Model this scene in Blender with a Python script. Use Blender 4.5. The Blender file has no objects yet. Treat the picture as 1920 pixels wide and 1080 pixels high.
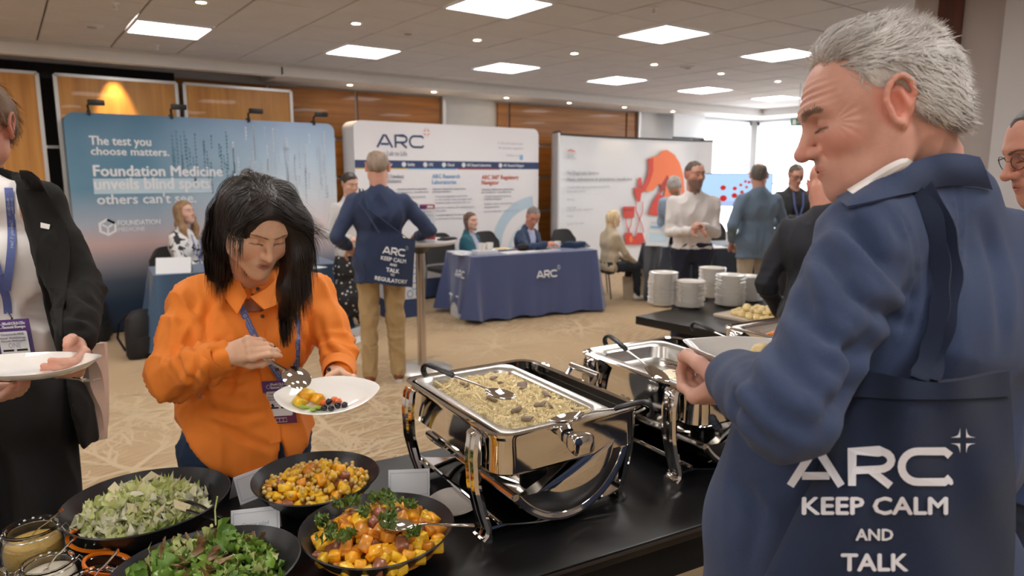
import bpy, bmesh, math, random
import numpy as np
from mathutils import Vector, Matrix
from mathutils.bvhtree import BVHTree

# ------------------------------------------------------------------ camera, world, exposure
# World axes follow the room: X runs along the back wall, Y runs towards it.
FPX, HY, EYE = 1294.0, 330.0, 1.65
TH = math.atan((540 - HY) / FPX)
AZ = math.atan2(1790 / FPX, math.cos(TH) + 210 / FPX * math.sin(TH))
RGT = np.array([math.sin(AZ), -math.cos(AZ), 0.0])
FWD = np.array([math.cos(AZ), math.sin(AZ), 0.0])
CAM = np.array([0, 0, EYE])
scene = bpy.context.scene
COL = scene.collection
cd = bpy.data.cameras.new('camera'); cam = bpy.data.objects.new('camera', cd); COL.objects.link(cam)
cd.sensor_width = 36; cd.lens = FPX / 1920 * 36; cd.clip_start = 0.05; cd.clip_end = 60
look = Vector(FWD * math.cos(TH) + np.array([0, 0, -math.sin(TH)]))
cam.location = Vector(CAM); cam.rotation_euler = look.to_track_quat('-Z', 'Y').to_euler()
cd.dof.use_dof = True; cd.dof.focus_distance = 1.45; cd.dof.aperture_fstop = 4.5
scene.camera = cam
w = bpy.data.worlds.new('world'); scene.world = w; w.use_nodes = True
w.node_tree.nodes['Background'].inputs[0].default_value = (0.85, 0.92, 1.0, 1)
w.node_tree.nodes['Background'].inputs[1].default_value = 1.0
vs = scene.view_settings
vs.view_transform = 'Standard'; vs.look = 'None'; vs.exposure = 0.42; vs.gamma = 1; vs.use_curve_mapping = False
PANEL_E = 11.0      # the ceiling light panels
SPOT_W = 9.0        # each recessed downlight
WINDOW_E = 2.6      # daylit blinds

# ------------------------------------------------------------------ photo measurements to room points
def ray(px, py):
    a = (px - 960) / FPX; b = (540 - py) / FPX
    return a * RGT + (math.cos(TH) + b * math.sin(TH)) * FWD + np.array([0, 0, -math.sin(TH) + b * math.cos(TH)])
def onz(px, py, z): r = ray(px, py); return CAM + r * (z - EYE) / r[2]
def onv(px, py, v): r = ray(px, py); return CAM + r * v / r[1]
def onu(px, py, u): r = ray(px, py); return CAM + r * u / r[0]
def D(px, py, d): return CAM + ray(px, py) * d
def nrm(v): v = np.asarray(v, float); return v / (np.linalg.norm(v) + 1e-12)
def A(*v): return np.array(v, float)
rng = np.random.default_rng(7)
random.seed(7)

# ------------------------------------------------------------------ materials
def mat(name, base, rough=0.5, metal=0.0, spec=0.5, bump=0.0, bscale=200.0, var=0.0, vscale=8.0, sub=0.0, coat=0.0,
        emit=None, estr=0.0, trans=0.0, ior=1.45, alpha=1.0, sheen=0.0, attr=False, stretch=None, base2=None, bdist=0.002):
    m = bpy.data.materials.new(name); m.use_nodes = True
    nt = m.node_tree; N = nt.nodes; L = nt.links; b = N['Principled BSDF']
    c = tuple(base) + (1,)
    b.inputs['Base Color'].default_value = c
    b.inputs['Roughness'].default_value = rough; b.inputs['Metallic'].default_value = metal
    b.inputs['Specular IOR Level'].default_value = spec; b.inputs['IOR'].default_value = ior
    b.inputs['Subsurface Weight'].default_value = sub; b.inputs['Subsurface Radius'].default_value = (0.01, 0.004, 0.002)
    b.inputs['Subsurface Scale'].default_value = 0.5
    b.inputs['Coat Weight'].default_value = coat; b.inputs['Transmission Weight'].default_value = trans
    b.inputs['Alpha'].default_value = alpha; b.inputs['Sheen Weight'].default_value = sheen
    if emit: b.inputs['Emission Color'].default_value = tuple(emit) + (1,); b.inputs['Emission Strength'].default_value = estr
    src = None
    if attr:
        a = N.new('ShaderNodeAttribute'); a.attribute_name = 'Col'; src = a.outputs['Color']
    if var or bump or stretch:
        tc = N.new('ShaderNodeTexCoord'); mp = N.new('ShaderNodeMapping')
        if stretch: mp.inputs['Scale'].default_value = stretch
        L.new(tc.outputs['Object'], mp.inputs['Vector'])
    if var:
        n = N.new('ShaderNodeTexNoise'); n.inputs['Scale'].default_value = vscale; n.inputs['Detail'].default_value = 5
        L.new(mp.outputs[0], n.inputs['Vector'])
        mr = N.new('ShaderNodeMapRange'); mr.inputs[1].default_value = 0.3; mr.inputs[2].default_value = 0.7
        L.new(n.outputs['Fac'], mr.inputs[0])
        mx = N.new('ShaderNodeMix'); mx.data_type = 'RGBA'
        L.new(mr.outputs[0], mx.inputs['Factor'])
        if base2 is not None:
            mx.inputs['A'].default_value = c; mx.inputs['B'].default_value = tuple(base2) + (1,)
        else:
            mr.inputs[3].default_value = 1 - var; mr.inputs[4].default_value = 1 + var
            mx.blend_type = 'MULTIPLY'; mx.inputs['Factor'].default_value = 1
            L.remove(mx.inputs['Factor'].links[0])
            mx.inputs['A'].default_value = c
            if src: L.new(src, mx.inputs['A'])
            L.new(mr.outputs[0], mx.inputs['B'])
        src = mx.outputs['Result']
    if src: L.new(src, b.inputs['Base Color'])
    if bump:
        n2 = N.new('ShaderNodeTexNoise'); n2.inputs['Scale'].default_value = bscale; n2.inputs['Detail'].default_value = 3
        L.new(mp.outputs[0], n2.inputs['Vector'])
        bp = N.new('ShaderNodeBump'); bp.inputs['Strength'].default_value = bump; bp.inputs['Distance'].default_value = bdist
        L.new(n2.outputs['Fac'], bp.inputs['Height']); L.new(bp.outputs[0], b.inputs['Normal'])
    return m

# ------------------------------------------------------------------ objects
def obj(name, me, m=None, parent=None, smooth=None, kind=None, label=None, loc=None):
    o = bpy.data.objects.new(name, me); COL.objects.link(o)
    if m is not None and not me.materials:
        for q in (m if isinstance(m, (list, tuple)) else [m]): me.materials.append(q)
    if parent: o.parent = parent
    if kind: o['kind'] = kind
    if label: o['label'] = label
    if loc is not None: o.location = Vector(loc)
    return o
def tag(o, label, cat, group=None):
    o['label'] = label; o['category'] = cat
    if group: o['group'] = group
    return o
def thing(name, label, cat, loc=(0, 0, 0), rz=0.0, group=None):
    o = bpy.data.objects.new(name, None); COL.objects.link(o)
    o.location = Vector(loc); o.rotation_euler = (0, 0, rz); o.empty_display_size = .05
    return tag(o, label, cat, group)
def copy_tree(o, parent=None):
    c = o.copy(); COL.objects.link(c); c.parent = parent
    for ch in o.children: copy_tree(ch, c)
    return c
def mesh_from(V, F, smooth=True, cols=None, mats=None, mi=None):
    me = bpy.data.meshes.new('m')
    if isinstance(F, np.ndarray):
        V = np.asarray(V, np.float32); n = F.shape[1]
        me.vertices.add(len(V)); me.vertices.foreach_set('co', V.ravel())
        me.loops.add(F.size); me.loops.foreach_set('vertex_index', F.ravel().astype(np.int32))
        me.polygons.add(len(F)); me.polygons.foreach_set('loop_start', np.arange(0, F.size, n, dtype=np.int32))
        me.update(calc_edges=True)
    else:
        me.from_pydata([tuple(map(float, v)) for v in V], [], F); me.update()
    if smooth: me.polygons.foreach_set('use_smooth', [True] * len(me.polygons))
    if cols is not None:
        a = me.color_attributes.new('Col', 'FLOAT_COLOR', 'POINT')
        c = np.ones((len(V), 4), np.float32); c[:, :3] = cols; a.data.foreach_set('color', c.ravel())
    if mats:
        for q in mats: me.materials.append(q)
    if mi is not None: me.polygons.foreach_set('material_index', np.asarray(mi, np.int32))
    return me
def auto_smooth(me, deg=35):
    bm = bmesh.new(); bm.from_mesh(me)
    for f in bm.faces: f.smooth = True
    lim = math.radians(deg)
    for e in bm.edges:
        if len(e.link_faces) == 2 and e.calc_face_angle(0) > lim: e.smooth = False
    bm.to_mesh(me); bm.free(); return me
class MB:
    "collects simple shapes into one mesh"
    def __init__(s): s.V = []; s.F = []
    def add(s, V, F):
        n = len(s.V); s.V += [tuple(map(float, v)) for v in V]; s.F += [tuple(i + n for i in f) for f in F]; return s
    def box(s, c, size, rz=0.0, M=None):
        x, y, z = [a / 2 for a in size]; P = []
        for k in (-1, 1):
            for (i, j) in ((-1, -1), (1, -1), (1, 1), (-1, 1)):
                px, py = i * x, j * y
                P.append((c[0] + px * math.cos(rz) - py * math.sin(rz), c[1] + px * math.sin(rz) + py * math.cos(rz), c[2] + k * z))
        if M is not None: P = [tuple(M @ Vector(p)) for p in P]
        return s.add(P, [(0, 3, 2, 1), (4, 5, 6, 7), (0, 1, 5, 4), (1, 2, 6, 5), (2, 3, 7, 6), (3, 0, 4, 7)])
    def tube(s, pts, r, n=8, cap=True, flat=None, closed=False):
        pts = [np.asarray(p, float) for p in pts]; m = len(pts)
        rs = r if hasattr(r, '__len__') else [r] * m
        V = []; F = []; up = None
        for i, p in enumerate(pts):
            if closed: t = nrm(pts[(i + 1) % m] - pts[i - 1])
            else: t = nrm(pts[min(i + 1, m - 1)] - pts[max(i - 1, 0)])
            if up is None:
                up = np.array([0, 0, 1.0]) if abs(t[2]) < .9 else np.array([1.0, 0, 0])
            a = nrm(np.cross(t, up)); b = np.cross(a, t); up = b
            for k in range(n):
                q = 2 * math.pi * k / n
                fa, fb = (flat if flat else (1, 1))
                V.append(p + rs[i] * (fa * math.cos(q) * a + fb * math.sin(q) * b))
        for i in range(m if closed else m - 1):
            for k in range(n):
                j = (i + 1) % m
                F.append((i * n + k, j * n + k, j * n + (k + 1) % n, i * n + (k + 1) % n))
        if cap and not closed: F.append(tuple(range(n))); F.append(tuple((m - 1) * n + k for k in reversed(range(n))))
        return s.add(V, F)
    def lathe(s, prof, c=(0, 0, 0), n=32, sx=1.0, sy=1.0, cap=True):
        V = []; F = []
        for (r, z) in prof:
            for k in range(n):
                q = 2 * math.pi * k / n; V.append((c[0] + r * sx * math.cos(q), c[1] + r * sy * math.sin(q), c[2] + z))
        for i in range(len(prof) - 1):
            for k in range(n): F.append((i * n + k, i * n + (k + 1) % n, (i + 1) * n + (k + 1) % n, (i + 1) * n + k))
        if cap:
            if prof[0][0] > 1e-6: F.append(tuple(reversed(range(n))))
            if prof[-1][0] > 1e-6: F.append(tuple((len(prof) - 1) * n + k for k in range(n)))
        return s.add(V, F)
    def grid(s, fn, nu, nv, th=0.0):
        "fn(u,v)->point; th gives the sheet thickness"
        P = np.array([[fn(i / nu, j / nv) for j in range(nv + 1)] for i in range(nu + 1)], float)
        du = np.gradient(P, axis=0); dv = np.gradient(P, axis=1); nn = np.cross(du, dv); nn /= (np.linalg.norm(nn, axis=2, keepdims=True) + 1e-9)
        idx = lambda i, j: i * (nv + 1) + j
        F = [(idx(i, j), idx(i + 1, j), idx(i + 1, j + 1), idx(i, j + 1)) for i in range(nu) for j in range(nv)]
        if th == 0: return s.add(P.reshape(-1, 3), F)
        Q = (P - nn * th).reshape(-1, 3); o = (nu + 1) * (nv + 1)
        G = F + [tuple(o + a for a in reversed(f)) for f in F]
        bd = [idx(i, 0) for i in range(nu + 1)] + [idx(nu, j) for j in range(1, nv + 1)] + [idx(i, nv) for i in range(nu - 1, -1, -1)] + [idx(0, j) for j in range(nv - 1, 0, -1)]
        for a, b in zip(bd, bd[1:] + bd[:1]): G.append((b, a, a + o, b + o))
        return s.add(np.vstack([P.reshape(-1, 3), Q]), G)
    def prism(s, pts2, z0, z1, f=lambda x, y, z: (x, y, z)):
        n = len(pts2); V = [f(x, y, z0) for x, y in pts2] + [f(x, y, z1) for x, y in pts2]
        F = [tuple(reversed(range(n))), tuple(range(n, 2 * n))] + [(i, (i + 1) % n, n + (i + 1) % n, n + i) for i in range(n)]
        return s.add(V, F)
    def mesh(s, smooth=False, bevel=0.0, seg=2, deg=35):
        me = mesh_from(s.V, s.F, smooth=False)
        bm = bmesh.new(); bm.from_mesh(me); bmesh.ops.recalc_face_normals(bm, faces=bm.faces)
        if bevel:
            ed = [e for e in bm.edges if len(e.link_faces) == 2 and e.calc_face_angle(0) > math.radians(30)]
            bmesh.ops.bevel(bm, geom=ed, offset=bevel, segments=seg, affect='EDGES', profile=.6, clamp_overlap=True)
        bm.to_mesh(me); bm.free()
        if smooth or bevel: auto_smooth(me, deg)
        return me
    def build(s, name, m, parent=None, smooth=False, bevel=0.0, **k):
        return obj(name, s.mesh(smooth, bevel), m, parent, **k)
def rrect(x0, y0, x1, y1, r, n=6):
    P = []
    for cx, cy, a0 in ((x1 - r, y1 - r, 0), (x0 + r, y1 - r, 90), (x0 + r, y0 + r, 180), (x1 - r, y0 + r, 270)):
        for k in range(n + 1):
            a = math.radians(a0 + 90 * k / n); P.append((cx + r * math.cos(a), cy + r * math.sin(a)))
    return P
def loft(rings, closed_ring=True, cap0=False, cap1=False):
    n = len(rings[0]); V = [p for r in rings for p in r]; F = []
    for i in range(len(rings) - 1):
        for k in range(n if closed_ring else n - 1): F.append((i * n + k, i * n + (k + 1) % n, (i + 1) * n + (k + 1) % n, (i + 1) * n + k))
    if cap0: F.append(tuple(reversed(range(n))))
    if cap1: F.append(tuple((len(rings) - 1) * n + k for k in range(n)))
    return V, F

# ------------------------------------------------------------------ lettering as thin meshes
_tc = {}
def text_geo(body, bold=0.0, res=2):
    key = (body, bold, res)
    if key in _tc: return _tc[key]
    cu = bpy.data.curves.new('t', 'FONT'); cu.body = body; cu.size = 1; cu.offset = bold; cu.resolution_u = res; cu.align_x = 'LEFT'
    o = bpy.data.objects.new('t', cu); COL.objects.link(o)
    dg = bpy.context.evaluated_depsgraph_get(); ev = o.evaluated_get(dg); me = ev.to_mesh()
    V = [tuple(v.co) for v in me.vertices]; F = [tuple(p.vertices) for p in me.polygons]
    ev.to_mesh_clear(); bpy.data.objects.remove(o); bpy.data.curves.remove(cu)
    V = np.array(V)[:, :2]; V -= [V[:, 0].min(), 0]
    _tc[key] = (V, F, V[:, 0].max()); return _tc[key]
def stroke_geo(lines, w):
    V = []; F = []
    for ln in lines:
        P = [np.array(p, float) for p in ln]; n0 = len(V)
        for i, p in enumerate(P):
            t = nrm(P[min(i + 1, len(P) - 1)] - P[max(i - 1, 0)])
            k = 1.0
            if 0 < i < len(P) - 1:
                c = abs(np.dot(nrm(P[i + 1] - p), nrm([-(t[1]), t[0]]) * 0 + nrm(P[i + 1] - p))); t1 = nrm(p - P[i - 1]); k = 1 / max(.5, math.sqrt((1 + float(np.dot(t1, nrm(P[i + 1] - p)))) / 2))
            nn = np.array([-t[1], t[0]]) * w / 2 * k
            V += [p + nn, p - nn]
        for i in range(len(P) - 1):
            a = n0 + 2 * i; F.append((a, a + 1, a + 3, a + 2))
    return np.array(V), F
def arcp(cx, cy, rx, ry, a0, a1, n=10): return [(cx + rx * math.cos(math.radians(a0 + (a1 - a0) * k / n)), cy + ry * math.sin(math.radians(a0 + (a1 - a0) * k / n))) for k in range(n + 1)]
def arc_logo(w=.17):
    "wide letters A R C, one unit tall, about 4.3 wide, with four small curved triangles at top right"
    h = w / 2; L = []
    L.append([(0.05, 0), (.62, 1 - h), (.78, 1 - h), (1.35, 0)]); L.append([(.35, .26), (1.05, .26)])
    L.append([(1.62, 0), (1.62, 1 - h), (2.3, 1 - h)] + arcp(2.3, .665, .32, .335 - h + .0, 90, -90, 8) + [(1.62, .40)])
    L.append([(2.1, .40), (2.6, 0)])
    L.append(arcp(3.35, .5, .48, .5 - h, 40, 90, 4)[0:0] + [(4.12, .78), (3.98, 1 - h), (3.35, 1 - h)] + arcp(3.3, .5, .42, .5 - h, 90, 270, 12) + [(3.98, h), (4.12, .22)])
    V, F = stroke_geo(L, w); return V, F
def star_geo(s=.5, cx=4.45, cy=1.2):
    V = []; F = []
    for sx in (-1, 1):
        for sy in (-1, 1):
            g = .09; P = [(g, s), (g, g), (s, g)] + [(s - (s - g) * (1 - math.cos(t)) * 1.0 - 0, g + (s - g) * (1 - math.sin(math.pi / 2 - t)) * 1.0) for t in (0.35, .7, 1.0, 1.3)]
            P = [(g, s), (g, g), (s, g), (g + (s - g) * .45, g + (s - g) * .12), (g + (s - g) * .2, g + (s - g) * .3), (g + (s - g) * .08, g + (s - g) * .6)]
            n = len(V); V += [(cx + sx * x, cy + sy * y) for x, y in P]; F += [(n, n + 1, n + 5), (n + 1, n + 4, n + 5), (n + 1, n + 3, n + 4), (n + 1, n + 2, n + 3)]
    return np.array(V), F
class Print:
    "flat print: every glyph mapped by a function onto a surface; one mesh with several inks"
    def __init__(s, place, ls=.0009): s.ls = ls; s.place = place; s.V = []; s.F = []; s.mi = []; s.mats = []
    def geo(s, V, F, m, x=0, y=0, sc=1.0, sx=1.0, rot=0.0, lift=0.0):
        if m not in s.mats: s.mats.append(m)
        n = len(s.V); c, q = math.cos(rot), math.sin(rot)
        for a in V:
            px, py = a[0] * sc * sx, a[1] * sc
            s.V.append(tuple(s.place(x + px * c - py * q, y + px * q + py * c, lift)))
        s.F += [tuple(i + n for i in f) for f in F]; s.mi += [s.mats.index(m)] * len(F)
    def text(s, body, m, x, y, size, bold=0.0, width=None, align='l', rot=0.0, sx=1.0, lift=0.0):
        V, F, wd = text_geo(body, 0)
        if width: sx = width / (wd * size)
        if align == 'c': x = x - wd * size * sx / 2 * math.cos(rot)
        s.geo(V, F, m, x, y, size, sx, rot, lift)
        if bold:
            b = bold * size * 1.1
            for kq, (ox, oy) in enumerate(((-b, 0), (b, 0), (0, -b * .8), (0, b * .8))): s.geo(V, F, m, x + ox, y + oy, size, sx, rot, lift + s.ls * (kq + 1))
    def rect(s, m, x0, y0, x1, y1, lift=0.0, nx=1, ny=1):
        V = [(x0 + (x1 - x0) * i / nx, y0 + (y1 - y0) * j / ny) for i in range(nx + 1) for j in range(ny + 1)]
        F = [(i * (ny + 1) + j, (i + 1) * (ny + 1) + j, (i + 1) * (ny + 1) + j + 1, i * (ny + 1) + j + 1) for i in range(nx) for j in range(ny)]
        s.geo(V, F, m, lift=lift)
    def poly(s, m, P, lift=0.0):
        bm = bmesh.new(); vs_ = [bm.verts.new((p[0], p[1], 0)) for p in P]; bm.faces.new(vs_); bmesh.ops.triangulate(bm, faces=bm.faces)
        bm.verts.index_update(); V = [v.co[:2] for v in bm.verts]; F = [tuple(v.index for v in f.verts) for f in bm.faces]; bm.free()
        s.geo(V, F, m, lift=lift)
    def build(s, name, parent, **k):
        me = mesh_from(s.V, s.F, smooth=False, mats=s.mats, mi=s.mi); return obj(name, me, None, parent, **k)
# ------------------------------------------------------------------ the room
M_ceil = mat('ceiling_tile', (.63, .615, .62), .9, bump=.25, bscale=160, var=.03, vscale=3)
M_white = mat('white_paint', (.72, .70, .69), .7, var=.02)
M_grid = mat('ceiling_grid', (.34, .30, .285), .6)
M_black = mat('black_void', (.012, .012, .013), .7)
M_alu = mat('brushed_aluminium', (.62, .62, .62), .35, metal=.6)
M_steelwhite = mat('satin_white_trim', (.62, .61, .60), .45)
def wood_mat(name, c1, c2, sc):
    m = mat(name, c1, .38, var=.5, vscale=2.0, base2=c2, stretch=sc, coat=.15); return m
M_woodv = wood_mat('honey_veneer', (.66, .31, .075), (.46, .19, .04), (7, 7, .5))
M_woodh = wood_mat('amber_veneer', (.46, .19, .042), (.28, .10, .02), (.5, .5, 9))
M_wooddk = wood_mat('dark_red_veneer', (.13, .035, .015), (.07, .018, .008), (6, 6, .5))
M_light = mat('light_panel', (1, 1, 1), .5, emit=(1, .975, .94), estr=PANEL_E)
M_spot = mat('downlight_lens', (1, 1, 1), .5, emit=(1, .82, .52), estr=30)
M_blind = mat('daylit_blind', (.85, .87, .9), .6, emit=(.90, .95, 1.0), estr=WINDOW_E)
M_frame = mat('window_frame_white', (.75, .76, .78), .4)
CH = 2.9; SOF = 2.77; VW = 8.8; UW = 12.6
def carpet_mat():
    m = mat('carpet', (.44, .30, .155), .95, bump=.6, bscale=700, bdist=.003, sheen=.2); nt = m.node_tree; N = nt.nodes; L = nt.links
    tc = N.new('ShaderNodeTexCoord'); mp = N.new('ShaderNodeMapping'); mp.inputs['Rotation'].default_value = (0, 0, .4); mp.inputs['Scale'].default_value = (1.2, 9, 1)
    L.new(tc.outputs['Object'], mp.inputs[0])
    wv = N.new('ShaderNodeTexWave'); wv.inputs['Scale'].default_value = 1.6; wv.inputs['Distortion'].default_value = 9; wv.inputs['Detail'].default_value = 2; wv.inputs['Detail Scale'].default_value = .6
    L.new(mp.outputs[0], wv.inputs[0])
    n = N.new('ShaderNodeTexNoise'); n.inputs['Scale'].default_value = .7; L.new(tc.outputs['Object'], n.inputs[0])
    mu = N.new('ShaderNodeMath'); mu.operation = 'MULTIPLY'; L.new(wv.outputs['Fac'], mu.inputs[0])
    mr = N.new('ShaderNodeMapRange'); mr.inputs[1].default_value = .45; mr.inputs[2].default_value = .62; L.new(n.outputs['Fac'], mr.inputs[0]); L.new(mr.outputs[0], mu.inputs[1])
    mx = N.new('ShaderNodeMix'); mx.data_type = 'RGBA'; L.new(mu.outputs[0], mx.inputs['Factor'])
    mx.inputs['A'].default_value = (.47, .325, .18, 1); mx.inputs['B'].default_value = (.34, .215, .105, 1)
    L.new(mx.outputs['Result'], N['Principled BSDF'].inputs['Base Color']); return m
M_carpet = carpet_mat()
fl = MB(); fl.box((3.5, 1.8, -.05), (18.4, 14.2, .1)); FLOOR = fl.build('floor', M_carpet, kind='structure')
# woven coral motifs in the carpet
M_motif = mat('carpet_motif', (.54, .415, .27), .95, bump=.5, bscale=700)
mt = MB(); rr = random.Random(3)
ZM = [.0008]
def branch(x, y, a, ln, wd, dep):
    pts = [(x, y)]; aa = a; ZM[0] += .0000012
    for i in range(5):
        aa += rr.uniform(-.22, .22); x += math.cos(aa) * ln / 5; y += math.sin(aa) * ln / 5; pts.append((x, y))
    V = []; 
    for i, p in enumerate(pts):
        q = pts[min(i + 1, 5)]; o = pts[max(i - 1, 0)]; t = nrm([q[0] - o[0], q[1] - o[1]]); ww = wd * (1 - .5 * i / 5) / 2
        V += [(p[0] - t[1] * ww, p[1] + t[0] * ww, ZM[0]), (p[0] + t[1] * ww, p[1] - t[0] * ww, ZM[0])]
    mt.add(V, [(2 * i, 2 * i + 1, 2 * i + 3, 2 * i + 2) for i in range(5)])
    if dep > 0:
        for k in (2, 3, 5):
            for s_ in (-1, 1):
                if rr.random() < .72: branch(pts[k][0], pts[k][1], aa + s_ * rr.uniform(.4, .9), ln * rr.uniform(.4, .6), wd * .62, dep - 1)
for cx, cy in [(onz(*p, 0)[0], onz(*p, 0)[1]) for p in ((250, 780), (690, 745), (930, 650), (610, 800), (250, 880), (420, 690), (1090, 615), (640, 870), (1130, 700), (830, 800))] + [(rr.uniform(-2, 10), rr.uniform(2, 8)) for _ in range(16)]:
    nb = rr.randint(5, 8); a0 = rr.uniform(0, 6.28)
    for k in range(nb): branch(cx, cy, a0 + 6.283 * k / nb + rr.uniform(-.2, .2), rr.uniform(.3, .55), .042, 2)
mt.build('carpet_motif', M_motif, FLOOR, kind='stuff')
# ceiling
cs = MB(); cs.box((3.5, 1.8, CH + .08), (18.4, 14.2, .1)); CEIL = cs.build('ceiling', M_grid, kind='structure')
tile = MB(); tile.box((0, 0, 0), (.588, .588, .02)); tile_me = tile.mesh(bevel=.006, seg=1)
tile_me.materials.append(M_ceil)
LU = [1.3 + 1.8 * i for i in range(-3, 6)]; LV = [6.8, 4.4, 2.0, -.4, -2.8]
lset = {(round(a, 2), round(b, 2)) for a in LU for b in LV}
cells = []
for i in range(-12, 18):
    for j in range(-19, 3):
        c = (1.3 + .6 * i, 6.8 + .6 * j)
        if c[0] > 11.75 or (round(c[0], 2), round(c[1], 2)) in lset: continue
        if c[0] + .3 > 5.2 and c[1] < 2.2: continue
        q = np.array([c[0], c[1], CH]) - CAM; fo = q @ FWD; r_ = q @ RGT
        up = fo * math.sin(TH) + q[2] * math.cos(TH); de = fo * math.cos(TH) - q[2] * math.sin(TH)
        vis = de > .3 and abs(r_ / de) < .85 and up / de < .52
        cells.append((0 if vis else 1, np.linalg.norm(q), c))
cells.sort(); rest = MB()
for n_, (v_, d_, c) in enumerate(cells):
    zz = CH + .01 + rr.uniform(-.0015, .0015)
    h = min(.588, 8.08 - (c[1] - .294)) if c[1] + .294 > 8.08 else .588
    if v_ == 0 and n_ < 298:
        o = obj('ceiling_tile', tile_me, None, CEIL); o.location = (c[0], c[1] - (0.588 - h) / 2, zz); o.scale = (1, h / .588, 1)
    else: rest.box((c[0], c[1], zz), (.588, .588, .02))
rest.build('ceiling_tile', M_ceil, CEIL, kind='stuff')
# light panels
for a in LU:
    for b in LV:
        if a > 11.5 or (a > 4.5 and b < 2.2): continue
        t = thing('ceiling_light_panel', 'square white light panel set flush in the tiled ceiling', 'ceiling light', (a, b, CH), 0, 'square light panels in the ceiling')
        f = MB()
        for (c, s_) in (((0, .291, .0), (.6, .018, .02)), ((0, -.291, .0), (.6, .018, .02)), ((.291, 0, 0), (.018, .564, .02)), ((-.291, 0, 0), (.018, .564, .02))): f.box(c, s_)
        f.build('frame', M_frame, t)
        g = MB(); g.box((0, 0, .002), (.564, .564, .012)); g.build('diffuser', M_light, t)
# downlights: one row in the ceiling, one row in the lowered border
def downlight(x, y, z, lab, grp):
    t = thing('downlight', lab, 'spotlight', (x, y, z), 0, grp)
    MB().lathe([(.055, 0), (.055, -.006), (.036, -.006), (.034, .004)], n=20, cap=False).build('bezel', M_frame, t)
    MB().lathe([(.001, .002), (.035, .002), (.035, -.002), (.001, -.002)], n=16).build('lens', M_spot, t)
    ld = bpy.data.lights.new('downlight_bulb', 'SPOT'); ld.energy = SPOT_W; ld.color = (1, .8, .55); ld.spot_size = 1.5; ld.spot_blend = .6; ld.shadow_soft_size = .04
    l = bpy.data.objects.new('bulb', ld); COL.objects.link(l); l.parent = t; l.location = (0, 0, -.02)
for k in range(-1, 8): downlight(1.3 + 1.2 * k, 5.6, CH, 'small round warm downlight recessed between ceiling tiles', 'downlights in the tiled ceiling')
for k in range(0, 8): downlight(3.62 + 1.2 * k - (0 if k < 7 else .3), 8.36, SOF, 'small round warm downlight in the lowered white ceiling border', 'downlights in the ceiling border')
# discs and sensors
for px, py, lab in ((172, 47, 'round off-white speaker grille in the ceiling at far left'), (765, 60, 'round white smoke detector disc on the ceiling near the middle panels'), (1290, 125, 'round white disc on the ceiling beyond the third row of tiles')):
    p = onz(px, py, CH); t = thing('ceiling_speaker', lab, 'speaker', p)
    MB().lathe([(.001, -.018), (.05, -.018), (.075, -.012), (.095, 0)], n=28).build('disc', M_ceil, t, smooth=True)
    MB().lathe([(.001, -.023), (.035, -.023), (.037, -.016)], n=20).build('grille', M_grid, t, smooth=True)
for px, py, lab in ((215, 5, 'small clear sprinkler head hanging from the ceiling at top left'), (294, 84, 'small white sprinkler head below the leftmost light panel'), (1226, 14, 'small sprinkler head hanging above the nearest right panel')):
    p = onz(px, py, CH); t = thing('sprinkler_head', lab, 'sprinkler', p)
    MB().lathe([(.03, 0), (.03, -.006), (.012, -.01), (.012, -.04), (.022, -.044), (.001, -.05)], n=14).build('head', M_frame, t, smooth=True)
# border (soffit) along the back and the right
s1 = MB(); s1.box(((3.5 + 2.68) / 2 + 2.0, 8.5, 0), (0.001, .001, .001))
s1 = MB()
s1.box((2.68 + 5.2, (8.08 + VW) / 2, (SOF + 3.0) / 2), (10.4, VW - 8.08, 3.0 - SOF)); s1.box((12.2, 3.3, (SOF + 3.0) / 2), (.8, 9.5, 3.0 - SOF))
s1.build('trim_1', M_white, kind='structure')
# left part: dark open slot behind a slim white beam
s2 = MB(); s2.box((-1.2, 8.115, (SOF + 3.0) / 2), (7.8, .07, 3.0 - SOF)); s2.box((-1.2, 8.14, SOF + .004), (7.8, .13, .016)); s2.build('trim_2', M_white, kind='structure')
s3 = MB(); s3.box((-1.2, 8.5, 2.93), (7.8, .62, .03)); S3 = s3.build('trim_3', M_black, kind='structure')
for k in range(9):
    o = MB(); o.box((-4.2 + k * .8, 8.5, 2.9), (.7, .5, .012)); o.build('slot_board', M_wooddk, S3)
# small cornice bead where wall border meets
s4 = MB(); s4.box((3.5, 8.07, 2.885), (17.6, .02, .03)); s4.build('trim_4', M_steelwhite, kind='structure')
# back wall: recessed amber veneer panels with pale joint strips, white piers
bw = MB(); bw.box((3.5, VW + .11, 1.45), (18.4, .1, 3.0)); BW = bw.build('wall_back', M_white, kind='structure')
def onw(px, py): return onv(px, py, VW)[0]
edges = [2.55, onw(669, 220), onw(828, 220)]
zc = [0, .55, 1.1, 1.63, 2.13, SOF]
def veneer(x0, x1, cols):
    xs = cols
    for a, b in zip(xs[:-1], xs[1:]):
        for z0, z1 in zip(zc[:-1], zc[1:]):
            o = MB(); o.box(((a + b) / 2, VW + .03, (z0 + z1) / 2), (b - a - .045, .05, z1 - z0 - .045)); o.build('wood_panel', M_woodh, BW)
    o = MB()
    o.box(((x0 + x1) / 2, VW + .055, SOF / 2), (x1 - x0, .01, SOF)); o.build('joint_backing', M_steelwhite, BW)
x828, x932, x950, x1175, x1195 = onw(828, 200), onw(932, 210), onw(955, 210), onw(1175, 225), onw(1195, 225)
veneer(1.6, x828, [1.6, 2.75, onw(669, 200), x828])
veneer(x932, x1195, [x932, x950, onw(1175, 225), x1195])
o = MB(); o.box((x828 + .015, VW + .0, SOF / 2), (.05, .1, SOF)); o.build('trim_5', M_alu, kind='structure')
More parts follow.
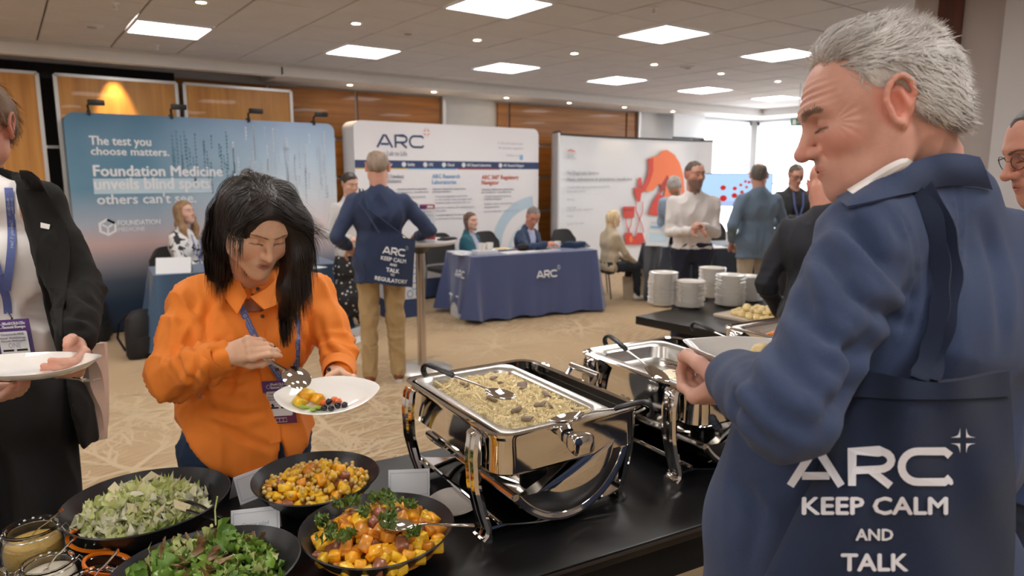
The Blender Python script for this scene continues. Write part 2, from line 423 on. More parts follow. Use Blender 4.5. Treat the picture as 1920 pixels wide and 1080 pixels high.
o = MB(); o.box((x1195 + .015, VW + .0, SOF / 2), (.05, .1, SOF)); o.build('trim_6', M_alu, kind='structure')
# front-standing honey veneer panels with aluminium edge, black gaps between
bk = MB(); bk.box((-1.6, VW + .03, 1.4), (6.6, .06, 2.8)); BK = bk.build('wall_left_recess', M_black, kind='structure')
for zz in (1.35, 1.95): 
    o = MB(); o.box((-1.0, VW - .02, zz), (5.4, .03, .03)); o.build('shelf_rail', M_alu, BK)
def honey(px0, px1, ztop, n_):
    V = 8.55
    x0, x1 = onv(px0, 200, V)[0], onv(px1, 200, V)[0]
    t = MB(); t.box(((x0 + x1) / 2, V, ztop / 2 + .01), (x1 - x0 - .03, .05, ztop - .03)); P = t.build('trim_%d' % n_, M_woodv, kind='structure')
    f = MB()
    f.box((x0, V, ztop / 2), (.035, .07, ztop)); f.box((x1, V, ztop / 2), (.035, .07, ztop)); f.box(((x0 + x1) / 2, V, ztop), (x1 - x0, .07, .03))
    f.build('edge_strip', M_alu, P)
honey(-330, 75, 2.66, 7); honey(108, 332, 2.66, 8); honey(347, 545, 2.66, 9)
ld = bpy.data.lights.new('wall_washer', 'SPOT'); ld.energy = 60; ld.color = (1, .72, .35); ld.spot_size = .75; ld.spot_blend = .5; ld.shadow_soft_size = .03
l = bpy.data.objects.new('wall_washer_lamp', ld); COL.objects.link(l); p = onv(215, 130, 8.35); l.location = (p[0], 8.36, 2.86); l.rotation_euler = Vector((0, .18, -.8)).to_track_quat('-Z', 'Y').to_euler()
# windows on the back wall beyond the pier, and along the right wall
def window(n_, c, w_, h_, horiz, blinds=True):
    # horiz: along X (back wall) or along Y (right wall)
    def bx(mb, dx, dz, sx, sz, dd=0, th=.06):
        if horiz: mb.box((c[0] + dx, c[1] + dd, c[2] + dz), (sx, th, sz))
        else: mb.box((c[0] + dd, c[1] + dx, c[2] + dz), (th, sx, sz))
    f = MB()
    for s_ in (-1, 1): bx(f, s_ * (w_ / 2 - .03), 0, .06, h_); bx(f, 0, s_ * (h_ / 2 - .03), w_, .06)
    bx(f, 0, -.1, w_, .05)
    W = f.build('window_%d' % n_, M_frame, kind='structure')
    g = MB(); bx(g, 0, 0, w_ - .08, h_ - .08, .0, .02); g.build('blind', M_blind, W)
window(1, (onw(1352, 300), VW - .02, 1.6), 1.75, 2.25, True)
for k, vv in enumerate((8.0, 6.5, 5.0, 3.6)): window(2 + k, (UW - .02, vv, 1.6), 1.36, 2.25, False)
rw = MB(); rw.box((UW + .08, 3.3, 1.45), (.1, 11.2, 3.0)); rw.build('wall_right', M_white, kind='structure')
# near partition on the right with a wood strip
pw = MB(); pw.box((6.2, -.6, 1.45), (2.0, 6.0, 2.9)); PW = pw.build('wall_partition', mat('taupe_paint', (.50, .44, .42), .7), kind='structure')
def pstrip(pxa, pxb, m, nm, th):
    va, vb = onu(pxa, 100, 5.2)[1], onu(pxb, 100, 5.2)[1]
    o = MB(); o.box((5.2 - th / 2, (va + vb) / 2, 1.45), (th, abs(va - vb), 2.898)); o.build(nm, m, PW)
pstrip(1755, 1800, M_wooddk, 'wood_strip', .03)
pstrip(1882, 2400, mat('cool_white_paint', (.68, .66, .67), .7), 'white_panel', .05)
# unseen walls that close the room
o = MB(); o.box((3.5, -5.2, 1.45), (18.4, .1, 3.0)); o.build('wall_front', M_white, kind='structure')
o = MB(); o.box((-5.6, 1.8, 1.45), (.1, 14.2, 3.0)); o.build('wall_left', M_white, kind='structure')
sk = MB(); sk.box((4.5, VW - .01, .06), (16, .02, .12)); sk.build('baseboard_back', M_wooddk, kind='structure')
# pull-down screen and exit sign near the windows
t = thing('projection_screen', 'white pull-down screen high beside the far windows', 'screen', onv(1262, 258, 8.6))
sc_ = MB(); w0 = onv(1262, 258, 8.6); w1 = onv(1320, 258, 8.6); sc_.box(((w1[0] - w0[0]) / 2, 0, .26), (w1[0] - w0[0], .01, .5)); sc_.build('sheet', mat('screen_sheet', (.8, .82, .85), .6), t)
o = MB(); o.box(((w1[0] - w0[0]) / 2, 0, .0), (w1[0] - w0[0], .03, .03)); o.build('bottom_bar', M_black, t)
p = D(1497, 229, 9.5); t = thing('exit_sign', 'small green and white exit sign hanging beyond the grey-haired man', 'sign', p, AZ - math.pi / 2)
o = MB(); o.tube([(0, 0, .05), (0, 0, CH - p[2])], .006, 6); o.build('rod', M_alu, t)
o = MB(); o.box((0, 0, 0), (.2, .04, .1)); o.build('case', mat('sign_green', (.05, .25, .18), .5), t)
M_signw = mat('sign_white', (.8, .85, .83), .5)
pr = Print(lambda x, y, l: (x, -.0215 - l, y)); pr.rect(M_signw, -.09, -.035, -.04, .035); pr.rect(M_signw, -.025, -.008, .03, .008); pr.poly(M_signw, [(.03, -.025), (.06, 0), (.03, .025)]); pr.rect(M_signw, .07, -.035, .09, .035)
pr.build('pictogram', t)
# ------------------------------------------------------------------ exhibition backdrops
M_navy = mat('ink_navy', (.04, .065, .16), .6); M_inkw = mat('ink_white', (.80, .82, .86), .6); M_inkg = mat('ink_grey', (.38, .40, .46), .6)
M_inklg = mat('ink_pale_grey', (.55, .57, .62), .6); M_inkred = mat('ink_coral', (.72, .16, .10), .6); M_inkblue = mat('ink_sky', (.25, .48, .75), .6)
M_inkyel = mat('ink_yellow', (.75, .55, .15), .6); M_pale = mat('ink_pale_blue', (.52, .66, .76), .6); M_lav = mat('ink_lavender', (.75, .78, .88), .6)
M_red1 = mat('print_red', (.62, .05, .03), .55); M_red2 = mat('print_orange', (.83, .19, .06), .55); M_red3 = mat('print_dark_red', (.38, .03, .02), .55)
M_plastic = mat('black_plastic', (.015, .015, .017), .4)
def gradient_mat():
    m = mat('backdrop_gradient_print', (.1, .2, .3), .45); nt = m.node_tree; N = nt.nodes; L = nt.links
    tc = N.new('ShaderNodeTexCoord'); sp = N.new('ShaderNodeSeparateXYZ'); L.new(tc.outputs['Object'], sp.inputs[0])
    def ramp(st):
        r = N.new('ShaderNodeValToRGB'); e = r.color_ramp.elements
        e[0].position, e[0].color = st[0][0], st[0][1] + (1,); e[1].position, e[1].color = st[1][0], st[1][1] + (1,)
        for p_, c_ in st[2:]: x = e.new(p_); x.color = c_ + (1,)
        return r
    mz = N.new('ShaderNodeMapRange'); mz.inputs[2].default_value = 2.3; L.new(sp.outputs['Z'], mz.inputs[0])
    a = ramp([(0, (0.010, 0.021, 0.048)), (.14, (0.018, 0.036, 0.069)), (.24, (0.062, 0.084, 0.120)), (.33, (0.294, 0.265, 0.294)), (.41, (0.584, 0.410, 0.396)), (.50, (0.396, 0.439, 0.526)), (.66, (0.120, 0.265, 0.381)), (1, (0.069, 0.178, 0.294))])
    b = ramp([(0, (0.033, 0.062, 0.106)), (.16, (0.076, 0.120, 0.193)), (.27, (0.193, 0.222, 0.294)), (.36, (0.613, 0.526, 0.555)), (.44, (0.850, 0.700, 0.685)), (.62, (0.729, 0.787, 0.850)), (.8, (0.555, 0.700, 0.850)), (1, (0.381, 0.526, 0.758))])
    L.new(mz.outputs[0], a.inputs[0]); L.new(mz.outputs[0], b.inputs[0])
    mxx = N.new('ShaderNodeMapRange'); mxx.inputs[1].default_value = 1.2; mxx.inputs[2].default_value = 2.9; L.new(sp.outputs['X'], mxx.inputs[0])
    n = N.new('ShaderNodeTexNoise'); n.inputs['Scale'].default_value = 1.3; L.new(tc.outputs['Object'], n.inputs[0])
    ad = N.new('ShaderNodeMath'); ad.operation = 'MULTIPLY_ADD'; ad.inputs[1].default_value = .5; L.new(n.outputs['Fac'], ad.inputs[0]); L.new(mxx.outputs[0], ad.inputs[2])
    su = N.new('ShaderNodeMath'); su.operation = 'SUBTRACT'; su.use_clamp = True; L.new(ad.outputs[0], su.inputs[0]); su.inputs[1].default_value = .25
    mx = N.new('ShaderNodeMix'); mx.data_type = 'RGBA'; L.new(su.outputs[0], mx.inputs['Factor']); L.new(a.outputs[0], mx.inputs['A']); L.new(b.outputs[0], mx.inputs['B'])
    L.new(mx.outputs['Result'], N['Principled BSDF'].inputs['Base Color']); return m
VB = 8.3
def pz(px, py, V=VB): p = onv(px, py, V); return p[0], p[2]
# blue backdrop (coordinates inside the thing: x along the wall, z up)
FM = thing('exhibition_backdrop', 'tall blue gradient pop-up backdrop with white slogan lettering at left', 'backdrop', (0, VB, 0))
x0, x1 = .56, 3.37
mb = MB(); mb.prism(rrect(x0, .02, x1, 2.28, .1, 6), 0, .28, lambda x, y, z: (x, z, y)); mb.build('fabric_panel', gradient_mat(), FM, smooth=True)
fr = MB(); fr.box(((x0 + x1) / 2, .14, .012), (x1 - x0 + .02, .32, .024)); fr.build('base_rail', M_plastic, FM)
pr = Print(lambda x, y, l: (x, -.004 - l, y))
def line(pr, body, px, py, hpx, m, bold=.02, endpx=None, V=VB, dz=0):
    x, z = pz(px, py, V); dpt = np.array([x, V, z]) - CAM; de = dpt @ FWD * math.cos(TH) - dpt[2] * math.sin(TH)
    size = hpx * de / FPX / .73
    wdt = None
    if endpx: xe, _ = pz(endpx, py, V); wdt = xe - x
    pr.text(body, m, x, z, size, bold, width=wdt)
line(pr, 'The test you', 168, 271, 17, M_inkw, .025, 283)
line(pr, 'choose matters.', 171, 290, 15, M_inkw, .025, 317)
line(pr, 'Foundation Medicine', 176, 330, 21, M_inkw, .03, 417)
xa, za = pz(174, 335); xb, zb = pz(400, 361); pr.rect(M_pale, xa, zb + .0, xb, za - .0, 0.0)
xt, zt = pz(178, 357); pr.text('unveils blind spots', M_inkw, xt, zt + .01, .17, .03, width=pz(394, 350)[0] - xt, lift=.003)
line(pr, "others can't see.", 183, 383, 19, M_inkw, .02, 368)
line(pr, 'FOUNDATION', 221, 423, 10, M_inkw, .03, 301); line(pr, 'MEDICINE', 222, 434, 8, M_inkw, .0, 272)
hx, hz = pz(202, 426); hexo = [(hx + .08 * math.cos(math.radians(30 + 60 * k)), hz + .08 * math.sin(math.radians(30 + 60 * k))) for k in range(7)]
V_, F_ = stroke_geo([hexo + [hexo[1]]], .022); pr.geo(V_, F_, M_inkw)
V_, F_ = stroke_geo([[(hx, hz - .07), (hx, hz - .005)], [(hx, hz - .005), (hx - .05, hz + .03)], [(hx, hz - .005), (hx + .05, hz + .03)]], .018); pr.geo(V_, F_, M_inkw)
r2 = random.Random(5)
M_rain1 = mat('print_rain_pale', (.50, .58, .70), .6); M_rain2 = mat('print_rain_bright', (.68, .73, .80), .6); M_rain3 = mat('print_rain_faint', (.12, .25, .34), .6)
for k in range(84):
    cx = r2.uniform(1.5, 3.3); zt = r2.uniform(1.5, 2.22) if cx > 2.1 else r2.uniform(1.75, 2.15)
    m_ = (M_rain3 if cx < 2.15 else r2.choice([M_rain1, M_rain2]))
    for q in range(r2.randint(3, 11)):
        if zt - q * .04 < 1.15 + max(0, 2.4 - cx) * .6: break
        a = r2.choice([.010, .016]); pr.rect(m_, cx, zt - q * .04, cx + a, zt - q * .04 + .028)
pr.build('slogan_print', FM)
for px, py, lab in ((168, 203, 'black clip-on lamp on the blue backdrop top edge, leftmost of four'), (322, 212, 'black clip-on lamp on the blue backdrop top edge, second from left'), (466, 217, 'black clip-on lamp on the blue backdrop top edge, third from left'), (588, 222, 'black clip-on lamp on the blue backdrop top edge, rightmost of four')):
    x, z = pz(px, 225); t = thing('clip_lamp', lab, 'lamp', (x, VB, 2.28), 0, 'clip lamps on the blue backdrop')
    a = MB(); a.box((0, .03, .0), (.03, .10, .05)); a.tube([(0, 0, .02), (-.01, -.04, .07), (.01, -.06, .085)], .012, 6); a.build('clip', M_plastic, t, bevel=.004)
    b = MB(); b.box((.06, -.10, .095), (.15, .06, .055)); b.build('lamp_head', M_plastic, t, bevel=.01)
# white ARC backdrop
AR = thing('exhibition_backdrop', 'white pop-up backdrop headed ARC with a navy band across it', 'backdrop', (0, VB - .15, 0))
VA = VB - .15; M_bdw = mat('backdrop_white_fabric', (.86, .835, .855), .55)
x0, x1 = onv(663, 250, VA)[0], onv(1010, 250, VA)[0]; ht = onv(830, 233, VA)[2]
mb = MB(); mb.prism(rrect(x0, .03, x1, ht, .1, 6), 0, .35, lambda x, y, z: (x, z, y)); mb.build('fabric_panel', M_bdw, AR, smooth=True)
fr = MB(); fr.box(((x0 + x1) / 2, .17, .015), (x1 - x0, .38, .03)); fr.build('base_rail', M_plastic, AR)
pr = Print(lambda x, y, l: (x, -.004 - l, y)); P2 = lambda a, b: pz(a, b, VA)
V_, F_ = arc_logo(.16); xa, za = P2(706, 276); xb, _ = P2(794, 279); hgt = P2(730, 252)[1] - P2(730, 277)[1]
pr.geo(V_, F_, M_navy, xa, za, hgt, (xb - xa) / 4.12 / hgt); V_, F_ = star_geo(.42, 4.5, 1.25); pr.geo(V_, F_, M_inkred, xa, za, hgt, (xb - xa) / 4.2 / hgt)
line(pr, 'from Lab to Life', 705, 291, 9, M_inkg, .01, 763, VA)
zt, zb = P2(830, 302)[1], P2(830, 316)[1]; pr.rect(M_navy, x0, zb, x1, zt)
pr.rect(M_inkyel, x0, zb - .012, P2(764, 300)[0], zb); pr.rect(M_inkblue, P2(764, 300)[0], zb - .012, P2(855, 300)[0], zb); pr.rect(M_inkred, P2(857, 300)[0], zb - .012, P2(937, 300)[0], zb)
zm = (zt + zb) / 2
for px, tx, ex in ((692, 'Strategy', 735), (757, 'Quality', 777), (797, 'CMC', 812), (832, 'Clinical', 851), (869, 'ARC Research Laboratories', 920), (938, 'ARC Research Navigator', 982)):
    xx = P2(px, 305)[0]; pr.poly(M_inkw, arcp(xx, zm, .032, .032, 0, 345, 14), .001); pr.text(tx, M_inkw, xx + .05, zm - .018, .055, .02, width=P2(ex, 305)[0] - xx - .05, lift=.001)
line(pr, 'ARC Consultancy', 720, 334, 8, M_inkg, .01, 757, VA); line(pr, 'Solutions', 720, 343, 8, M_inkg, .01, 752, VA)
line(pr, 'ARC Research', 810, 334, 8, M_inkblue, .02, 862, VA); line(pr, 'Laboratories', 810, 345, 8, M_inkblue, .02, 855, VA)
line(pr, "ARC 360\u00b0 Regulatory", 903, 336, 8, M_inkred, .02, 972, VA); line(pr, 'Navigator', 903, 346, 8, M_inkred, .02, 935, VA)
for cxp, rows in ((745, [(356, 55), (362, 58), (371, 48), (386, 60), (394, 35), (403, 50), (415, 52)]), (811, [(356, 62), (361, 34), (370, 60), (376, 68), (382, 66), (391, 72), (397, 20), (405, 56), (412, 60)]), (903, [(357, 60), (362, 55), (370, 50), (375, 32), (384, 60), (390, 28), (398, 66)])):
    for k, (py, wp) in enumerate(rows):
        m_ = M_inkg if k < 2 else M_inklg; xx = cxp + (0 if k < 2 else 5)
        body = ('Laboratory solutions for medical device', 'precision medicine', 'Companion diagnostics from first idea', 'in vitro device trials and approvals', 'Regulatory plans submitted with care')[k % 5]
        line(pr, body, xx, py, 3.6, m_, .01, xx + wp, VA)
line(pr, 'E: info and enquiries desk', 934, 270, 4, M_inkg, 0, 980, VA); line(pr, 'W: precision regulation', 934, 279, 4, M_inkg, 0, 980, VA); line(pr, 'Follow us', 950, 293, 4, M_inkg, 0, 972, VA)
xx, zz = P2(976, 296); pr.rect(M_inkblue, xx - .02, zz - .03, xx + .04, zz + .04)
cx, cz = P2(1005, 455); V_, F_ = stroke_geo([arcp(cx, cz, .72, .62, 180, 95, 14)], .16); pr.geo(V_, F_, M_pale); V_, F_ = stroke_geo([arcp(cx + .1, cz - .1, .6, .45, 185, 95, 14)], .06); pr.geo(V_, F_, mat('ink_mist', (.66, .73, .80), .6))
pr.rect(M_navy, x0, .03, x1, .28)
pr.build('graphic_print', AR)
# curved grey-white backdrop with the red horse and machine print
CU = [(6.70, 7.95), (6.78, 8.2), (7.0, 8.36), (7.4, 8.46), (8.2, 8.54), (9.2, 8.54), (10.3, 8.47), (10.66, 8.28)]
def cu_at(u):
    for a, b in zip(CU[:-1], CU[1:]):
        if u <= b[0]: return a[1] + (b[1] - a[1]) * (u - a[0]) / (b[0] - a[0])
    return CU[-1][1]
T3 = thing('exhibition_backdrop', 'curved pale grey backdrop printed with a red horse and red machinery', 'backdrop', (0, 0, 0))
fine = []
for a, b in zip(CU[:-1], CU[1:]): fine += [(a[0] + (b[0] - a[0]) * k / 4, a[1] + (b[1] - a[1]) * k / 4) for k in range(4)]
fine.append(CU[-1]); nf = len(fine) - 1
def ip(t): k = min(int(t * nf), nf - 1); f = t * nf - k; return fine[k][0] * (1 - f) + fine[k + 1][0] * f, fine[k][1] * (1 - f) + fine[k + 1][1] * f
mb = MB(); mb.grid(lambda s, t: (*ip(s), .02 + 2.26 * t), nf, 2, .03); mb.build('fabric_panel', mat('backdrop_grey_fabric', (.70, .705, .73), .5), T3, smooth=True)
mb = MB(); mb.tube([(p[0], p[1], 2.29) for p in fine], .018, 6); mb.build('top_rail', M_plastic, T3, smooth=True)
M_pr = lambda x, y, l: (x, cu_at(x) - .036 - l, y)
pr = Print(M_pr)
def q3(px, py):
    v = 8.5
    for _ in range(6): p = onv(px, py, v - .0); v = cu_at(p[0])
    return p[0], p[2]
def pp(m, pts, lift=0): pr.poly(m, [q3(*p) for p in pts], lift)
pp(M_red2, [(1238, 283), (1248, 281), (1262, 290), (1272, 306), (1279, 330), (1281, 360), (1283, 460), (1255, 463), (1262, 420), (1250, 400), (1240, 380), (1245, 352), (1232, 345), (1222, 357), (1208, 360), (1210, 345), (1214, 320), (1212, 298), (1222, 294), (1232, 292)])
pp(M_red1, [(1212, 298), (1222, 296), (1222, 320), (1216, 340), (1206, 358), (1200, 352), (1208, 338), (1213, 320)], .002)
pp(M_red3, [(1248, 328), (1252, 336), (1244, 352), (1236, 362), (1232, 372), (1228, 380), (1236, 348)], .002)
pp(M_red1, [(1230, 362), (1248, 372), (1252, 400), (1250, 406), (1212, 402), (1220, 380)], .003)
pp(M_red3, [(1234, 382), (1252, 382), (1250, 398), (1232, 396)], .005)
pp(M_red1, [(1186, 351), (1202, 353), (1206, 358), (1200, 362), (1198, 378), (1192, 378), (1188, 366)]); pp(M_red1, [(1194, 333), (1200, 333), (1201, 351), (1193, 351)])
pp(M_red1, [(1165, 387), (1188, 387), (1186, 408), (1167, 408)]); pp(M_red3, [(1167, 391), (1184, 391), (1183, 396), (1168, 396)], .002)
for a in ([(1170, 408), (1172, 422), (1178, 436)], [(1182, 408), (1180, 422), (1174, 436)], [(1190, 378), (1190, 396), (1202, 424), (1204, 436)], [(1202, 378), (1202, 396), (1192, 424), (1190, 436)], [(1222, 406), (1216, 436)], [(1250, 406), (1254, 436)]):
    V_, F_ = stroke_geo([[q3(*p) for p in a]], .022); pr.geo(V_, F_, M_red1)
pp(M_red1, [(1168, 436), (1182, 436), (1186, 448), (1192, 436), (1202, 436), (1208, 458), (1170, 458)]); pp(M_red2, [(1180, 440), (1184, 448), (1180, 456), (1176, 448)], .003)
pp(M_red1, [(1212, 452), (1220, 440), (1250, 440), (1258, 470), (1210, 470)])
def l3(body, px, py, hp, m, e, bold=0):
    x, z = q3(px, py); xe, _ = q3(e, py); de = np.linalg.norm(np.array([x, cu_at(x)])); pr.text(body, m, x, z, hp * de * .95 / FPX / .73, bold, width=xe - x)
l3('IHC', 1062, 297, 10, M_inklg, 1078, .02); V_, F_ = stroke_geo([[q3(1062, 283), q3(1068, 281), q3(1076, 285)]], .02); pr.geo(V_, F_, M_inkred)
l3('For Diagnostic Services', 1061, 327, 7, M_inkg, 1120, .01); l3('Next milestone in precision medicine', 1061, 339, 7, M_inkg, 1182, .02)
for k, (py, e) in enumerate(((353, 1140), (361, 1095), (376, 1075), (391, 1078), (396, 1110), (407, 1072), (422, 1092))): l3(['Trusted laboratory partner worldwide', 'from discovery', 'Pathology', 'Assay design', 'clinical trial support', 'Imaging', 'Contact our team'][k], 1060, py, 5, M_inkg, e)
pr.build('graphic_print', T3)
T4 = None

# ------------------------------------------------------------------ cloth-covered tables
def cloth(name, w_, d_, h, m, parent, gap=.03, seed=1, flare=.05, lift=None, tent=0.0):
    "rectangular cloth: flat top, skirt hanging in folds; lift(t)->extra hem height"
    r_ = random.Random(seed); per = []; n = 44
    P = rrect(-w_ / 2, -d_ / 2, w_ / 2, d_ / 2, .02, 2); pts = []
    L_ = [math.dist(P[i], P[(i + 1) % len(P)]) for i in range(len(P))]; tot = sum(L_); N_ = 200
    for k in range(N_):
        s_ = tot * k / N_; i = 0
        while s_ > L_[i]: s_ -= L_[i]; i += 1
        a, b = P[i], P[(i + 1) % len(P)]; f = s_ / L_[i]; pts.append((a[0] + (b[0] - a[0]) * f, a[1] + (b[1] - a[1]) * f))
    ph = [r_.uniform(0, 6.28) for _ in range(6)]; rows = []
    for j in range(13):
        t = j / 12; ring = []
        for k, (x, y) in enumerate(pts):
            q = 2 * math.pi * k / N_
            wv = math.sin(9 * q + ph[0] + math.sin(3 * q + ph[1])) * .6 + math.sin(17 * q + ph[2]) * .3 + math.sin(31 * q + ph[3]) * .15
            cr = max(0, (abs(x) / (w_ / 2) - .88) / .12) * max(0, (abs(y) / (d_ / 2) - .78) / .22)
            nx, ny = (x / (w_ / 2)), (y / (d_ / 2)); ax, ay = (abs(nx) > abs(ny) * .999), 0
            ox = math.copysign(1, x) if abs(nx) >= .985 else 0; oy = math.copysign(1, y) if abs(ny) >= .98 else 0
            l_ = math.hypot(ox, oy) or 1
            am = t ** 1.3 * (.035 * wv + flare) + .16 * cr * t
            zb = gap + (lift(x, y) if lift else 0) + .012 * math.sin(13 * q + ph[4])
            z = h - t * (h - zb) - (.004 if t > 0 else 0)
            ring.append((x + ox / l_ * am, y + oy / l_ * am, z))
        rows.append(ring)
    V, F = loft(rows, True, cap0=True)
    mb = MB(); mb.add(V, F); me = mb.mesh(smooth=True, deg=50)
    return obj(name, me, m, parent)
M_clnavy = mat('navy_polyester_cloth', (.062, .085, .21), .55, bump=.25, bscale=900, sheen=.3)
M_clblue = mat('blue_polyester_cloth', (.045, .10, .19), .5, bump=.2, bscale=900, sheen=.3)
M_cldark = mat('dark_slate_cloth', (.018, .026, .045), .55, bump=.2, bscale=900, sheen=.3)
M_ttop = mat('laminate_white', (.6, .6, .6), .4); M_tleg = mat('grey_metal_leg', (.25, .25, .26), .35, metal=.8)
def folding_table(name, lab, cx, cy, w_, d_, rz, h=.745):
    t = thing(name, lab, 'table', (cx, cy, 0), rz)
    a = MB(); a.box((0, 0, h - .03), (w_ - .02, d_ - .02, .03)); a.build('tabletop', M_ttop, t, bevel=.004)
    for sx in (-1, 1):
        for sy in (-1, 1):
            a = MB(); a.tube([(sx * (w_ / 2 - .12), sy * (d_ / 2 - .09), 0), (sx * (w_ / 2 - .12), sy * (d_ / 2 - .09), h - .045)], .014, 8); a.build('leg', M_tleg, t)
    return t
def covered(lab_t, lab_c, cx, cy, w_, d_, rz, m, **k):
    folding_table('folding_table', lab_t, cx, cy, w_, d_, rz)
    c = cloth('tablecloth', w_, d_, .757, m, None, **k); tag(c, lab_c, 'tablecloth'); c.location = (cx, cy, 0); c.rotation_euler = (0, 0, rz); return c
a0, a1 = A(4.16, 6.43), A(5.82, 6.16); du = nrm(a1 - a0); dv = A(-du[1], du[0]); rzA = math.atan2(du[1], du[0]); cA = (a0 + a1) / 2 + dv * .40
arc_cloth = covered('folding table hidden under the navy ARC cloth', 'navy tablecloth printed with ARC, draped over the table before the white backdrop', cA[0], cA[1], 1.68, .80, rzA, M_clnavy, seed=4, gap=.04, lift=lambda x, y: .14 * math.exp(-((y - .02) / .13) ** 2) * (x < -.8) + .03 * (x < -.8))
pr = Print(lambda x, y, l: (x, -.4 - .036 - .075 * ((.75 - y) / .7) ** 1.2 - l, y))
V_, F_ = arc_logo(.2); pr.geo(V_, F_, M_inkw, -.05, .475, .085, .78); V_, F_ = star_geo(.45, 4.55, 1.3); pr.geo(V_, F_, M_inkw, -.05, .475, .085, .78); pr.build('logo_print', arc_cloth)
pr = Print(lambda x, y, l: (-.84 - .036 - .075 * ((.75 - y) / .7) ** 1.2 - l, -x, y)); pr.geo(*arc_logo(.2), M_inkw, .02, .50, .085, .78); pr.build('logo_print', arc_cloth)
covered('folding table under the blue cloth before the blue backdrop', 'blue tablecloth before the blue backdrop, behind the orange-shirted woman', 1.93, 7.22, 1.72, .72, -.09, M_clblue, seed=7, gap=.05)
cD = A(6.7, 5.89) + A(math.cos(-.4), math.sin(-.4)) * .9 + A(math.sin(.4), math.cos(.4)) * .35
covered('folding table under the dark slate cloth beside the windows', 'dark slate tablecloth behind the man in the white shirt', cD[0], cD[1], 1.8, .7, -.4, M_cldark, seed=9, gap=.03)
cE = A(9.25, 4.55); covered('folding table beneath the far dark cloth near the windows', 'dark tablecloth behind the man in the pale blue jacket', cE[0], cE[1] + .25, 1.2, .6, -.4, M_cldark, seed=12, gap=.03)

# ------------------------------------------------------------------ chairs
M_chair = mat('charcoal_chair_fabric', (.035, .033, .034), .8, bump=.3, bscale=500)
def make_chair(lab, loc, rz):
    t = thing('meeting_chair', lab, 'chair', loc, rz, 'charcoal meeting chairs')
    s_ = MB(); s_.prism(rrect(-.22, -.22, .22, .22, .07, 5), .42, .48); s_.build('seat', M_chair, t, bevel=.015)
    b = MB(); b.grid(lambda u, v: ((u - .5) * (.46 - .10 * max(0, v - .75) * 4 * abs(u - .5) * 2), -.23 - .06 * v + .09 * (2 * u - 1) ** 2 * .5, .50 + .40 * v - .05 * v * (2 * u - 1) ** 4), 12, 8, .035); b.build('backrest', M_chair, t, smooth=True)
    for sx in (-1, 1):
        l = MB(); l.tube([(sx * .21, .19, .42), (sx * .23, .22, 0)], .011, 8); l.build('leg', M_tleg, t)
        l = MB(); l.tube([(sx * .20, -.24, .6), (sx * .21, -.20, .42), (sx * .23, -.25, 0)], .011, 8); l.build('leg', M_tleg, t)
    return t
make_chair('charcoal chair under the woman in the patterned blouse', (1.42, 7.92, 0), math.pi)
p = onv(862, 480, 7.55); make_chair('charcoal chair under the woman in the teal jacket', (4.62, 7.72, 0), math.pi)
make_chair('empty-looking charcoal chair back left of the man eating', (5.32, 7.62, 0), math.pi + .1)
p = onv(1075, 450, 7.3); make_chair('charcoal chair back beyond the right end of the ARC table', (p[0], 7.3, 0), math.pi)
make_chair('charcoal chair behind the seated blonde woman', (6.50, 7.0, 0), .9)
p = D(1345, 450, 11.3); make_chair('charcoal chair behind the white-shirted man and the screen stand', (p[0], p[1], 0), 2.6)

# ------------------------------------------------------------------ screen on a stand
p = D(1380, 356, 9.9); rzS = math.atan2(-p[0], p[1]) * 1.0
TV = thing('display_screen', 'flat screen on a dark stand showing red shapes on pale blue', 'screen', (p[0], p[1], 0), AZ - math.pi / 2 - .25)
zc_ = p[2]; wS, hS = .98, .47
a = MB(); a.box((0, 0, zc_), (wS, .05, hS)); a.build('screen_case', M_plastic, TV, bevel=.006)
a = MB(); a.box((0, -.028, zc_), (wS - .02, .004, hS - .02)); a.build('screen_face', mat('screen_pale_blue', (.1, .2, .3), .3, emit=(.42, .60, .86), estr=.8), TV)
M_scr = mat('screen_red', (.3, .01, .01), .4, emit=(.6, .02, .01), estr=.55); M_scw = mat('screen_haze', (.3, .3, .5), .4, emit=(.35, .45, .75), estr=.7)
pr = Print(lambda x, y, l: (x, -.032 - l, y + zc_))
for x, y, r_ in ((-.18, .03, .04), (-.02, .02, .03), (.06, .07, .022), (.08, -.03, .026), (.12, .12, .02), (.17, .11, .022), (.14, .04, .02), (.22, .17, .02), (-.17, -.12, .05), (-.02, -.08, .04), (.3, .1, .02), (.34, .15, .02)): pr.poly(M_scr, arcp(x, y, r_, r_ * .9, 0, 330, 11))
pr.rect(M_scw, -.40, -.21, .42, -.16)
pr.build('screen_picture', TV)
a = MB(); a.tube([(0, .05, .02), (0, .05, zc_)], .022, 10); a.box((0, .05, .015), (.5, .4, .03)); a.build('stand', M_plastic, TV)

# ------------------------------------------------------------------ poseur table
PT = thing('poseur_table', 'tall round poseur table with steel pole beside the man in khaki trousers', 'table', (2.8, 5.14, 0))
a = MB(); a.lathe([(.001, 1.085), (.29, 1.085), (.305, 1.095), (.305, 1.11), (.295, 1.118), (.001, 1.118)], n=40); a.build('tabletop', mat('poseur_top', (.52, .50, .50), .3), PT, smooth=True)
a = MB(); a.lathe([(.032, 1.0), (.10, 1.06), (.17, 1.083), (.001, 1.084)], n=24); a.build('collar', M_plastic, PT, smooth=True)
a = MB(); a.lathe([(.038, .03), (.038, 1.05)], n=24); a.build('pole', mat('poseur_steel', (.62, .55, .50), .25, metal=.9), PT, smooth=True)
a = MB(); a.lathe([(.001, .035), (.06, .035), (.24, .012), (.26, .0), (.001, 0)], n=36); a.build('base', mat('poseur_base', (.6, .58, .56), .3, metal=.7), PT, smooth=True)
